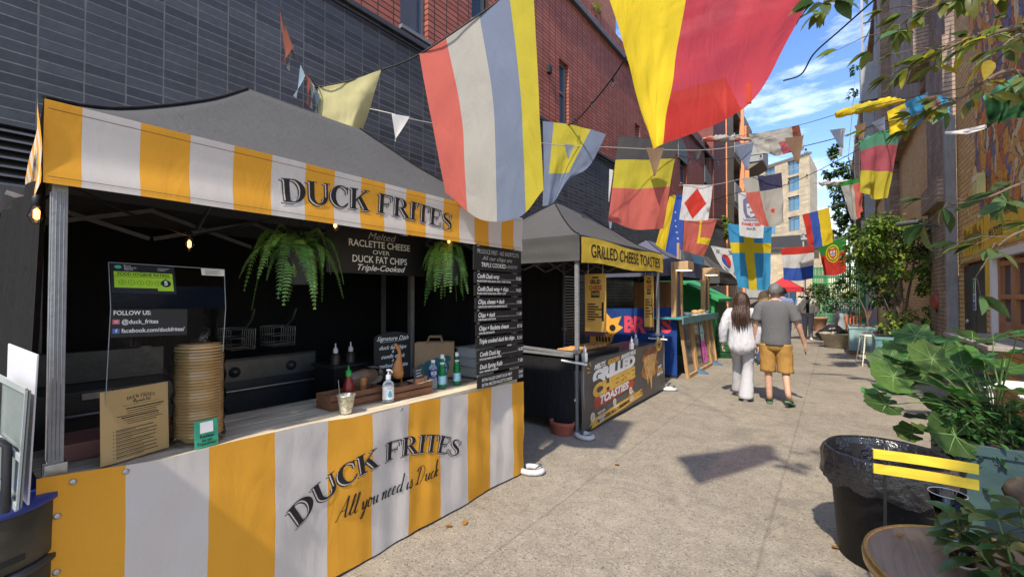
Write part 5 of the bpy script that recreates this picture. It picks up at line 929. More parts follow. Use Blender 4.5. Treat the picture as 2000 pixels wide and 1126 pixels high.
# left edge: tubs, white panel, leaflet holder
tc_ = ond(-50, 1000, 1.50); lab = mat('tub_label', (.045, .042, .03), .5, .5, 6); bl = mat('lid_blue', (.02, .04, .20), .4)
for k in range(4):
    z1 = .895 - k * .215; z0 = z1 - .213; t = thing('sauce_tub', ('topmost', 'second', 'third', 'lowest')[k] + ' round sauce tub of the stack left of the striped counter', 'tub', (tc_.x, tc_.y, z0), 'sauce tubs stacked left of the counter'); m = MB(); m.lathe((tc_.x, tc_.y, z0), [(.2, 0), (.205, .01), (.205, .18), (.2, .185)], lab, 40); b_ = m.build('body', t); m = MB(); m.lathe((tc_.x, tc_.y, z0 + .185), [(.21, 0), (.215, .005), (.215, .022), (.19, .027), (0, .027)], bl if k == 0 else dsteel, 40); m.build('lid', t)
    F_ = lambda a, b, l=0., z0=z0: V(tc_.x + (.206 + l) * math.cos(a / .205 - .55), tc_.y + (.206 + l) * math.sin(a / .205 - .55), z0 + b); q = TX(F_, .02); q.rect(-.22, .11, .05, .155, mat('label_navy', (.03, .05, .22)), .0005).add("CHEF'S", -.06, .132, .045, white_p, lift=.001, bold=.001).disc(.03, .06, .04, ink, .0005, ry=.025).rect(-.2, .06, -.02, .10, mat('label_ochre', (.16, .11, .02), .6), .0005).rect(.09, .05, .12, .15, ink, .0005).rect(.14, .03, .22, .05, ink, .0005); q.build('lettering', b_)
def quad4(px, t_, mt, name, label, cat, th=.006):
    P = [ond(u, v, tt) for (u, v), tt in zip(px, t_)]; m = MB(); n = (P[1] - P[0]).cross(P[3] - P[0]).normalized() * th; m.hexa(P + [p + n for p in P], mt); return P, m
P, m = quad4(((12, 930), (58, 985), (77, 692), (20, 670)), (1.52, 1.45, 1.45, 1.52), mat('panel_white', (.56, .56, .59), .4, .03), '', '', ''); tag(m.build('foam_sheet', bevel=.002), 'blank white plastic sheet propped at the left edge of the striped stall', 'sheet')
t = thing('leaflet_holder', 'grey acrylic leaflet holder in front of the white panel', 'holder', ond(30, 900, 1.42)); P, m = quad4(((0, 930), (44, 990), (62, 762), (8, 735)), (1.47, 1.41, 1.41, 1.47), mat('acrylic_grey', (.20, .23, .22), .12, .2, 5, spec=.8), '', '', ''); m.build('back', t, .002); m = MB()
for a, b in ((P[0], P[1]), (P[1], P[2]), (P[2], P[3]), (P[3], P[0]), (P[0].lerp(P[3], .42), P[1].lerp(P[2], .42))): m.bar(a - V(0, .012, 0), b - V(0, .012, 0), .006, .02, mat('acrylic_edge', (.34, .37, .36), .15))
m.build('frame', t); m = MB(); m.tube([ond(-4, 860, 1.4), ond(14, 870, 1.4), ond(10, 1000, 1.4)], .012, black, 8); m.build('bracket', t)
# ---------------------------------------------------------------- third stall: blue-grey gazebo, painted tarpaulin, mirrored timber front
ST3, *_r3 = gazebo('market_stall', 'blue grey gazebo stall behind a painted blue tarpaulin and timber counter', 8.72, 11.7, -2.5, -4.35, navy, zl=2.0, zt=2.32, zp=2.86, back=False, seed=7)
tarp = cloth('tarp_blue', (.015, .05, .21), .05, .5, .2); t = thing('painted_tarpaulin', 'blue tarpaulin with painted letters and orange flames tied to the stall side', 'banner', (-3.2, 8.66, 0)); tf = lambda a, b, l=0.: V(-4.35 + a, 8.67 - .02 * sn((a * 2, b * 1.5, 0), 2) - l, b); m = MB(); m.grid(lambda u, v: tf(1.90 * u, .06 + (1.26 + .06 * u) * v), 40, 20, tarp); m.build('sheet', t)
q = TX(tf, .06); rd = mat('paint_red', (.62, .06, .09), .6, .1, 10); fl_o = mat('paint_orange', (.75, .36, .05), .6, .15, 8); q.add('BR', 1.05, 1.0, .44, rd, width=.46, bold=.02, lift=.004).add('O', 1.42, 1.0, .42, ink, width=.22, bold=.02, lift=.004).add('S', 1.70, 1.02, .42, rd, width=.2, bold=.02, lift=.004).rect(1.33, .70, 1.52, .735, ink, .004)
q.poly([(.05, .45), (.3, .5), (.55, .62), (.62, .8), (.82, .95), (.70, 1.0), (.78, 1.18), (.55, 1.12), (.42, 1.26), (.2, 1.22), (.05, 1.28)], fl_o, .003).disc(.30, .98, .09, ink, .005).disc(.58, .93, .07, ink, .005).poly([(.42, .9), (.5, .8), (.36, .8)], ink, .005)
for k in range(5): q.poly([(.2 + k * .07, .74), (.25 + k * .07, .72), (.24 + k * .07, .62), (.2 + k * .07, .63)], ink, .005)
q.build('painting', t)
ply = wood('plywood', (.52, .28, .13), (.40, .20, .09), .7, .5, 2, .1); m = MB(); m.box((-4.0, 10.5, .6), (-2.95, 10.54, 1.95), ply); tag(m.build('plywood_board', bevel=.004), 'orange plywood board standing inside the blue grey gazebo', 'board'); m = MB(); m.box((-4.35, 11.4, 0), (-4.0, 11.45, 2.0), dgreen); tag(m.build('dark_board'), 'dark green board at the back of the blue grey gazebo', 'board')
tim = wood('booth_timber', (.50, .31, .14), (.33, .19, .08), .7, 1., 2, .3); mir = mat('mirror_sheet', (.42, .38, .30), .10, .25, 2.5, .08, 6, .9)
t = thing('timber_counter', 'timber framed counter with mirrored panels and teal ledge', 'counter', (-2.45, 10, 0)); X_ = -2.44
for (a, b) in ((8.82, 9.55), (9.58, 10.90), (10.93, 11.42)):
    m = MB(); lean = lambda z: X_ + .14 * (1 - z / 1.15)
    for y in (a, b - .07): m.hexa([(lean(0) - .03, y, 0), (lean(0) + .03, y, 0), (lean(0) + .03, y + .07, 0), (lean(0) - .03, y + .07, 0), (lean(1.14) - .03, y, 1.14), (lean(1.14) + .03, y, 1.14), (lean(1.14) + .03, y + .07, 1.14), (lean(1.14) - .03, y + .07, 1.14)], tim)
    m.box((lean(0) - .028, a + .07, 0), (lean(0) + .028, b - .07, .07), tim); fo = m.build('panel_frame', t, .004); m = MB(); m.face([(lean(.03), a + .06, .03), (lean(.03), b - .06, .03), (lean(1.13), b - .06, 1.13), (lean(1.13), a + .06, 1.13)], mir); m.build('mirror', fo)
m = MB(); tl_ = mat('ledge_teal', (.05, .26, .28), .5, .2, 6, dirt=.2); m.box((X_ - .4, 8.5, 1.15), (X_ + .13, 11.6, 1.19), tl_); m.box((X_ + .131, 8.5, 1.06), (X_ + .16, 11.6, 1.2), mat('ledge_grey_teal', (.10, .20, .20), .6, .3, 6)); m.build('ledge', t, .005)
for y in (8.66, 11.0):
    m = MB(); m.box((X_ - .10, y - .05, 1.19), (X_ - .01, y + .05, 2.26), tim); m.box((X_ - .10, y + .38, 1.19), (X_ - .01, y + .46, 2.1), tim); po = m.build('post', t, .004); m = MB(); m.box((X_ - .06, y + .06, 1.2), (X_ - .04, y + .37, 2.0), mat('chalk_panel', (.09, .10, .12), .7, .5, 30)); m.build('chalk_panel', po); m = MB(); m.box((X_ - .02, y - .12, 2.1), (X_ + .24, y + .30, 2.26), wood('lamp_box_wood', (.58, .38, .20), (.42, .26, .12), .7, 1., 1)); m.build('lamp_box', po, .006); m = MB(); m.box((X_ + .0, y - .08, 2.09), (X_ + .22, y + .26, 2.099), mat('lamp_glow', (1, .9, .6), .5, .01, emit=1.2)); m.build('lamp', po)
for y in (9.5, 10.9):
    m = MB(); m.hexa([(-2.32, y, .0), (-2.08, y + .02, 0), (-2.08, y + .16, 0), (-2.32, y + .16, 0), (-2.32, y + .03, .12), (-2.30, y + .03, .12), (-2.30, y + .13, .12), (-2.32, y + .13, .12)], mat('foot_blue', (.06, .12, .20), .5)); m.build('foot', t)
lean = lambda z: X_ + .14 * (1 - z / 1.15); q = TX(lambda a, b, l=0.: V(lean(b) + .01 + l, a, b), .1); cy = mat('paint_cyan', (.45, .78, .82), .5, .05); pk = mat('paint_pink', (.80, .14, .55), .5, .05)
q.poly([(10.22, .62), (10.48, .62), (10.52, .8), (10.46, .93), (10.44, 1.04), (10.40, .95), (10.30, .95), (10.26, 1.04), (10.22, .92), (10.17, .78)], cy, .002).poly([(10.16, .62), (10.52, .62), (10.58, .35), (10.56, .2), (10.3, .12), (10.14, .16)], pk, .002).poly([(10.32, .70), (10.42, .70), (10.37, .58)], S_g, .004).disc(10.29, .78, .025, ink, .004).disc(10.43, .78, .025, ink, .004)
random.seed(2)
for k in range(16): q.disc(10.22 + random.random() * .28, .2 + random.random() * .36, .016, ink, .004, 8)
q.build('painting', t)
t = thing('painted_sign', 'pale blue and grey painted sheet above the timber counter', 'sign', (-2.6, 10.6, 2.1)); m = MB(); m.box((-2.62, 9.5, 2.12), (-2.60, 11.6, 2.58), mat('sheet_grey', (.33, .34, .38), .5, .15, 3)); m.build('sheet', t); q = TX(plane_fn((-2.60, 9.5, 2.12), (0, 1, 0), (0, 0, 1))); q.poly([(.9, .05), (2.05, .0), (2.1, .4), (1.5, .46), (.95, .4)], mat('paint_sky', (.12, .30, .48), .6, .2, 5), .003).rect(.0, .0, .7, .25, mat('paint_pale', (.48, .50, .55), .6), .003).disc(1.5, .08, .13, white_p, .005); q.build('painting', t); m = MB(); m.box((-2.66, 9.45, 1.2), (-2.61, 9.52, 2.72), tim); m.build('post', t)
squeeze((-2.5, 9.05, 1.19), 'dark red sauce bottle at the near end of the teal ledge', .2, mat('sauce_red', (.25, .03, .02), .3)); squeeze((-2.52, 9.2, 1.19), 'brown sauce bottle beside the red one on the teal ledge', .2, mat('sauce_brown', (.10, .03, .02), .3))
t = thing('food_tray', 'tray of golden filled buns on the teal ledge', 'food', (-2.45, 10.2, 1.19)); m = MB(); m.box((-2.6, 9.8, 1.191), (-2.34, 10.7, 1.21), white_p); m.build('tray', t); random.seed(4)
for k in range(7):
    m = MB(); c = V(-2.47 + .05 * (k % 2), 9.9 + k * .11, 1.225 + .02 * (k % 3)); a = random.random() * .6; m.loft([[c + V(r * .045 * math.cos(2 * math.pi * i / 10) + d * a, d, r * .035 * math.sin(2 * math.pi * i / 10)) for i in range(10)] for d, r in ((-.11, .2), (-.08, .8), (0, 1), (.08, .8), (.11, .2))], mat('bun_gold', (.60, .36, .14), .6, .3, 12)); m.build('bun', t)
for y in (9.5, 11.2): m = MB(); m.lathe((-2.48, y, 1.19), [(.05, 0), (.09, .07), (.085, .07), (.05, .01)], white_p, 18); tag(m.build('white_bowl'), 'white bowl at the near end of the bun tray' if y < 10 else 'white bowl at the far end of the bun tray', 'bowl')
# green shed, fourth stall, crates, red gazebo
t = thing('green_shed', 'bright green painted shed with pitched roof beyond the timber counter', 'shed', (-3.2, 13, 0)); gr = mat('shed_green', (.025, .30, .09), .55, .12, 4, dirt=.15); m = MB(); m.prism([(-4.3, 0), (-2.5, 0), (-2.5, 1.55), (-3.4, 2.0), (-4.3, 1.85)], (0, 12.2, 0), (1, 0, 0), (0, 0, 1), (0, 1, 0), 1.6, gr); m.build('wall', t); m = MB(); m.hexa([(-2.38, 12.05, 1.45), (-2.38, 13.9, 1.45), (-3.42, 13.9, 2.0), (-3.42, 12.05, 2.0), (-2.36, 12.05, 1.53), (-2.36, 13.9, 1.53), (-3.42, 13.9, 2.09), (-3.42, 12.05, 2.09)], gr); m.hexa([(-3.43, 12.05, 2.0), (-3.43, 13.9, 2.0), (-4.4, 13.9, 1.8), (-4.4, 12.05, 1.8), (-3.43, 12.05, 2.09), (-3.43, 13.9, 2.09), (-4.4, 13.9, 1.89), (-4.4, 12.05, 1.89)], gr); m.build('roof', t, .004); m = MB(); m.box((-2.499, 12.4, .15), (-2.48, 13.5, 1.5), mat('shed_dark', (.01, .09, .03), .6)); m.build('door', t)
for k in range(4):
    t = thing('plastic_crate', ('lowest', 'second', 'third', 'topmost')[k] + ' green plastic crate stacked in front of the shed', 'crate', (-2.3, 12.6, .12 * k + .01), 'green crates by the shed'); z = .01 + k * .16; m = MB()
    for dz in (0, .05, .1): m.box((-2.46, 12.3, z + dz), (-2.16, 12.75, z + dz + .035), mat('crate_green', (.03, .16, .05), .5))
    m.build('slats', t); m = MB(); m.box((-2.45, 12.31, z), (-2.17, 12.74, z + .14), black); m.build('tub', t)
ST4, *_r4 = gazebo('market_stall', 'dark gazebo stall beyond the green shed under the South Korean flag', 14.9, 18.1, -2.9, -4.4, roof_grey, zl=2.0, zt=2.36, zp=2.98, seed=9)
m = MB(); m.box((-4.2, 15.2, 0), (-2.95, 17.8, .85), mat('table_dark', (.03, .03, .032), .6)); m.box((-4.25, 15.1, .85), (-2.9, 17.9, .9), mat('table_brown', (.12, .06, .05), .6)); tag(m.build('market_table'), 'dark table under the dark gazebo beyond the shed', 'table')
red_c = cloth('gazebo_red', (.55, .04, .05), .2, .3)
ST5, *_r5 = gazebo('market_stall', 'small red gazebo far down the alley in front of the brick annex', 35, 38, -1.75, -3.9, red_c, zl=1.9, zt=2.2, zp=2.95, back=False, seed=11)
squeeze((-2.6, 6.9, .8), 'clear bottle behind the far end of the grilled cheese counter', .16)
# ---------------------------------------------------------------- flags, pennants, strings
def fc(n, c, tr=.42, wr=.5): return cloth('flag_' + n, c, tr, wr, .10, 7.)
f_red = fc('red', (.62, .055, .04)); f_fred = fc('faded_red', (.58, .14, .11)); f_yel = fc('yellow', (.78, .58, .03)); f_fyel = fc('faded_yellow', (.54, .46, .05)); f_white = fc('white', (.74, .73, .72)); f_grey = fc('off_white', (.46, .44, .39))
f_blue = fc('blue', (.05, .12, .48)); f_fblue = fc('faded_blue', (.20, .24, .33)); f_sky = fc('sky_blue', (.06, .33, .62)); f_dark = fc('faded_black', (.085, .08, .08)); f_green = fc('green', (.04, .24, .05)); f_brown = fc('brown', (.26, .17, .11)); f_dgreen = fc('dark_green', (.015, .06, .02), .15); f_pale = fc('pale_yellow', (.60, .55, .28)); f_pink = fc('pink_red', (.42, .10, .13)); f_paleblue = fc('pale_blue', (.30, .42, .52)); f_rust = fc('rust', (.27, .09, .06)); f_mint = fc('mint', (.10, .30, .20)); f_navy = fc('navy', (.06, .06, .12))
f_sheer = fc('sheer_red', (.62, .05, .04), .5); _nt = f_sheer.node_tree; _o = _nt.nodes['Material Output']; _s = _o.inputs[0].links[0].from_socket; _tr = _n(_nt, 'ShaderNodeBsdfTransparent', Color=(1, .55, .6, 1)); _ms = _n(_nt, 'ShaderNodeMixShader', Fac=.10); _nt.links.new(_s, _ms.inputs[1]); _nt.links.new(_tr.outputs[0], _ms.inputs[2]); _nt.links.new(_ms.outputs[0], _o.inputs[0])
rope = mat('rope_dark', (.03, .03, .03), .8); cord = mat('cord_pale', (.42, .40, .36), .8)
def net(rows):
    """rows of (u, v, depth) in the picture, each laid out at its own distance -> smooth sheet P(a, b), b=0 at the top"""
    G = [[ond(*p) for p in r] for r in rows]
    return lambda a, b: cat([cat(r, a) for r in G], b)
def flag(label, rows, us, vs, cells, amp=.03, freq=2.5, seed=0, group='bunting flags strung across the alley', nu=44, nv=30, name='flag', patches=(), cutv=0., topfix=True, bump=None):
    P0 = net(rows); c = P0(.5, .5); n = (P0(.6, .5) - P0(.4, .5)).cross(P0(.5, .6) - P0(.5, .4)).normalized()
    if n.dot(Vector((0, 0, CZ)) - c) < 0: n = -n
    def P(a, b, l=0.):
        w = math.sin(a * freq * 2 * math.pi + seed + b * 1.3) * .6 + sn((a * 3.2, b * 2.4, 0), 1.3, seed) * .9 + .35 * sn((a * 8, b * 5, 2), 1.2, seed)
        return P0(a, b) + n * (amp * w * (.25 + .75 * b) + l)
    m = MB(); U_ = []
    def fill(bp, k):
        o = []
        for i in range(len(bp) - 1):
            q = max(1, round((bp[i + 1] - bp[i]) * k)); o += [(bp[i] + (bp[i + 1] - bp[i]) * j / q, i) for j in range(q)]
        return o + [(bp[-1], len(bp) - 2)]
    A, B = fill(us, nu), fill(vs, nv)
    for b, _ in B:
        for a, _ in A: m.v.append(P(a, b))
    W_ = len(A)
    for j in range(len(B) - 1):
        for i in range(W_ - 1): m.f.append((j * W_ + i, j * W_ + i + 1, (j + 1) * W_ + i + 1, (j + 1) * W_ + i)); m.mi.append(m.m(cells(A[i][1], B[j][1]))); m.sm.append(True)
    if not patches and name == 'flag' and amp < 9:
        o = m.build(name); tag(o, label, 'flag', group); return P
    t = thing(name, label, 'flag', tuple(P(.5, 1.)), group); m.build('cloth', t); q = TX(lambda a, b, l=0.: P(a, b, l), .04)
    for poly, mt, lf in patches:
        if callable(poly): poly(q, mt, lf)
        else:
            q.poly(poly, mt, lf * .002); q.poly(poly[::-1], mt, -lf * .002)
    q.build('emblem', t); return P
R1 = lambda *p: [p]
def disc_(x, y, r, ry=None, n=26, a0=0, a1=360): return [(x + r * math.cos(R(a0 + (a1 - a0) * k / n)), y + (ry or r) * math.sin(R(a0 + (a1 - a0) * k / n))) for k in range(n + (a1 - a0 < 360))]
def star_(x, y, r, ry): return [(x + r * (1 if k % 2 == 0 else .4) * math.sin(math.pi * k / 5), y - ry * (1 if k % 2 == 0 else .4) * math.cos(math.pi * k / 5)) for k in range(10)]
one = lambda i, j: f_pale
flag('small pale yellow flag hanging behind the striped stall roof', [[(622, 170, 3.95), (680, 158, 3.95), (745, 137, 3.9)], [(622, 262, 3.95), (672, 268, 3.9), (708, 255, 4.05)]], [0, 1], [0, 1], one, .03, 1.2, 1)
flag('large faded flag in red white blue and yellow stripes over the striped stall', [[(820, 106, 3.35), (900, 52, 3.25), (975, 2, 3.15), (1040, -42, 3.0)], [(848, 260, 3.3), (930, 215, 3.2), (1000, 200, 3.1), (1052, 170, 3.0)], [(868, 375, 3.3), (938, 428, 3.22), (1008, 425, 3.12), (1062, 372, 3.0)]], [0, .21, .49, .765, 1], [0, 1], lambda i, j: (f_fred, f_grey, f_fblue, f_fyel)[i], .03, 1.6, 2, nu=60)
flag('huge yellow and red flag overhead hanging down to a point', [[(1165, -80, 2.15), (1260, -85, 2.2), (1352, -90, 2.25), (1450, -150, 2.3), (1560, -220, 2.2)], [(1222, 95, 2.15), (1272, 100, 2.2), (1320, 85, 2.25), (1440, 55, 2.3), (1560, -80, 2.2)], [(1281, 286, 2.15), (1283.5, 287, 2.16), (1286, 287, 2.18), (1462, 203, 2.3), (1578, 14, 2.2)]], [0, .5, 1], [0, 1], lambda i, j: (f_yel, f_sheer)[i], .05, 1.3, 3, nu=60, nv=44)
flag('blue flag with a yellow wedge hanging above the grilled cheese roof', [[(1060, 236, 6.6), (1110, 243, 6.6), (1150, 252, 6.6), (1184, 262, 6.6)], [(1062, 320, 6.6), (1090, 320, 6.6), (1115, 322, 6.6), (1150, 325, 6.6)], [(1060, 402, 6.6), (1075, 400, 6.6), (1088, 385, 6.6), (1105, 352, 6.6)]], [0, .14, .7, 1], [0, .62, 1], lambda i, j: f_fyel if i == 1 and j == 0 else f_fblue, .04, 2, 4)
flag('black yellow and red striped flag with a brown pennant across its top', [[(1208, 266, 7.4), (1265, 270, 7.4), (1326, 272, 7.4)], [(1198, 350, 7.4), (1255, 350, 7.4), (1312, 345, 7.4)], [(1187, 432, 7.4), (1245, 448, 7.4), (1297, 446, 7.4)]], [0, 1], [0, .27, .60, 1], lambda i, j: (f_dark, f_fyel, f_fred)[j], .05, 1.7, 5)
flag('blue flag with white stars and yellow edge above the blue grey gazebo', [[(1308, 382, 10), (1322, 380, 10), (1336, 380, 10)], [(1294, 430, 10), (1312, 435, 10), (1334, 440, 10)], [(1280, 478, 10), (1302, 492, 10), (1332, 506, 10)]], [0, .45, 1], [0, 1], lambda i, j: (f_yel, f_blue)[i], .03, 1, 6, patches=[(star_(.60 + .28 * (k / 5), .36 + .09 * k - .05 * (k == 0), .055, .022), f_white, 3) for k in range(6)])
flag('white flag with a red diamond', [[(1335, 360, 9), (1363, 361, 9), (1392, 361, 9)], [(1331, 395, 9), (1358, 396, 9), (1388, 396, 9)], [(1326, 429, 9), (1352, 431, 9), (1382, 430, 9)]], [0, 1], [0, 1], lambda i, j: f_white, .02, 1, 7, patches=[([(.5, .09), (.86, .52), (.5, .94), (.1, .52)], f_red, 2)])
flag('red flag with a yellow cross bar below the red diamond flag', [[(1336, 430, 11), (1366, 429, 11), (1400, 428, 11)], [(1334, 465, 11), (1362, 465, 11), (1388, 468, 11)], [(1332, 497, 11), (1352, 500, 11), (1374, 503, 11)]], [0, .52, .58, 1], [0, .47, .64, 1], lambda i, j: f_yel if (i == 1 and j < 2) or (i == 2 and j == 1) else f_fred, .03, 1.2, 8)
K = [(a, b) for a, b in ((.18, .14), (.82, .14), (.18, .86), (.82, .86))]
def bars_(x, y, s):
    return [([(x - .07 + k * .05 - .02, y + .07 * s), (x - .07 + k * .05, y + .08 * s), (x - .01 + k * .05 + .02, y - .07 * s), (x - .01 + k * .05, y - .08 * s)], ink, 2) for k in range(3)]
flag('white flag with a red and blue roundel and black bars over the dark gazebo', [[(1388, 480, 13), (1412, 484, 13), (1434, 486, 13)], [(1400, 505, 13), (1418, 512, 13), (1438, 514, 13)], [(1412, 524, 13), (1428, 535, 13), (1441, 548, 13)]], [0, 1], [0, 1], lambda i, j: f_white, .02, 1, 9, patches=[(disc_(.52, .47, .21, .26), f_red, 2), (disc_(.52, .47, .21, .26, 16, 20, 200), f_blue, 3), (disc_(.43, .43, .10, .13), f_blue, 3.6), (disc_(.615, .51, .10, .13), f_red, 3.6)] + bars_(.22, .16, 1) + bars_(.8, .14, -1) + bars_(.82, .84, 1) + bars_(.28, .86, -1))
flag('large light blue flag with a yellow cross behind the walking couple', [[(1421, 437, 12), (1465, 440, 12), (1508, 442, 12)], [(1431, 505, 12), (1468, 505, 12), (1506, 505, 12)], [(1443, 560, 12), (1474, 566, 12), (1504, 566, 12)]], [0, .34, .58, 1], [0, .26, .41, 1], lambda i, j: f_yel if i == 1 or j == 1 else f_sky, .05, 2.2, 10)
pale_ink = mat('print_violet', (.12, .11, .20), .8, .1)
def _mirror_words(q, mt, lf):
    for s, y, mm, w in (('Distinguished', .60, pale_ink, .62), ("GENTLEMAN'S", .70, f_red, .80), ('Ride', .80, pale_ink, .4)):
        me = text_mesh(s, .09, bold=.004 if 'G' in s else .002, shear=.3 if 'G' not in s else 0); xs = [v.co.x for v in me.vertices]; k = w / (max(xs) - min(xs))
        for v in me.vertices: v.co.x = .5 - v.co.x * k; v.co.y = y - v.co.y
        q.mesh(me, mm, .004)
flag('white banner with a portrait print and mirror written words', [[(1442, 376, 11.3), (1465, 375, 11.3), (1490, 374, 11.3)], [(1443, 420, 11.3), (1466, 421, 11.3), (1493, 420, 11.3)], [(1445, 460, 11.3), (1468, 464, 11.3), (1490, 465, 11.3)]], [0, 1], [0, 1], lambda i, j: f_white, .02, 1, 11, patches=[([(.2, .16), (.35, .1), (.7, .1), (.84, .2), (.86, .5), (.78, .56), (.3, .56), (.2, .4)], pale_ink, 2), ([(.33, .25), (.62, .21), (.72, .3), (.68, .5), (.5, .54), (.36, .46)], f_white, 3), ([(.38, .31), (.48, .30), (.48, .33), (.38, .34)], pale_ink, 4), ([(.56, .29), (.66, .28), (.66, .31), (.56, .32)], pale_ink, 4), ([(.46, .42), (.62, .41), (.6, .45), (.48, .45)], pale_ink, 4), (_mirror_words, None, 0)])
flag('faded white red and navy quartered flag with a small red star', [[(1450, 348, 9.4), (1490, 342, 9.4), (1526, 337, 9.4)], [(1463, 398, 9.4), (1497, 395, 9.4), (1528, 388, 9.4)], [(1484, 440, 9.4), (1508, 443, 9.4), (1530, 434, 9.4)]], [0, .36, 1], [0, .28, 1], lambda i, j: ((f_grey, f_navy), (f_fred, f_grey))[j][i], .05, 1.3, 12, patches=[(star_(.66, .68, .09, .075), f_red, 3)])
flag('yellow blue and red vertical striped flag on a sloping string', [[(1567, 419, 14), (1595, 412, 14), (1619, 405, 14)], [(1573, 450, 14), (1600, 447, 14), (1624, 440, 14)], [(1578, 478, 14), (1604, 481, 14), (1627, 473, 14)]], [0, .24, .55, 1], [0, 1], lambda i, j: (f_red, f_blue, f_yel)[i], .04, 1.3, 13)
flag('red white and blue horizontal striped flag low over the alley', [[(1525, 484, 15), (1557, 482, 15), (1590, 479, 15)], [(1528, 515, 15), (1558, 515, 15), (1590, 510, 15)], [(1531, 546, 15), (1560, 548, 15), (1588, 543, 15)]], [0, 1], [0, .22, .62, 1], lambda i, j: (f_red, f_white, f_blue)[j], .03, 1.6, 14)
PC = (.44, .36)
flag('green and red flag with a round yellow crest beside the potted trees', [[(1599, 481, 15), (1627, 470, 15), (1653, 461, 15)], [(1604, 508, 15), (1630, 504, 15), (1653, 497, 15)], [(1611, 537, 15), (1633, 537, 15), (1654, 530, 15)]], [0, 1], [0, .24, .31, 1], lambda i, j: (f_green, f_green, f_red)[j], .03, 1.2, 15, patches=[([(.0, .32), (1, .24), (1, .34), (0, .34)], f_green, 1), (disc_(*PC, .25, .26), f_yel, 2), (disc_(*PC, .21, .22), f_green, 3), (disc_(*PC, .175, .185), f_yel, 4), ([(.30, .22), (.58, .22), (.56, .42), (.44, .52), (.32, .42)], f_red, 5), ([(.35, .27), (.53, .27), (.52, .40), (.44, .46), (.36, .40)], f_white, 6)] + [(disc_(x, y, .022, .024, 10), f_blue, 7) for x, y in ((.44, .3), (.44, .36), (.44, .42), (.39, .36), (.49, .36))])
flag('green red and yellow striped flag hanging by the right hand piers', [[(1679, 280, 7.6), (1715, 262, 7.6), (1757, 258, 7.6)], [(1682, 320, 7.6), (1715, 318, 7.6), (1748, 320, 7.6)], [(1681, 374, 7.6), (1708, 388, 7.6), (1736, 386, 7.6)]], [0, 1], [0, .2, .62, 1], lambda i, j: (f_mint, f_pink, f_fyel)[j], .05, 2.1, 16)
flag('crumpled off white and red flag with a green band near the grey column', [[(1640, 356, 11), (1665, 350, 11), (1690, 346, 11)], [(1652, 385, 11), (1668, 385, 11), (1688, 372, 11)], [(1664, 428, 11), (1672, 429, 11), (1686, 412, 11)]], [0, .55, 1], [0, .14, 1], lambda i, j: f_green if j == 0 else (f_grey, f_fred)[i], .08, 2, 17)
flag('yellow and blue flag half wrapped round its string by the brick piers', [[(1732, 218, 5.9), (1770, 200, 5.8), (1812, 180, 5.6)], [(1736, 240, 5.9), (1778, 225, 5.8), (1815, 212, 5.6)], [(1738, 264, 5.9), (1785, 250, 5.8), (1812, 222, 5.6)]], [0, .46, 1], [0, 1], lambda i, j: (f_yel, f_sky)[i], .08, 2, 18)
flag('grey blue and brown cloth end beside the yellow and blue flag', [[(1802, 190, 5.5), (1830, 186, 5.5), (1856, 190, 5.5)], [(1806, 212, 5.5), (1834, 206, 5.5), (1850, 210, 5.5)], [(1810, 240, 5.5), (1830, 236, 5.5), (1846, 228, 5.5)]], [0, .5, 1], [0, 1], lambda i, j: (f_brown, f_sky)[i], .08, 2, 19)
flag('dark green crumpled flag with a pale tip in front of the mural', [[(1918, 190, 3.9), (1965, 158, 3.8), (2040, 120, 3.7)], [(1925, 225, 3.9), (1972, 205, 3.8), (2040, 190, 3.7)], [(1926, 246, 3.9), (1958, 238, 3.8), (2040, 215, 3.7)]], [0, 1], [0, .12, 1], lambda i, j: f_dgreen if j else f_mint, .10, 3, 20)
flag('pale twisted flag tip pointing left in front of the mural', [[(1845, 258, 3.95), (1885, 252, 3.95), (1926, 243, 3.9)], [(1845, 261, 3.95), (1888, 262, 3.95), (1928, 250, 3.9)]], [0, 1], [0, 1], lambda i, j: f_white, .02, 2, 21)
# cloth rolled along a string
def rolled(label, pts, r, mats, seed):
    m = MB(); P = spline([ond(*p) for p in pts], 60); n = 10; rings = []
    for k, p in enumerate(P):
        d = (P[min(k + 1, 60)] - P[max(k - 1, 0)]).normalized(); a = d.cross(V(0, 0, 1)).normalized(); b = a.cross(d); f = k / 60; rr = r * (.25 + .75 * math.sin(math.pi * min(1, .06 + f)) ** .5) * (1 + .5 * sn((k * .2, 0, seed), 1))
        rings.append([p + (a * math.cos(2 * math.pi * i / n + f * 9) * .7 + b * math.sin(2 * math.pi * i / n + f * 9)) * rr * (1 + .35 * math.sin(i * 2.1 + f * 14)) for i in range(n)])
    base = len(m.v); m.v += [q for rg in rings for q in rg]
    for k in range(60):
        for i in range(n): m.f.append((k * n + i, k * n + (i + 1) % n, (k + 1) * n + (i + 1) % n, (k + 1) * n + i)); m.mi.append(m.m(mats[int((k / 60 * 5 + i / n * 1.5)) % len(mats)])); m.sm.append(True)
    tag(m.build('flag'), label, 'flag', 'bunting flags strung across the alley')
rolled('grey and red flag rolled tightly round its string', [(1372, 272, 8.2), (1420, 270, 8.2), (1470, 272, 8.2)], .055, [f_grey, f_fred, f_grey], 1)
flag('grey flag with red lining folded over the string in the middle of the alley', [[(1462, 262, 8.1), (1505, 256, 8.1), (1562, 244, 8.1)], [(1470, 278, 8.1), (1510, 276, 8.1), (1568, 270, 8.1)], [(1480, 298, 8.1), (1520, 303, 8.1), (1574, 292, 8.1)]], [0, .6, .86, 1], [0, .55, 1], lambda i, j: (f_grey, f_grey, f_rust)[i] if j == 0 else (f_grey, f_pink, f_grey)[i], .07, 2.2, 22)
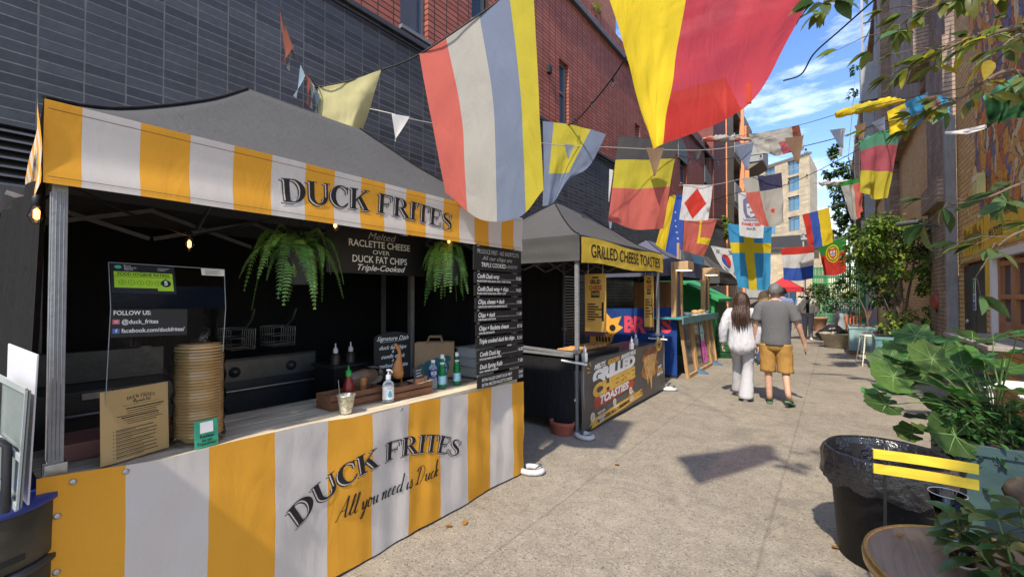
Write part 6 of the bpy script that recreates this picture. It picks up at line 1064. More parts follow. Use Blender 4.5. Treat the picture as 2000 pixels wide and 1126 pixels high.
rolled('yellow flag rolled round the string left of the brick piers', [(1632, 224, 6.2), (1680, 212, 6.1), (1730, 200, 6.0), (1768, 196, 5.9)], .06, [f_fyel, f_yel], 3)
rolled('pale rolled flag beside the green band of the crumpled flag', [(1600, 358, 11.1), (1625, 358, 11.1), (1660, 352, 11.1)], .06, [f_grey, f_white], 4)
rolled('green flag rolled round the string above the striped flag by the piers', [(1678, 280, 7.7), (1705, 268, 7.7), (1740, 254, 7.7)], .045, [f_mint, f_green], 5)
# pennants
def pennant(label, px, d, mt, tw=.03):
    P = [ond(u, v, d) for u, v in px]; m = MB(); n = (P[1] - P[0]).cross(P[2] - P[0]).normalized()
    m.grid(lambda a, b: P[0].lerp(P[1], a).lerp(P[2], b) + n * (tw * math.sin(a * 2.5 + b * 2) * b), 8, 10, mt); tag(m.build('pennant'), label, 'pennant', 'pennants on the strings')
for a in (('brown twisted pennant, topmost on the string beside the dark brick wall', [(546, 22), (572, 92), (556, 122)], 3.75, f_rust), ('off white pennant twisted below the topmost brown one', [(562, 75), (574, 92), (563, 136)], 3.78, f_grey),
          ('pale blue pennant above the striped stall roof', [(587, 126), (596, 148), (576, 190)], 3.8, f_paleblue), ('narrow rust pennant right of the pale blue one', [(596, 142), (606, 156), (601, 206)], 3.82, f_rust), ('thin off white pennant beside the small pale yellow flag', [(604, 150), (614, 168), (608, 212)], 3.85, f_grey), ('pale blue pennant touching the small pale yellow flag', [(612, 168), (625, 186), (617, 222)], 3.9, f_paleblue),
          ('white pennant between the pale yellow flag and the large striped flag', [(765, 222), (800, 228), (772, 276)], 4.6, f_white), ('grey pennant crossing the blue flag with the yellow wedge', [(1102, 282), (1122, 283), (1110, 310)], 6.3, f_fblue), ('brown pennant over the black yellow and red flag', [(1262, 288), (1297, 289), (1279, 344)], 7.1, f_brown), ('small dark pennant under a white roll left of the alley centre', [(1355, 292), (1372, 292), (1362, 314)], 7.6, f_dark),
          ('grey pennant left of the folded grey and red flag', [(1434, 283), (1474, 275), (1459, 332)], 7.9, f_fblue), ('brown pennant at the right end of the folded grey flag', [(1532, 270), (1570, 264), (1559, 320)], 7.9, f_brown), ('grey pennant against the sky left of the grey column', [(1620, 254), (1648, 250), (1645, 290)], 7.4, f_fblue), ('pale twisted pennant beside the grey one near the grey column', [(1642, 252), (1652, 250), (1642, 306)], 7.4, f_grey),
          ('brown pennant below the rolled yellow flag', [(1668, 246), (1692, 238), (1684, 274)], 7.2, f_brown), ('grey pennant beside the brown one near the striped flag by the piers', [(1702, 240), (1730, 226), (1726, 258)], 7.0, f_fblue), ('grey pennant hanging over the yellow and blue flag', [(1756, 216), (1776, 210), (1770, 245)], 5.75, f_fblue), ('tiny pale blue pennant on the dark wall beside the grilled cheese roof', [(1188, 428), (1196, 428), (1192, 452)], 7.6, f_paleblue), ('white pennant on the dark wall above the tiny pale blue one', [(1190, 330), (1198, 332), (1189, 394)], 7.5, f_white)): pennant(*a)
def string(label, pts, mt=rope, r=.005, sag=.0, bulbs=(), name='bunting_string', cat_='string'):
    P = spline([ond(*p) for p in pts], 6 * len(pts))
    if not bulbs: m = MB(); m.tube(P, r, mt, 5, False); tag(m.build(name), label, cat_, 'strings across the alley'); return
    t = thing('festoon_lights', label, 'string lights', P[0], 'strings across the alley'); m = MB(); m.tube(P, r, mt, 5, False); m.build('cable', t)
    for b in bulbs: bulb(ond(*b), t, False, .03)
string('dark string carrying the twisted pennants beside the dark wall', [(538, -30, 3.7), (562, 80, 3.77), (588, 126, 3.8), (622, 172, 3.93), (640, 178, 4.6)])
string('rope carrying the pale yellow flag and the large striped flag', [(600, 172, 4.4), (622, 170, 3.95), (690, 156, 3.95), (745, 137, 3.9), (820, 106, 3.35), (975, 2, 3.15), (1060, -60, 2.95)], r=.007)
string('pale cord running past the white pennant to the brown pennant', [(720, 212, 5.0), (765, 222, 4.7), (830, 238, 4.9), (1063, 280, 6.2), (1180, 287, 6.8), (1390, 292, 7.6), (1540, 262, 8.0)], cord, .006)
string('festoon cable with clear bulbs rising past the long red brick wall', [(1050, 236, 7.2), (1092, 242, 6.7), (1120, 240, 6.5), (1160, 198, 5.9), (1198, 150, 5.2), (1260, 60, 4.2), (1400, -80, 3.0)], black, .01, .02, [(1063, 243, 7.0), (1092, 246, 6.7), (1123, 232, 6.45), (1156, 199, 5.95), (1197, 157, 5.25)])
string('dark wire carrying the folded grey flag up to the brick piers', [(1205, 266, 7.5), (1326, 272, 7.5), (1372, 272, 8.2), (1470, 262, 8.1), (1562, 244, 8.0), (1640, 222, 6.3), (1768, 192, 5.8), (1860, 176, 5.2), (1960, 150, 3.9)], sag=.004)
string('festoon cable with clear bulbs across the middle of the alley', [(1300, 296, 9.5), (1345, 308, 9.4), (1405, 311, 9.3), (1480, 302, 9.1), (1540, 292, 8.9), (1640, 268, 8.4), (1720, 240, 7.6), (1850, 200, 6.2)], black, .009, .0, [(1346, 312, 9.4), (1404, 315, 9.3), (1486, 305, 9.1), (1574, 292, 8.7)])
string('thin cord under the folded flag running towards the steel column', [(1326, 362, 9), (1392, 361, 9), (1450, 349, 9.4), (1526, 337, 9.4), (1620, 308, 9.6), (1700, 268, 10)], cord, .005)
string('dark cable with bulbs from the portrait banner to the grey column', [(1390, 392, 12), (1442, 376, 11.3), (1530, 362, 11), (1600, 332, 10.6), (1690, 285, 10)], black, .009, 0, [(1418, 390, 11.8), (1540, 356, 11), (1576, 342, 10.8)])
string('cord carrying the light blue cross flag and the roundel flag', [(1330, 430, 11), (1400, 428, 11), (1421, 437, 12), (1508, 442, 12), (1567, 419, 14), (1619, 405, 14), (1690, 380, 13)], cord, .006)
string('cord carrying the lowest row of flags to the potted trees', [(1388, 480, 13), (1436, 486, 13), (1525, 484, 15), (1590, 479, 15), (1653, 461, 15), (1720, 440, 14)], cord, .006)
string('dark line carrying the crumpled off white flag', [(1590, 358, 11.2), (1640, 356, 11), (1690, 346, 11), (1760, 320, 10)], rope, .006)
string('thick black cable slung from the branch against the blue sky', [(1530, 158, 3.4), (1565, 145, 3.3), (1590, 105, 3.2), (1640, 60, 3.0), (1712, -4, 2.7), (1760, -50, 2.6)], black, .006)
string('dark line of the yellow edged star flag and red flags', [(1240, 372, 10.3), (1308, 382, 10), (1336, 380, 10), (1380, 392, 10.4), (1442, 400, 11)], rope, .006)
# ---------------------------------------------------------------- people
def skinm(n, c): return mat('skin_' + n, c, .5, .1, 20, .05, 80)
def person(label, base, rz, H, pose, skin, build, group=None):
    s = H / 1.76; q = Matrix.Rotation(rz, 3, 'Z'); base = Vector(base); J = dict(pelvis=(0, 0, .93), waist=(0, .01, 1.08), chest=(0, .0, 1.30), collar=(0, -.01, 1.44), neck=(0, .01, 1.52), jaw=(0, .035, 1.585), head=(0, .02, 1.66), crown=(0, .01, 1.715),
        hipL=(-.09, 0, .90), kneeL=(-.09, .02, .50), ankleL=(-.09, 0, .09), toeL=(-.10, .15, .03), hipR=(.09, 0, .90), kneeR=(.09, .02, .50), ankleR=(.09, 0, .09), toeR=(.10, .15, .03),
        shL=(-.185, -.01, 1.42), elL=(-.24, -.02, 1.13), wrL=(-.25, .05, .88), shR=(.185, -.01, 1.42), elR=(.24, -.02, 1.13), wrR=(.25, .05, .88)); J.update(pose)
    for S_ in 'LR':
        w, e = Vector(J['wr' + S_]), Vector(J['el' + S_]); d = (w - e).normalized(); J.setdefault('palm' + S_, tuple(w + d * .07))
    rad = dict(pelvis=.125, waist=.115, chest=.125, collar=.085, neck=.052, jaw=.066, head=.085, crown=.062, hip=.095, knee=.058, ankle=.04, toe=.032, sh=.06, el=.043, wr=.028, palm=.034)
    W_ = lambda p: base + q @ (Vector(p) * s)
    names = list(J); E = [('pelvis', 'waist'), ('waist', 'chest'), ('chest', 'collar'), ('collar', 'neck'), ('neck', 'jaw'), ('jaw', 'head'), ('head', 'crown')]
    for S_ in 'LR': E += [('pelvis', 'hip' + S_), ('hip' + S_, 'knee' + S_), ('knee' + S_, 'ankle' + S_), ('ankle' + S_, 'toe' + S_), ('collar', 'sh' + S_), ('sh' + S_, 'el' + S_), ('el' + S_, 'wr' + S_), ('wr' + S_, 'palm' + S_)]
    vs = [W_(J[n]) for n in names]; rr = [rad.get(n, rad.get(n[:-1], .05)) * s for n in names]; ed = [(names.index(a), names.index(b)) for a, b in E]
    for S_, sg in (('L', -1), ('R', 1)):   # calf swell and five fingers
        w, pm = Vector(J['wr' + S_]), Vector(J['palm' + S_]); d = (pm - w).normalized(); f = V(0, 1, 0); f = (f - d * f.dot(d)).normalized(); inn = d.cross(f) * (1 if d.cross(f).x * sg < 0 else -1)
        for k, (o, L) in enumerate(((.030, .070), (.010, .082), (-.010, .078), (-.028, .060), (.038, .045))):
            r0 = pm + f * o + d * .012 if k < 4 else w + f * .028 + d * .03; dd = d if k < 4 else (d + f * .9).normalized()
            i0 = len(vs); b1 = r0 + dd * L * .5 + inn * L * .12; b2 = r0 + dd * L * .85 + inn * L * .45
            vs += [W_(r0), W_(b1), W_(b2)]; rr += [.0095 * s, .009 * s, .007 * s]; ed += [(names.index('palm' + S_), i0), (i0, i0 + 1), (i0 + 1, i0 + 2)]
    me = bpy.data.meshes.new('b'); me.from_pydata(vs, ed, []); o = bpy.data.objects.new('b', me); C.objects.link(o); md = o.modifiers.new('s', 'SKIN'); md.use_smooth_shade = True
    for i, v in enumerate(me.skin_vertices[0].data): v.radius = (rr[i], rr[i]); v.use_root = i == 0
    o.modifiers.new('u', 'SUBSURF').levels = 2; bpy.context.view_layer.update(); m2 = bpy.data.meshes.new_from_object(o.evaluated_get(bpy.context.evaluated_depsgraph_get())); bpy.data.objects.remove(o)
    t = thing('person', label, 'person', base, group); mb = MB(); mb.raw([v.co.copy() for v in m2.vertices], [tuple(p.vertices) for p in m2.polygons], skin, True)
    face = [(0, .105, 1.635), (0, .118, 1.61), (0, .10, 1.60)]; mb.tube([W_(p) for p in face], [.008 * s, .015 * s, .008 * s], skin, 8)
    for sx in (-1, 1): mb.lathe(W_((sx * .082, .01, 1.63)), [(.0, -.012), (.022, -.008), (.026, .0), (.018, .008), (0, .01)], skin, 10, axis=tuple(q @ V(sx, -.3, 0)))
    mb.build('body', t); build(t, J, W_, s, q); return t
def torso(t, W_, s, mt, hem, wx=1., wy=1., tail=0., seed=0, name='shirt', sleeves=None, J=None, sl=1., sr=(.075, .062, .052), lean=None, open_front=False):
    Z_ = [(1.515, .062, .062), (1.50, .085, .072), (1.492, .15, .092), (1.47, .205, .105), (1.41, .228, .12), (1.30, .212, .132), (1.18, .192, .13), (1.05, .19, .132), (.95, .198, .14), (.88, .205, .145), (.80, .208, .145), (.72, .21, .145)]
    Z_ = [r for r in Z_ if r[0] > hem] + [(hem, .203, .14)]; n = 36; rings = []
    for z, a, b in Z_:
        k = max(0, min(1, (1.4 - z) / .4)); a *= 1 + (wx - 1) * k; b *= 1 + (wy - 1) * k; rg = []
        for i in range(n):
            th = 2 * math.pi * i / n; w = 1 + (.05 * k + .015) * sn((math.cos(th) * 2.2, math.sin(th) * 2.2, z * 7), 1.4, seed) + .02 * k * sn((math.cos(th) * 5, math.sin(th) * 5, z * 3), 2.0, seed); zz = z - (tail * (.5 + .5 * math.cos(2 * th + math.pi)) if z == hem else 0); lx = lean(z) if lean else 0
            rg.append(W_((a * w * math.cos(th) + lx, b * w * math.sin(th), zz)))
        rings.append(rg)
    m = MB(); m.loft(rings, mt, True, False)
    for S_ in 'LR':
        P = spline([J['sh' + S_], J['el' + S_], J['wr' + S_]], 20); P = P[:max(3, int(21 * sl))]; N = len(P); rg = []
        sh = Vector(J['sh' + S_]); inner = Vector((sh.x * .62, sh.y, sh.z + .005)); P = [inner] + P; N += 1
        for k, p in enumerate(P):
            f = k / 20; r = (sr[0] + (sr[1] - sr[0]) * f * 2) if f < .5 else (sr[1] + (sr[2] - sr[1]) * (f - .5) * 2); d = (P[min(k + 1, N - 1)] - P[max(k - 1, 0)]).normalized(); a = d.cross(V(0, 1, 0)).normalized(); b = d.cross(a)
            rg.append([W_(p + (a * math.cos(2 * math.pi * i / 14) + b * math.sin(2 * math.pi * i / 14)) * r * (1 + .16 * sn((k * .55, i * .5, 0), 1, seed + (S_ == 'R')))) for i in range(14)])
        m.loft(rg, mt, True, False)
    o = m.build(name, t, solid=.004); return o
def trousers(t, J, W_, s, mt, end=1., r=(.115, .085, .09), seed=0, name='trousers', waist=1.0):
    m = MB(); n = 24; m.loft([[W_((a * math.cos(2 * math.pi * i / n), b * math.sin(2 * math.pi * i / n), z)) for i in range(n)] for z, a, b in ((waist, .165, .115), (.93, .178, .128), (.86, .185, .13), (.80, .17, .12), (.77, .12, .09))], mt)
    for S_ in 'LR':
        h, k, a = Vector(J['hip' + S_]) - V(0, 0, .02), Vector(J['knee' + S_]), Vector(J['ankle' + S_]) - V(0, 0, .03); P = spline([h, k, a], 24); P = P[:max(3, int(25 * end))]; rg = []
        for j, p in enumerate(P):
            f = j / 24; rr = (r[0] + (r[1] - r[0]) * f * 2) if f < .5 else (r[1] + (r[2] - r[1]) * (f - .5) * 2); rg.append([W_(p + V(rr * math.cos(2 * math.pi * i / 18), rr * math.sin(2 * math.pi * i / 18), 0) * (1 + .10 * sn((j * .45, i * .6, 0), 1, seed + (S_ == 'R')))) for i in range(18)])
        m.loft(rg, mt, True, False)
    return m.build(name, t, solid=.004)
def shoe(t, J, W_, q, S_, mt, sole, flip=False, name='shoe'):
    a, b = Vector(J['ankle' + S_]), Vector(J['toe' + S_]); f = (b - a); f.z = 0; f.normalize(); dz = (b.z - .03 - (a.z - .09)); h = a - f * .06 - V(0, 0, .085); L = .27; up = V(0, 0, 1); sl_ = V(f.x * L, f.y * L, max(-.16, min(.05, dz * 1.6)) if abs(dz) > .02 else 0); fu = sl_.normalized(); sd = fu.cross(up).normalized(); up = sd.cross(fu)
    m = MB(); pr = ((0, .028), (.03, .036), (.1, .034), (.17, .043), (.23, .040), (.262, .022))
    def ring(z): return [W_(h + fu * x + sd * w + up * z) for x, w in pr] + [W_(h + fu * x - sd * w + up * z) for x, w in pr[::-1]]
    m.loft([ring(.002), ring(.024)], sole, False); o = m.build('sole' if flip else name, t)
    m = MB()
    if flip: m.tube([W_(h + fu * .10 + sd * .042 + up * .025), W_(h + fu * .17 + sd * .02 + up * .06), W_(h + fu * .21 + up * .03), W_(h + fu * .17 - sd * .02 + up * .06), W_(h + fu * .10 - sd * .042 + up * .025)], .007, mt, 6); m.build('strap', t)
    else:
        rg = []
        for x, w, zz in ((.0, .024, .06), (.03, .034, .085), (.09, .034, .09), (.15, .040, .065), (.22, .036, .045), (.258, .018, .03)): rg.append([W_(h + fu * x + sd * w * math.cos(math.pi * i / 8) + up * (.02 + (zz - .02) * math.sin(math.pi * i / 8))) for i in range(9)])
        m.loft(rg, mt); m.build('upper', o)
def haircap(t, W_, mt, low, seed, back=.0, name='hair', grow=1.0, front=.25):
    m = MB(); n = 28; rg = []; c = V(0, .012 - back, 1.655)
    for j in range(13):
        ph = math.pi * .5 - j / 12 * (math.pi * .5 + low); r = []
        for i in range(n):
            th = 2 * math.pi * i / n; fr = math.sin(th); p_ = ph + max(0, fr) * front * (j / 12) * 2.2; w = 1 + .05 * sn((math.cos(th) * 3, math.sin(th) * 3, j * .7), 1, seed)
            r.append(W_(c + V(.092 * grow * math.cos(p_) * math.cos(th) * w, .104 * grow * math.cos(p_) * math.sin(th) * w, .105 * grow * math.sin(p_) * w)))
        rg.append(r)
    m.loft(rg, mt, True, False)
    return m
hair_m = lambda n, c: mat('hair_' + n, c, .45, .45, 60, .5, 90, stretch=(1, 1, .15))
h_br = hair_m('brown', (.045, .022, .014)); h_gr = hair_m('grey', (.13, .125, .12)); h_bl = hair_m('blonde', (.40, .27, .12)); h_dk = hair_m('dark', (.018, .013, .011))
sk1 = skinm('pale', (.55, .33, .24)); sk2 = skinm('tan', (.48, .28, .19)); sk3 = skinm('olive', (.36, .20, .13))
shirt_w = cloth('shirt_white', (.60, .60, .64), .15, .9, .04); trou_g = cloth('trouser_grey', (.42, .42, .44), .05, .4, .08); tee_g = cloth('tee_grey', (.115, .115, .12), .02, .4, .12); short_m = cloth('shorts_mustard', (.36, .20, .055), .03, .5, .1)
def w_build(t, J, W_, s, q):
    torso(t, W_, s, shirt_w, .84, 1.05, 1.12, .10, 3, J=J, sl=.97, sr=(.076, .074, .056)); trousers(t, J, W_, s, trou_g, 1., (.104, .078, .112), 2); lil = mat('shoe_lilac', (.55, .34, .48), .6)
    for S_ in 'LR': shoe(t, J, W_, q, S_, lil, white_p)
    m = haircap(t, W_, h_br, .55, 4, .012, grow=1.09); random.seed(31)
    for k in range(46):
        a = R(180 + 180 * (k + random.random()) / 46); x, y = .095 * math.cos(a), .1 * math.sin(a); L = .40 + .14 * random.random() - .1 * abs(math.cos(a)); sw = random.uniform(-.03, .03)
        m.tube([W_(p) for p in spline([(x * .8, y * .8, 1.70), (x * 1.06, y * 1.08, 1.62), (x * 1.12 + sw * .4, y * 1.2 - .01, 1.52), (x * 1.2 + sw, min(y * 1.0, -.03) - .11, 1.40), (x * 1.1 + sw * 1.6 + .02, -.165 - .02 * random.random(), 1.62 - L)], 12)], [.020, .022, .022, .021, .02, .019, .018, .016, .014, .012, .010, .007, .003], h_br, 6)
    m.build('hair', t)
def m_build(t, J, W_, s, q):
    torso(t, W_, s, tee_g, .86, .93, .98, .0, 6, J=J, sl=.46, sr=(.078, .074, .07), name='t_shirt'); trousers(t, J, W_, s, short_m, .56, (.112, .104, .09), 5, 'shorts'); gsole = mat('sole_green', (.06, .17, .09), .6)
    for S_ in 'LR': shoe(t, J, W_, q, S_, black, gsole, True)
    m = haircap(t, W_, h_gr, .50, 8, .0, grow=1.04, front=.35); m.build('hair', t); m = MB(); p = W_(Vector(J['palmR']) + V(.0, .03, -.03)); m.obox(p, V(.006, 0, 0), V(0, .036, .01), V(0, -.018, .07), black); m.build('phone', t, .004)
lf = onz(1437, 768); rf = onz(1456, 784); wb = (lf + rf) / 2; wb.x = -1.165; wb.y = 7.62
person('woman in a loose white shirt and grey flared trousers walking away, long brown hair', (wb.x, wb.y, 0), R(2), 1.66, dict(kneeL=(-.085, .17, .52), ankleL=(-.085, .26, .10), toeL=(-.09, .41, .05), kneeR=(.075, .05, .50), ankleR=(.065, -.14, .085), toeR=(.07, .01, .03), elL=(-.27, -.05, 1.15), wrL=(-.29, .02, .90), elR=(.245, -.04, 1.14), wrR=(.24, .0, .90)), sk1, w_build)
mbs = onz(1517, 788)
person('man in a grey t shirt and mustard shorts walking away in green flip flops', (mbs.x - .005, 7.55, 0), R(0), 1.79, dict(hipL=(-.095, 0, .9), kneeL=(-.10, .02, .50), ankleL=(-.08, -.02, .09), toeL=(-.10, .13, .03), hipR=(.095, 0, .9), kneeR=(.12, .0, .50), ankleR=(.165, -.17, .17), toeR=(.20, -.03, .045), elR=(.285, -.03, 1.16), wrR=(.345, .06, .91), elL=(-.25, -.03, 1.16), wrL=(-.26, .04, .92)), sk2, m_build)
jk = cloth('jacket_cream', (.76, .74, .62), .1, .5, .05); tee_b = cloth('tee_black', (.015, .015, .018), 0, .3); trou2 = cloth('trouser_mid_grey', (.22, .22, .24), .03, .4, .1)
def far_build(t, J, W_, s, q):
    torso(t, W_, s, tee_b, .92, 1., 1.0, 0, 2, J=J, sl=.3, name='t_shirt'); trousers(t, J, W_, s, trou2, .96, (.105, .075, .06), 9)
    for S_ in 'LR': shoe(t, J, W_, q, S_, white_p, white_p)
    m = MB(); n = 22     # open jacket: the back and two front panels
    for z0 in (0,):
        rg = []
        for z, a, b in ((1.52, .07, .075), (1.49, .13, .095), (1.455, .195, .11), (1.40, .228, .125), (1.25, .225, .145), (1.05, .222, .15), (.93, .222, .15), (.90, .21, .145)): rg.append([W_((a * math.cos(R(102 + 336 * i / n)), b * math.sin(R(102 + 336 * i / n)), z)) for i in range(n + 1)])
        vs = [p for r in rg for p in r]; m.raw(vs, [(j * (n + 1) + i, j * (n + 1) + i + 1, (j + 1) * (n + 1) + i + 1, (j + 1) * (n + 1) + i) for j in range(len(rg) - 1) for i in range(n)], jk, True)
    for S_ in 'LR':
        P = spline([J['sh' + S_], J['el' + S_], J['wr' + S_]], 12); m.tube([W_(p) for p in P], [.085, .085, .082, .08, .078, .076, .074, .07, .068, .064, .06, .056, .054], jk, 12, False)
    m.build('jacket', t, solid=.005); haircap(t, W_, h_dk, .25, 5, .008, front=.5, grow=1.03).build('hair', t); m = MB()
    for sx in (-1, 1): m.obox(W_((sx * .034, .108, 1.645)), q @ V(.028, 0, 0) * s, q @ V(0, .006, 0) * s, V(0, 0, .019) * s, black); m.bar(W_((sx * .06, .1, 1.65)), W_((sx * .088, .01, 1.645)), .005, .008, black)
    m.build('sunglasses', t, .002); m = MB(); m.bar(W_((-.03, .105, 1.575)), W_((.03, .105, 1.575)), .008, .008, mat('lips', (.35, .14, .11), .5)); m.build('mouth', t)
    m = MB()
    for k in range(4): m.bar(W_((-.07, .138, 1.36 - k * .03)), W_((.07, .138, 1.36 - k * .03)), .004, .014, chalk)
    m.bar(W_((-.12, .145, 1.46)), W_((.12, .152, 1.0)), .006, .03, black); m.build('print_and_strap', t)
person('man in a cream jacket and sunglasses walking towards the camera', (-.80, 19.6, 0), R(183), 1.88, dict(kneeL=(-.08, .10, .5), ankleL=(-.08, .05, .09), toeL=(-.1, .2, .03), kneeR=(.08, .06, .5), ankleR=(.09, -.1, .09), toeR=(.1, .05, .03), elL=(-.26, .0, 1.15), wrL=(-.24, .1, .92), elR=(.27, .0, 1.15), wrR=(.27, .1, .9)), sk3, far_build)
blue_t = cloth('tee_blue', (.16, .20, .36), .02, .4); blk_t = cloth('top_black', (.012, .012, .014), 0, .4); den = cloth('denim', (.05, .09, .20), .02, .4); pk_t = cloth('top_pink', (.45, .33, .32), .05, .4)
def simple(top, legs, hairm, long_=False, low=.45):
    def f(t, J, W_, s, q):
        torso(t, W_, s, top, .90, 1.05, 1.1, 0, 4, J=J, sl=.5, name='top'); trousers(t, J, W_, s, legs, .98, (.11, .08, .07), 3)
        for S_ in 'LR': shoe(t, J, W_, q, S_, black, white_p)
        m = haircap(t, W_, hairm, low, 3, .01, grow=1.08)
        if long_:
            random.seed(3)
            for k in range(22): a = R(175 + 190 * k / 22); x, y = .097 * math.cos(a), .1 * math.sin(a); m.tube([W_(p) for p in ((x * .8, y * .8, 1.70), (x * 1.08, y * 1.08, 1.6), (x * 1.15, y * 1.15 - .02, 1.48), (x * 1.05, y - .06, 1.40))], [.02, .024, .02, .006], hairm, 6)
        m.build('hair', t)
    return f
p = ond(1492, 600, 10.0); person('blonde woman in a black top standing between the walking couple', (p.x, p.y, 0), R(20), 1.72, {}, sk1, simple(blk_t, den, h_bl, True)); p = ond(1533, 600, 11.2); person('man in a blue t shirt standing just beyond the grey shirted man', (p.x - .06, p.y, 0), R(-10), 1.82, dict(head=(-.03, .05, 1.66), jaw=(-.02, .06, 1.585), crown=(-.03, .05, 1.715)), sk2, simple(blue_t, den, h_dk))
p = ond(1413, 600, 14.2); person('dark haired woman in a pale top leaning over the table by the green shed', (p.x, p.y, 0), R(-75), 1.58, dict(wrL=(-.16, .32, 1.0), elL=(-.22, .1, 1.12), wrR=(.16, .32, 1.0), elR=(.22, .1, 1.12), head=(0, .09, 1.63), jaw=(0, .11, 1.555), crown=(0, .08, 1.69), neck=(0, .05, 1.5)), sk1, simple(pk_t, den, h_dk, True)); p = ond(1562, 600, 24); person('distant person in a blue top beside the red gazebo', (p.x, p.y, 0), R(160), 1.62, {}, sk1, simple(cloth('top_azure', (.08, .24, .6), .05), den, h_dk))
# ---------------------------------------------------------------- trees, pots, foreground plants and furniture
bark = mat('bark', (.13, .095, .065), .85, .35, 18, .5, 40); soil = mat('soil', (.035, .025, .018), .95, .4, 20, .5, 40)
lf_mid = leafm('leaf_mid', (.10, .18, .028), .5, .35); lf_lime = leafm('leaf_lime', (.23, .31, .045), .4, .4); lf_dark = leafm('leaf_dark', (.035, .08, .022), .5, .25); lf_blue = leafm('leaf_blue', (.06, .11, .055), .4, .3)
def leaf(m, p, d, n, L, w, mt, fold=.25, droop=.2):
    d = d.normalized(); s = d.cross(n).normalized(); n = s.cross(d); pts = []
    prof = ((0, .06), (.25, .8), (.5, 1.), (.75, .72), (1, .02)); C_ = [p + d * L * f - n * L * droop * f * f for f, _ in prof]; b = len(m.v)
    vs = []
    for (f, ww), c in zip(prof, C_): vs += [c - s * w * ww + n * w * ww * fold, c, c + s * w * ww + n * w * ww * fold]
    m.raw(vs, [(i * 3, i * 3 + 1, i * 3 + 4, i * 3 + 3) for i in range(4)] + [(i * 3 + 1, i * 3 + 2, i * 3 + 5, i * 3 + 4) for i in range(4)], mt, True)
def sleaf(m, p, d, n, L, w, mt):
    d = d.normalized(); s = d.cross(n).normalized(); n = s.cross(d)
    m.raw([p, p + d * L * .5 - s * w + n * w * .3, p + d * L * .5 - n * L * .03, p + d * L * .5 + s * w + n * w * .3, p + d * L - n * L * .15], [(0, 2, 1), (0, 3, 2), (1, 2, 4), (2, 3, 4)], mt)
def rv(): 
    while True:
        v = V(random.uniform(-1, 1), random.uniform(-1, 1), random.uniform(-1, 1))
        if .05 < v.length < 1: return v
def tree(name, label, base, stems, clumps, L, mats, seed, cat_='tree', group=None, parts=None):
    """stems: poly-lines with radii; clumps: (centre, radius xyz, leaf count)"""
    random.seed(seed); t = thing(name, label, cat_, base, group); m = MB(); base = Vector(base)
    for pts, r0, r1 in stems: P = spline([base + V(*p) for p in pts], 14); m.tube([p + V(.015 * sn(p, 3, 1), .015 * sn(p, 3, 2), 0) for p in P], [r0 + (r1 - r0) * k / 14 for k in range(15)], bark, 7)
    tips = [base + V(*s_[0][-1]) for s_ in stems]
    for c, r, n in clumps:
        c = base + V(*c); near = min(tips, key=lambda q: (q - c).length); m.tube(spline([near, near.lerp(c, .5) + V(0, 0, -.03), c], 6), [.012, .011, .01, .008, .007, .006, .004], bark, 5, False)
        for _ in range(4): e = rv(); m.tube([c, c + V(e.x * r[0], e.y * r[1], e.z * r[2])], [.005, .002], bark, 4, False)
    m.build('trunk', t); m = MB()
    for c, r, n in clumps:
        c = base + V(*c); subs = [rv() for _ in range(max(4, n // 42))]
        for _ in range(n):
            sub = random.choice(subs); e = sub * .82 + rv() * .36
            p = c + V(e.x * r[0], e.y * r[1], e.z * r[2]); d = V(e.x, e.y, e.z * .4) + rv() * .9; d.z -= .25; nn = V(0, 0, 1) + rv() * .7; mt = random.choices(mats[0], mats[1])[0]; l = L * random.uniform(.65, 1.25); sleaf(m, p, d, nn, l, l * .3, mt)
    m.build('crown', t); return t
tealp = mat('planter_teal', (.12, .27, .29), .55, .2, 4, .1, 30, dirt=.45); tealp2 = mat('planter_pale_teal', (.26, .40, .40), .55, .18, 4, .1, 30, dirt=.4); rustw = mat('planter_base', (.28, .15, .07), .8, .4, 8)
def planter(p, sx, sy, h, label, mt, basez=.08):
    t = thing('planter_box', label, 'planter', p, 'square metal planters'); x, y, z = p; m = MB(); m.box((x - sx, y - sy, z + basez), (x + sx, y + sy, h), mt); m.build('box', t, .006); m = MB(); m.box((x - sx - .015, y - sy - .015, h - .05), (x + sx + .015, y - sy + .012, h + .015), mt); m.box((x - sx - .015, y + sy - .012, h - .05), (x + sx + .015, y + sy + .015, h + .015), mt); m.box((x - sx - .015, y - sy + .013, h - .05), (x - sx + .012, y + sy - .013, h + .015), mt); m.box((x + sx - .012, y - sy + .013, h - .05), (x + sx + .015, y + sy - .013, h + .015), mt); m.build('rim', t, .003)
    m = MB(); m.box((x - sx + .02, y - sy + .02, z), (x + sx - .02, y + sy - .02, z + basez - .002), rustw); m.build('base', t); m = MB(); m.box((x - sx + .013, y - sy + .013, h - .01), (x + sx - .013, y + sy - .013, h + .004), soil); m.build('soil', t); m = MB()
    for k in range(6):
        for s, zz in ((-1, .14), (1, .14)): m.lathe((x - sx + .04 + (2 * sx - .08) * k / 5, y - sy, (z + basez + .04) if s < 0 else h - .09), [(.008, 0), (.006, .005), (0, .006)], dsteel, 8, axis=(0, -1, 0)); m.lathe((x - sx, y - sy + .04 + (2 * sy - .08) * k / 5, (z + basez + .04) if s < 0 else h - .09), [(.008, 0), (.006, .005), (0, .006)], dsteel, 8, axis=(-1, 0, 0))
    m.build('rivets', t); return t
def pl(u, v, y): return ony(u, v, y)
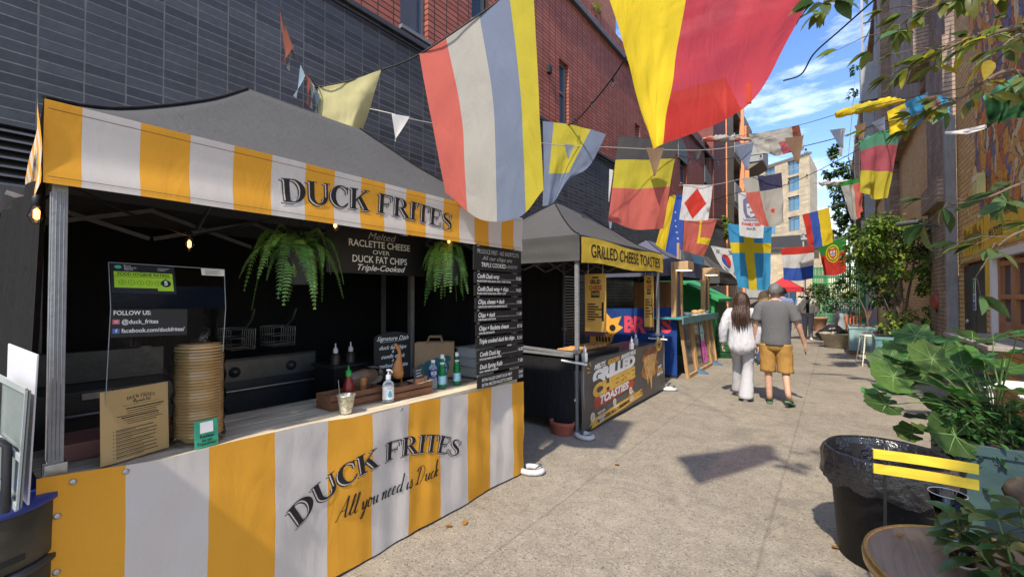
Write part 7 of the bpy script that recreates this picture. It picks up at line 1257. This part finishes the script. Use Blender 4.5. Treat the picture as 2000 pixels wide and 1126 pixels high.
# the large potted tree in the nearer teal planter
pt = planter((1.20, 12.6, 0), .50, .5, .72, 'teal metal planter with a torn sticker holding the largest potted tree', tealp)
q = TX(plane_fn((.7, 12.1, 0), (1, 0, 0), (0, 0, 1))); q.poly([(.18, .35), (.33, .33), (.36, .44), (.30, .52), (.2, .5)], white_p, .003); q.poly([(.21, .40), (.29, .38), (.30, .46), (.24, .47)], dsteel, .004); q.build('sticker', pt)
def cl(u, v, y, ru, rv_, n, base): c = ony(u, v, y) - Vector(base); k = y / 10.6; return (tuple(c), (ru * k / 80., .5 * (ru * k / 80.) + .2, rv_ * k / 80.), n)
B = (1.15, 12.6, .70); big = [cl(u, v, 12.6 + dy, ru, rv_, n, B) for u, v, dy, ru, rv_, n in ((1700, 470, -.2, 38, 34, 520), (1745, 455, 0, 44, 34, 620), (1795, 465, .1, 40, 34, 560), (1835, 470, .2, 24, 26, 280), (1680, 500, .2, 24, 24, 260), (1720, 505, .3, 45, 24, 480), (1775, 510, .2, 45, 26, 480), (1815, 505, 0, 30, 24, 300), (1765, 545, -.2, 36, 22, 320), (1800, 560, .1, 24, 26, 220), (1745, 625, -.3, 24, 24, 220), (1795, 620, .2, 30, 22, 200), (1760, 440, .2, 60, 14, 300), (1690, 485, -.3, 30, 22, 260))]
tree('potted_tree', 'largest bushy potted tree growing from the nearer teal planter', B, [([(0, 0, 0), (.02, 0, .35), (-.08, 0, .8), (-.2, 0, 1.45), (-.3, 0, 2.0)], .045, .02), ([(.02, 0, .3), (.12, .05, .8), (.2, .05, 1.4), (.3, 0, 2.0)], .035, .015), ([(.0, 0, .4), (.02, -.1, .9), (.0, -.1, 1.6), (.05, 0, 2.2)], .03, .014), ([(-.05, .05, 0), (-.2, .1, .6), (-.35, .1, 1.2), (-.5, .1, 1.7)], .03, .012)], big, .105, ((lf_mid, lf_lime, lf_dark), (5, 5, 2)), 3, group='potted trees')
planter((.62, 15.55, 0), .30, .5, .76, 'pale teal metal planter with rust at its base holding a loose tree', tealp2, .12)
B = (.75, 15.6, .74); tree('potted_tree', 'loose open potted tree growing from the pale teal planter', B, [([(0, 0, 0), (-.05, 0, .4), (-.2, 0, .8), (-.45, 0, 1.2)], .03, .012), ([(0, 0, .2), (.15, 0, .7), (.3, 0, 1.3)], .025, .012), ([(0, .05, .1), (.05, .1, .8), (.05, .1, 1.5)], .025, .01)], [cl(u, v, 15.6 + dy, ru, rv_, n, B) for u, v, dy, ru, rv_, n in ((1690, 545, 0, 26, 20, 260), (1720, 555, .1, 30, 22, 300), (1660, 560, -.1, 18, 18, 180), (1700, 580, .2, 30, 18, 240), (1675, 540, .2, 26, 22, 240), (1735, 585, .1, 20, 18, 150))], .10, ((lf_mid, lf_blue, lf_dark), (4, 3, 4)), 5, group='potted trees')
stone = mat('stone_bowl', (.40, .34, .25), .85, .25, 9, .3, 60); t = thing('stone_bowl', 'wide tapering stone bowl planter on the paving with a slim tree', 'planter', (.06, 16.9, 0)); m = MB(); m.lathe((.06, 16.9, 0), [(.26, 0), (.28, .02), (.44, .40), (.47, .42), (.47, .46), (.43, .46), (.41, .40)], stone, 40); m.build('bowl', t); m = MB(); m.lathe((.06, 16.9, .40), [(.415, 0), (0, .03)], mat('gravel_pale', (.42, .36, .28), .9, .4, 60, .5, 60), 30); m.build('gravel', t)
B = (.06, 16.9, .42); tree('potted_tree', 'slim potted tree with airy crown in the stone bowl', B, [([(0, 0, 0), (.01, 0, .5), (-.02, 0, 1.0), (-.1, 0, 1.35)], .022, .01), ([(0, 0, .8), (.1, 0, 1.2)], .014, .008)], [cl(u, v, 16.9 + dy, ru, rv_, n, B) for u, v, dy, ru, rv_, n in ((1605, 575, 0, 22, 18, 220), (1635, 565, 0, 26, 20, 280), (1660, 580, .1, 22, 20, 220), (1625, 595, .1, 26, 16, 220), (1650, 600, -.1, 20, 16, 160), (1645, 548, .2, 20, 14, 150))] + [((.25, -.1, .08), (.2, .15, .1), 120)], .085, ((lf_blue, lf_mid, lf_dark), (4, 3, 3)), 7, group='potted trees')
t = thing('terracotta_pot', 'terracotta pot with a shrub in front of the green gate', 'planter', (-.5, 24.5, 0)); m = MB(); m.lathe((-.55, 24.5, 0), [(.2, 0), (.3, .55), (.34, .56), (.34, .64), (.3, .64)], mat('terracotta_pale', (.36, .20, .12), .8, .2, 6), 24); m.build('pot', t); B = (-.55, 24.5, .6)
tree('potted_shrub', 'shrub standing in the terracotta pot by the green gate', B, [([(0, 0, 0), (0, 0, .5), (.05, 0, .9)], .03, .015)], [((0, 0, 1.0), (.5, .4, .35), 260), ((-.2, 0, 1.4), (.4, .4, .3), 200), ((.35, 0, 1.3), (.4, .4, .3), 200)], .13, ((lf_mid, lf_dark), (1, 1)), 8, group='potted trees')
t = thing('refuse_sacks', 'pile of shiny black refuse sacks behind the stone bowl', 'rubbish bags', (-.15, 19.5, 0)); 
for k, (x, y, r) in enumerate(((-.25, 19.4, .3), (.15, 19.6, .32), (-.05, 19.7, .36))):
    m = MB(); rg = []
    for j in range(12): f = j / 11; rr = r * math.sin(math.pi * (.08 + .88 * f)) ** .6; rg.append([V(x + rr * (1 + .3 * sn((i, j, k), .45)) * math.cos(2 * math.pi * i / 18), y + rr * (1 + .3 * sn((i, j, k + 4), .45)) * math.sin(2 * math.pi * i / 18), .0 + (.42 + .16 * (k == 2)) * f) for i in range(18)])
    m.loft(rg, mat('sack_black', (.012, .012, .013), .25, .2, 9, .5, 22)); m.build('sack', t)
t = thing('barrier_net', 'orange plastic safety barrier bundled beside the pale teal planter', 'barrier', (.4, 18.6, 0)); ora = mat('barrier_orange', (.75, .16, .03), .5, .15, 8); m = MB()
for k in range(5): m.bar((.32 + k * .09, 18.5, 0), (.34 + k * .09, 18.5, .95 - .05 * (k % 2)), .03, .03, ora)
m.build('slats', t); m = MB(); random.seed(6)
for k in range(60): e = rv(); c = V(.75, 18.7, .98); m.bar(c + V(e.x * .42, e.y * .2, e.z * .16), c + V(e.x * .42 + random.uniform(-.1, .1), e.y * .2, e.z * .16 + random.uniform(-.06, .06)), .03, .012, ora)
m.build('netting', t)
t = thing('metal_drum', 'tall grey drum standing behind the refuse sacks', 'drum', (.35, 20.5, 0)); m = MB(); m.lathe((.3, 20.5, 0), [(.28, 0), (.29, .4), (.28, .41), (.29, .8), (.28, .95), (0, .95)], conc, 24); m.build('drum', t)
# white metal stools
def stool(p, rz, label):
    t = thing('bar_stool', label, 'stool', p, 'white metal stools'); p = Vector(p); q = Matrix.Rotation(rz, 3, 'Z'); m = MB(); m.obox(p + V(0, 0, .69), q @ V(.16, 0, 0), q @ V(0, .16, 0), V(0, 0, .015), cream); m.build('seat', t, .012)
    for sx in (-1, 1):
        for sy in (-1, 1): m = MB(); m.bar(p + q @ V(sx * .22, sy * .22, 0), p + q @ V(sx * .14, sy * .14, .675), .035, .02, cream); m.build('leg', t, .004)
    m = MB(); c = [p + q @ V(sx * .2, sy * .2, .2) for sx, sy in ((-1, -1), (1, -1), (1, 1), (-1, 1))]
    for k in range(4): m.bar(c[k], c[(k + 1) % 4], .012, .03, cream)
    m.build('footrest', t)
stool((.66, 12.98, 0), .25, 'white metal stool standing beside the nearer teal planter'); stool((.75, 13.9, 0), .1, 'white metal stool half hidden between the two teal planters')
m = MB(); m.obox(V(.95, 13.6, .73), V(.2, 0, 0), V(0, .25, .0), V(0, 0, .02), mat('cushion_red', (.30, .03, .06), .8)); tag(m.build('seat_cushion', bevel=.015), 'flat dark red cushion lying behind the white stools', 'cushion')
# far wispy tree against the sky
B = (1.5, 34, 0); tree('wispy_tree', 'wispy tree reaching into the sky beyond the grey column', B, [([(0, 0, 0), (-.2, 0, 4), (-.3, 0, 7), (-.5, 0, 9), (-.7, 0, 10.2)], .18, .03), ([(-.2, 0, 5), (-.8, 0, 7), (-1.2, 0, 9)], .1, .03)], [cl(u, v, 34 + dy, ru, rv_, n, B) for u, v, dy, ru, rv_, n in ((1632, 300, 0, 14, 14, 170), (1650, 330, 0, 16, 18, 200), (1625, 335, 1, 12, 14, 140), (1642, 370, 0, 16, 18, 240), (1655, 410, 0, 18, 20, 300), (1635, 400, 1, 14, 14, 180), (1640, 445, 0, 16, 16, 240), (1672, 130, 0, 7, 9, 40), (1668, 185, 0, 8, 8, 40), (1660, 460, 0, 16, 20, 260))], .26, ((lf_mid, lf_dark, lf_blue), (3, 3, 2)), 9)
B = (-4.35, 23.2, 0); tree('climbing_shrub', 'small bright green shrub growing on the wall by the orange strip', (-4.3, 23.4, 4.7), [([(0, 0, -.6), (.05, 0, -.2), (.1, 0, .2)], .03, .012)], [((.2, 0, .2), (.4, .5, .5), 260), ((.15, .2, .7), (.3, .4, .4), 160)], .16, ((lf_lime, lf_mid), (2, 2)), 10, 'shrub')
B = (-4.7, 8.9, 7.95); tree('rooftop_shrub', 'dry yellow green shrub sprouting on the red building parapet', (-4.8, 9.0, 7.95), [([(0, 0, 0), (0, 0, .5), (.1, 0, .9)], .02, .008)], [((0, 0, .7), (.4, .5, .5), 200), ((.1, .4, .4), (.3, .4, .3), 120)], .12, ((lf_lime, leafm('leaf_dry', (.25, .19, .06), .4)), (2, 3)), 11, 'shrub')
# ---- foreground: bin, chair, table, vase, jar
bc = V(.245, 3.50, 0); t = thing('litter_bin', 'large black plastic bin with a crumpled black liner over its rim', 'bin', bc); m = MB(); m.lathe(bc, [(.225, 0), (.24, .015), (.285, .60), (.29, .61), (.28, .612), (.235, .03), (0, .03)], mat('bin_plastic', (.007, .007, .008), .55, .25, 14, .15, 60, spec=.25), 44); m.build('tub', t); m = MB(); n = 72; rg = []
for r, z, w in ((.05, .12, 3), (.20, .14, 4), (.235, .22, 3), (.25, .38, 2.5), (.268, .55, 1.5), (.286, .645, .4), (.300, .66, .3), (.312, .645, .6), (.320, .60, 1.4), (.330, .53, 2.2), (.322, .46, 3.2)):
    rg.append([bc + V((r + w * .012 * sn((math.cos(a) * 4, math.sin(a) * 4, z * 9), 1.6)) * math.cos(a), (r + w * .012 * sn((math.cos(a) * 4, math.sin(a) * 4, z * 9), 1.6)) * math.sin(a), z + .014 * w * sn((math.cos(a) * 2, math.sin(a) * 2, 3), 1.3)) for a in [2 * math.pi * i / n for i in range(n)]])
m.loft(rg, mat('liner_black', (.013, .013, .016), .2, .2, 6, .8, 22, spec=.6), True, False); m.build('liner', t)
ychair = wood('slat_yellow', (.72, .55, .04), (.58, .42, .02), .5, 1.2, 0, .3)
t = thing('folding_chair', 'folding chair with two yellow wooden back slats beside the bin', 'chair', (.38, 2.75, 0)); cl_, cr_ = ond(1706, 884, 2.16), ond(1911, 913, 2.10)
a_, b_ = ond(1705, 876, 2.20), ond(1911, 906, 2.02); up = V(0, 0, 1); dn = ond(1706, 908, 2.2) - ond(1706, 876, 2.2)
for k in range(2):
    m = MB(); o = V(0, 0, -.073 * k); d = (b_ - a_); nn = d.cross(up).normalized(); pts = [];
    m.grid(lambda u, v, s=1: a_ + o + d * u + V(0, 0, -.046 * v) - nn * .012 * math.sin(math.pi * u), 10, 1, ychair, False); m.build('back_slat', t, solid=.012)
m = MB(); nn = (b_ - a_).cross(up).normalized(); nn = nn if nn.y < 0 else -nn; back = -nn
for f in (.13, .87):
    p = a_ + (b_ - a_) * f + back * .012; m.bar(p + V(0, 0, .0), p + back * .02 + V(0, 0, -.45), .02, .012, black); m.bar(p + back * .02 + V(0, 0, -.45), V(p.x, p.y, 0) + nn * .34, .02, .012, black); m.bar(p + nn * .35 + V(0, 0, -.42), V(p.x, p.y, 0) + back * .1, .02, .012, black)
m.build('frame', t); m = MB(); p = a_ + (b_ - a_) * .5 + nn * .2; d = (b_ - a_).normalized()
for k in range(5): m.obox(V(p.x, p.y, .43) + nn * (.06 * k - .10) + d * .05, d * .11, nn * .028, V(0, 0, .007), ychair)
m.build('seat', t)
tz = .72; tcn = V(.415, 1.985, tz); rt = .34; ttop = wood('table_wood', (.27, .185, .125), (.11, .075, .05), .36, .8, 1, .25); brass = mat('brass_edge', (.42, .27, .10), .35, .35, 50, .25, 60, .7)
pl_ = onz(1697, 1035, tz); pt_ = onz(1800, 985, tz)
t = thing('bistro_table', 'round bistro table with worn brown top and brass edge', 'table', (tcn.x, tcn.y, 0)); m = MB(); m.lathe(tcn, [(0, -.02), (rt - .004, -.02), (rt - .004, 0), (0, .0)], ttop, 64, False); m.build('tabletop', t); m = MB(); m.lathe(tcn, [(rt - .003, -.035), (rt + .004, -.034), (rt + .006, -.015), (rt + .002, .003), (rt - .010, .003), (rt - .010, -.01)], brass, 72, cap=False); m.build('edge_band', t)
for a in (R(100), R(190), R(280), R(10)): m = MB(); m.tube([tcn + V(.14 * math.cos(a), .14 * math.sin(a), -.02), tcn + V(.22 * math.cos(a), .22 * math.sin(a), -.35), tcn + V(.29 * math.cos(a), .29 * math.sin(a), -.72)], .011, black, 8); m.build('leg', t)
g_ = glass('vase_glass', (.95, .97, .96), .01, .01, clear=True); vp = onz(1852, 1052, tz + .002); t = thing('glass_vase', 'tall flared clear glass vase on the brown bistro table', 'vase', vp); m = MB(); m.lathe(vp, [(.032, 0), (.035, .008), (.026, .02), (.028, .05), (.052, .165), (.050, .165), (.026, .055), (.022, .02), (0, .015)], g_, 32); m.build('bowl', t); m = MB(); m.lathe(vp, [(.026, .004), (.034, .003), (.036, .012), (.026, .018)], mat('glass_foot', (.12, .17, .20), .08, .2, 5, spec=.9), 32); m.build('foot', t)
m = MB(); m.tube([vp + V(.052 * math.cos(R(a)), .052 * math.sin(R(a)), .165) for a in range(0, 361, 12)], .0016, mat('glass_rim', (.55, .60, .58), .1), 5); m.build('rim', t)
def bigleaf(m, c, d, n, Rr, mt, lobes=7, depth=.10, seed=0, cup=.12):
    """round lobed leaf (mallow): c is where the stalk meets the blade"""
    d = d.normalized(); s = d.cross(n).normalized(); n = s.cross(d); N = 42; rings = [0, .35, .7, 1.]; vs = [c]
    for r in rings[1:]:
        for i in range(N):
            a = -math.pi + .22 + (2 * math.pi - .44) * i / (N - 1); rr = Rr * (.82 + .18 * math.cos(a)) * (1 + depth * math.cos(lobes * a) * r) * (1 + .03 * math.sin(23 * a)); x = rr * r * math.cos(a) * 1.0 + .0; y = rr * r * math.sin(a); h = cup * Rr * (r * r * (1 + .8 * math.cos(lobes * a)) * .6 + .4 * sn((x * 14, y * 14, seed), 1) - .9 * max(0, math.cos(a)) * r * r)
            vs.append(c + d * x + s * y + n * h)
    fs = [(0, 1 + i, 2 + i) for i in range(N - 1)]
    for k in range(2): b = 1 + k * N; fs += [(b + i, b + N + i, b + N + i + 1, b + i + 1) for i in range(N - 1)]
    m.raw(vs, fs, mt, True)
    def sp(r, a): rr = Rr * (.82 + .18 * math.cos(a)) * (1 + depth * math.cos(lobes * a) * r); x = rr * r * math.cos(a); y = rr * r * math.sin(a); h = cup * Rr * (r * r * (1 + .8 * math.cos(lobes * a)) * .6 + .4 * sn((x * 14, y * 14, seed), 1) - .9 * max(0, math.cos(a)) * r * r); return c + d * x + s * y + n * (h + .003)
    for k in range(-3, 4):
        a = k * 2 * math.pi / 7 * .93; P = [sp(.02 + .9 * j / 6, a) for j in range(7)]; b = len(m.v); sd = n.cross(P[-1] - P[0]).normalized(); vv = []
        for j, p in enumerate(P): w = .0032 * (1 - j / 7) + .0006; vv += [p - sd * w, p + sd * w]
        m.raw(vv, [(2 * j, 2 * j + 1, 2 * j + 3, 2 * j + 2) for j in range(6)], vein_m)
vein_m = leafm('leaf_vein', (.16, .27, .10), .05, .3, .6)
lf_big = leafm('leaf_mallow', (.045, .12, .026), .42, .3, .5); lf_big2 = leafm('leaf_mallow_pale', (.085, .19, .04), .3, .38, .5); stemg = mat('stem_green', (.14, .20, .06), .6)
# right planter with the broad-leaved plant
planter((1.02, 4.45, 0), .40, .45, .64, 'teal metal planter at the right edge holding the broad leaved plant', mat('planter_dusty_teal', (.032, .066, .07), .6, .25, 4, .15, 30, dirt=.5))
def at_(u, v, d): return ond(u, v, d)
B = V(.86, 4.25, .64); t = thing('broad_leaf_plant', 'big plant with broad lobed green leaves spilling from the right hand planter', 'plant', B); m = MB(); st = MB(); random.seed(14)
LV = [(1865, 850, 2.75, 48, 0), (1745, 735, 2.9, 42, 1), (1820, 700, 3.0, 38, 1), (1790, 655, 3.3, 34, 0), (1730, 790, 2.9, 34, 0), (1860, 765, 2.9, 42, 0), (1880, 715, 3.1, 44, 0), (1770, 700, 3.2, 40, 0), (1920, 700, 3.0, 46, 1), (1960, 690, 2.8, 48, 0), (1845, 665, 3.5, 34, 0), (1900, 660, 3.6, 34, 0), (1755, 760, 3.1, 36, 0), (1800, 780, 3.0, 38, 0), (1835, 735, 3.3, 40, 0), (1975, 760, 2.7, 40, 0), (1735, 705, 3.2, 30, 0), (1815, 840, 2.9, 26, 1), (1925, 745, 3.2, 40, 0), (1990, 650, 2.6, 46, 0), (1760, 680, 3.4, 28, 1), (1870, 690, 3.4, 36, 0), (1715, 770, 3.05, 26, 1), (1805, 815, 3.05, 30, 0), (1895, 800, 3.1, 36, 0), (1940, 660, 3.4, 34, 0), (1765, 735, 3.3, 34, 0), (1850, 800, 3.2, 40, 0), (1780, 845, 3.15, 24, 1), (1900, 770, 2.95, 36, 1), (1840, 690, 3.3, 34, 0), (1960, 720, 3.2, 40, 0), (1805, 735, 3.25, 34, 1), (1995, 800, 2.7, 40, 0), (1815, 665, 3.5, 28, 0), (1875, 835, 3.0, 30, 1)]
for k, (u, v, d_, rp, pale) in enumerate(LV):
    c = at_(u, v, d_); Rr = rp * d_ / FPX * 1.1; out = (c - (B + V(0, 0, -.1))); out.z *= .2; out = out + rv() * .15; toC = (Vector((0, 0, CZ)) - c).normalized(); nn = V(0, 0, 1) * .75 + toC * (.5 if k else 1.6) + rv() * .6
    bigleaf(m, c, out, nn, Rr, lf_big2 if pale else lf_big, 7, .09, k); P = spline([B + V(random.uniform(-.08, .08), random.uniform(-.08, .08), 0), (B + c) / 2 + V(0, 0, .12), c], 8); st.tube(P, [.006, .006, .005, .005, .005, .004, .004, .003, .003], stemg, 6)
m.build('leaves', t); st.build('stems', t)
t = thing('ferny_plant', 'low feathery dark green plant filling the right hand planter', 'plant', (1.0, 4.3, .66)); m = MB(); random.seed(17)
for k in range(760):
    u = random.uniform(1850, 2060); v = random.uniform(785, 905) + random.uniform(0, 70) * (random.random() < .3); p = at_(u, v, random.uniform(2.72, 3.2)); d = rv(); d.z = abs(d.z) * .5 - .25
    for j in range(5): e = d + rv() * .5; leaf(m, p + d * .02 * j, e, V(0, 0, 1) + rv() * .5, random.uniform(.035, .06), random.uniform(.008, .014), lf_dark if random.random() < .6 else lf_big)
m.build('foliage', t)
t = thing('trailing_sprig', 'trailing sprig of small leaves hanging down the dusty teal planter', 'plant', at_(1925, 930, 2.95)); m = MB()
for s_ in ((( 1915, 885), (1925, 915), (1950, 930), (1985, 935)), ((1905, 890), (1915, 925), (1930, 960), (1938, 985))):
    P = spline([at_(u, v, 2.8) for u, v in s_], 24); m.tube(P, .003, stemg, 5, False)
    for i in range(1, 25):
        for sx in (-1, 1): leaf(m, P[i], (P[i] - P[i - 1]).normalized() * .6 + V(sx * .6, 0, .1), V(-.3, -1, .4), .045, .011, lf_dark)
m.build('foliage', t)
m = MB(); random.seed(44); rc = at_(2005, 962, 2.5); m.loft([[rc + V(r * math.cos(2 * math.pi * i / 14) * (1 + .2 * sn((i, j, 0), .9)), r * math.sin(2 * math.pi * i / 14), z) for i in range(14)] for j, (z, r) in enumerate(((-.08, .04), (-.05, .08), (0, .10), (.04, .085), (.075, .04)))], mat('rock_brown', (.09, .068, .05), .9, .4, 8, .6, 20)); tag(m.build('rock'), 'brown rough stone at the right edge in front of the teal planter', 'stone')
# jar plant and second plant on the table edge
def sprig(name, label, base, stems, L, w, mts, seed, cat_='plant', pair=5, jar=None):
    random.seed(seed); t = thing(name, label, cat_, base); m = MB(); st = MB()
    for pts in stems:
        P = spline(pts, 16); st.tube(P, [.006 - .004 * k / 16 for k in range(17)], stemg, 6)
        for k in range(pair):
            i = int(4 + 12 * k / (pair - 1)); d = (P[min(i + 1, 16)] - P[i - 1]).normalized(); a = k * 2.2 + seed
            for q in range(3 if k == pair - 1 else 2): aa = a + q * (2.1 if k == pair - 1 else math.pi); o = d.orthogonal(); o = Matrix.Rotation(aa, 3, d) @ o; l = L * random.uniform(.75, 1.2); leaf(m, P[i], o * .9 + d * .5, d + V(0, 0, .5) + rv() * .2, l, w * l, random.choice(mts), .22, .35)
    m.build('leaves', t); st.build('stems', t); return t
jp = onz(1880, 1100, tz); lf_gl = leafm('leaf_glossy', (.07, .15, .045), .3, .25, .22); lf_yg = leafm('leaf_yellow_green', (.15, .20, .06), .3, .3, .3); dj = glass('jar_dark', (.04, .015, .012), .05, .55, tint=(.3, .16, .12))
t = thing('glass_jar', 'small dark red glass jar holding a cutting on the bistro table', 'jar', jp); m = MB(); m.lathe(jp, [(.030, 0), (.033, .005), (.033, .05), (.031, .052)], dj, 28); m.build('body', t); m = MB(); m.lathe(jp, [(.0335, .0), (.0335, .006)], mat('jar_base', (.5, .42, .38), .2), 28); m.build('base', t); m = MB(); m.lathe(jp, [(.032, .001), (.030, .036), (0, .037)], mat('jar_earth', (.03, .012, .01), .6), 20); m.build('contents', t)
sprig('jar_plant', 'green cutting with pointed glossy leaves standing in the dark red jar', jp + V(0, 0, .03), [[jp + V(0, 0, .03), jp + V(-.004, .0, .09), jp + V(-.012, 0, .15)], [jp + V(0, 0, .03), jp + V(.012, .006, .10), jp + V(.03, .01, .17)]], .105, .24, [lf_gl, lf_gl, lf_yg], 3, pair=5)
b = V(.60, 1.72, .72); b = onz(1985, 1160, .72); sprig('leafy_pot_plant', 'leafy green plant at the lower right corner of the table', b, [[b, b + V(-.01, 0, .1), b + V(-.03, .02, .2)], [b + V(.02, 0, 0), b + V(.03, .02, .12), b + V(.02, .04, .24)], [b, b + V(.05, -.01, .1), b + V(.09, -.01, .19)], [b, b + V(-.05, .01, .06), b + V(-.08, .02, .11)]], .12, .22, [lf_gl, lf_yg, lf_gl], 5, pair=5)
m = MB(); m.lathe(b + V(.02, 0, -.0), [(.04, .0), (.05, .06), (.045, .06), (.04, .02)], mat('terracotta', (.30, .085, .05)), 20); tag(m.build('small_pot'), 'small terracotta pot at the lower right corner of the table', 'pot')
random.seed(3); m = MB(); p = onz(1748, 1044, tz + .003); leaf(m, p, V(1, .3, 0), V(0, 0, 1), .03, .011, leafm('leaf_fallen', (.35, .17, .04), .3), .3, -.3); tag(m.build('fallen_leaf'), 'single brown dry leaf lying on the bistro table', 'leaf')
for k, (u, v) in enumerate(((870, 1024), (905, 1025), (1640, 1068), (1200, 905))):
    m = MB(); p = onz(u, v, .006); leaf(m, p, V(math.cos(k * 2), math.sin(k * 2), 0), V(0, 0, 1), .06, .02, leafm('leaf_fallen', (.35, .17, .04)), .3, -.2)
    tag(m.build('fallen_leaf'), ('dry leaf on the paving at the foot of the striped counter', 'smaller dry leaf just right of the one by the striped counter', 'dry leaf on the paving beside the black bin', 'dry leaf on the paving near the grilled cheese foot weight')[k], 'leaf', 'fallen leaves')
# white tables by the service window
for k, (p, s_) in enumerate((((1.42, 6.35, .74), .27), ((1.55, 5.45, .74), .27))):
    t = thing('white_table', ('low white slatted table beside the service window shelf', 'white slatted table behind the broad leaved plant')[k], 'table', (p[0], p[1], 0), 'white outdoor tables'); m = MB()
    for j in range(6): m.box((p[0] - s_, p[1] - s_ + j * s_ / 3, p[2] - .02), (p[0] + s_, p[1] - s_ + j * s_ / 3 + s_ / 3 - .02, p[2]), white_p)
    m.build('tabletop', t, .003)
    for sx in (-1, 1):
        for sy in (-1, 1): m = MB(); m.box((p[0] + sx * (s_ - .05) - .02, p[1] + sy * (s_ - .06) - .02, 0), (p[0] + sx * (s_ - .05) + .02, p[1] + sy * (s_ - .06) + .02, p[2] - .021), white_p); m.build('leg', t)
# overhanging branch at the top right
B = V(1.35, 2.1, 0); t = thing('overhanging_tree', 'tree leaning in from the right with leafy branches hanging over the alley', 'tree', B); m = MB(); lv = MB(); random.seed(23)
lf_o = leafm('leaf_overhang', (.17, .21, .045), .35, .5, .4); lf_oy = leafm('leaf_overhang_yellow', (.36, .30, .03), .25, .5, .4); lf_od = leafm('leaf_overhang_dark', (.07, .13, .045), .35, .4, .4)
m.tube(spline([B, B + V(.02, .05, 1.2), B + V(-.02, .0, 2.4), B + V(-.1, .05, 3.6)], 16), [.09 - .004 * k for k in range(17)], bark, 10)
def branch(px, r0, r1, L, n, mats, root=None, spread=.22):
    P = spline(([root] if root else []) + [at_(*p) for p in px], 24); m.tube(P, [r0 + (r1 - r0) * k / 24 for k in range(25)], bark, 6)
    for k in range(n):
        i = random.randint(5 if root else 1, 24); p = P[i]; d = (P[i] - P[i - 1]).normalized(); e = d * .6 + rv() * .9; e.z = e.z * .5 - .1; tw = p + e * spread * random.uniform(.2, 1.); m.tube([p, p.lerp(tw, .5) + V(0, 0, .02), tw], [.003, .0025, .0015], bark, 4, False)
        for j in range(4): e2 = e + rv() * .8; e2.z = e2.z * .55 - .1; l = L * random.uniform(.6, 1.35); leaf(lv, tw, e2, V(0, 0, 1) + rv() * .7, l, l * random.uniform(.16, .24), random.choices(mats[0], mats[1])[0], .2, .3)
mo = ((lf_o, lf_oy, lf_od), (6, 1.2, 2)); root = B + V(-.06, .03, 3.0)
branch([(2080, 30, 2.4), (1960, 60, 2.3), (1860, 90, 2.3), (1790, 130, 2.35)], .02, .004, .09, 36, mo, root)
branch([(2080, 120, 2.5), (1960, 140, 2.4), (1880, 190, 2.4), (1800, 230, 2.5)], .018, .004, .09, 22, mo, root)
branch([(2060, -60, 2.3), (1940, -20, 2.3), (1830, 10, 2.3), (1740, 60, 2.4)], .018, .003, .105, 22, mo, root)
branch([(2060, 40, 2.0), (1985, 70, 1.9), (1940, 110, 1.9)], .012, .003, .11, 8, mo, root)
branch([(1800, -80, 2.2), (1720, -50, 2.1), (1660, -20, 2.1), (1612, 10, 2.1)], .012, .002, .11, 9, ((lf_od, lf_o), (3, 1)), root, .12)
branch([(2090, 330, 2.3), (1990, 360, 2.2), (1930, 385, 2.2), (1860, 400, 2.25)], .012, .003, .13, 8, ((lf_od, lf_o), (4, 1)), B + V(0, .02, 2.2), .2)
branch([(2090, 430, 2.2), (2000, 450, 2.1), (1950, 480, 2.1), (1905, 540, 2.15)], .01, .003, .13, 7, ((lf_od, lf_o), (4, 1)), B + V(0, .02, 2.0), .18)
random.seed(77)
for c, r, n in ((V(.62, -.05, 3.4), (.55, .5, .3), 520), (V(1.0, .3, 3.6), (.5, .5, .3), 300)):  # unseen leaf clumps added overhead to shade the table and near plants
    m.tube(spline([root, root.lerp(c, .5) + V(0, 0, .2), c], 8), [.03 - .0028 * k for k in range(9)], bark, 6)
    for _ in range(n): e = rv(); p = c + V(e.x * r[0], e.y * r[1], e.z * r[2]); leaf(lv, p, rv() + V(0, 0, -.3), V(0, 0, 1) + rv() * .5, .15 * random.uniform(.7, 1.2), .038, random.choices(mo[0], mo[1])[0], .2, .3)
m.build('trunk', t); lv.build('crown', t)
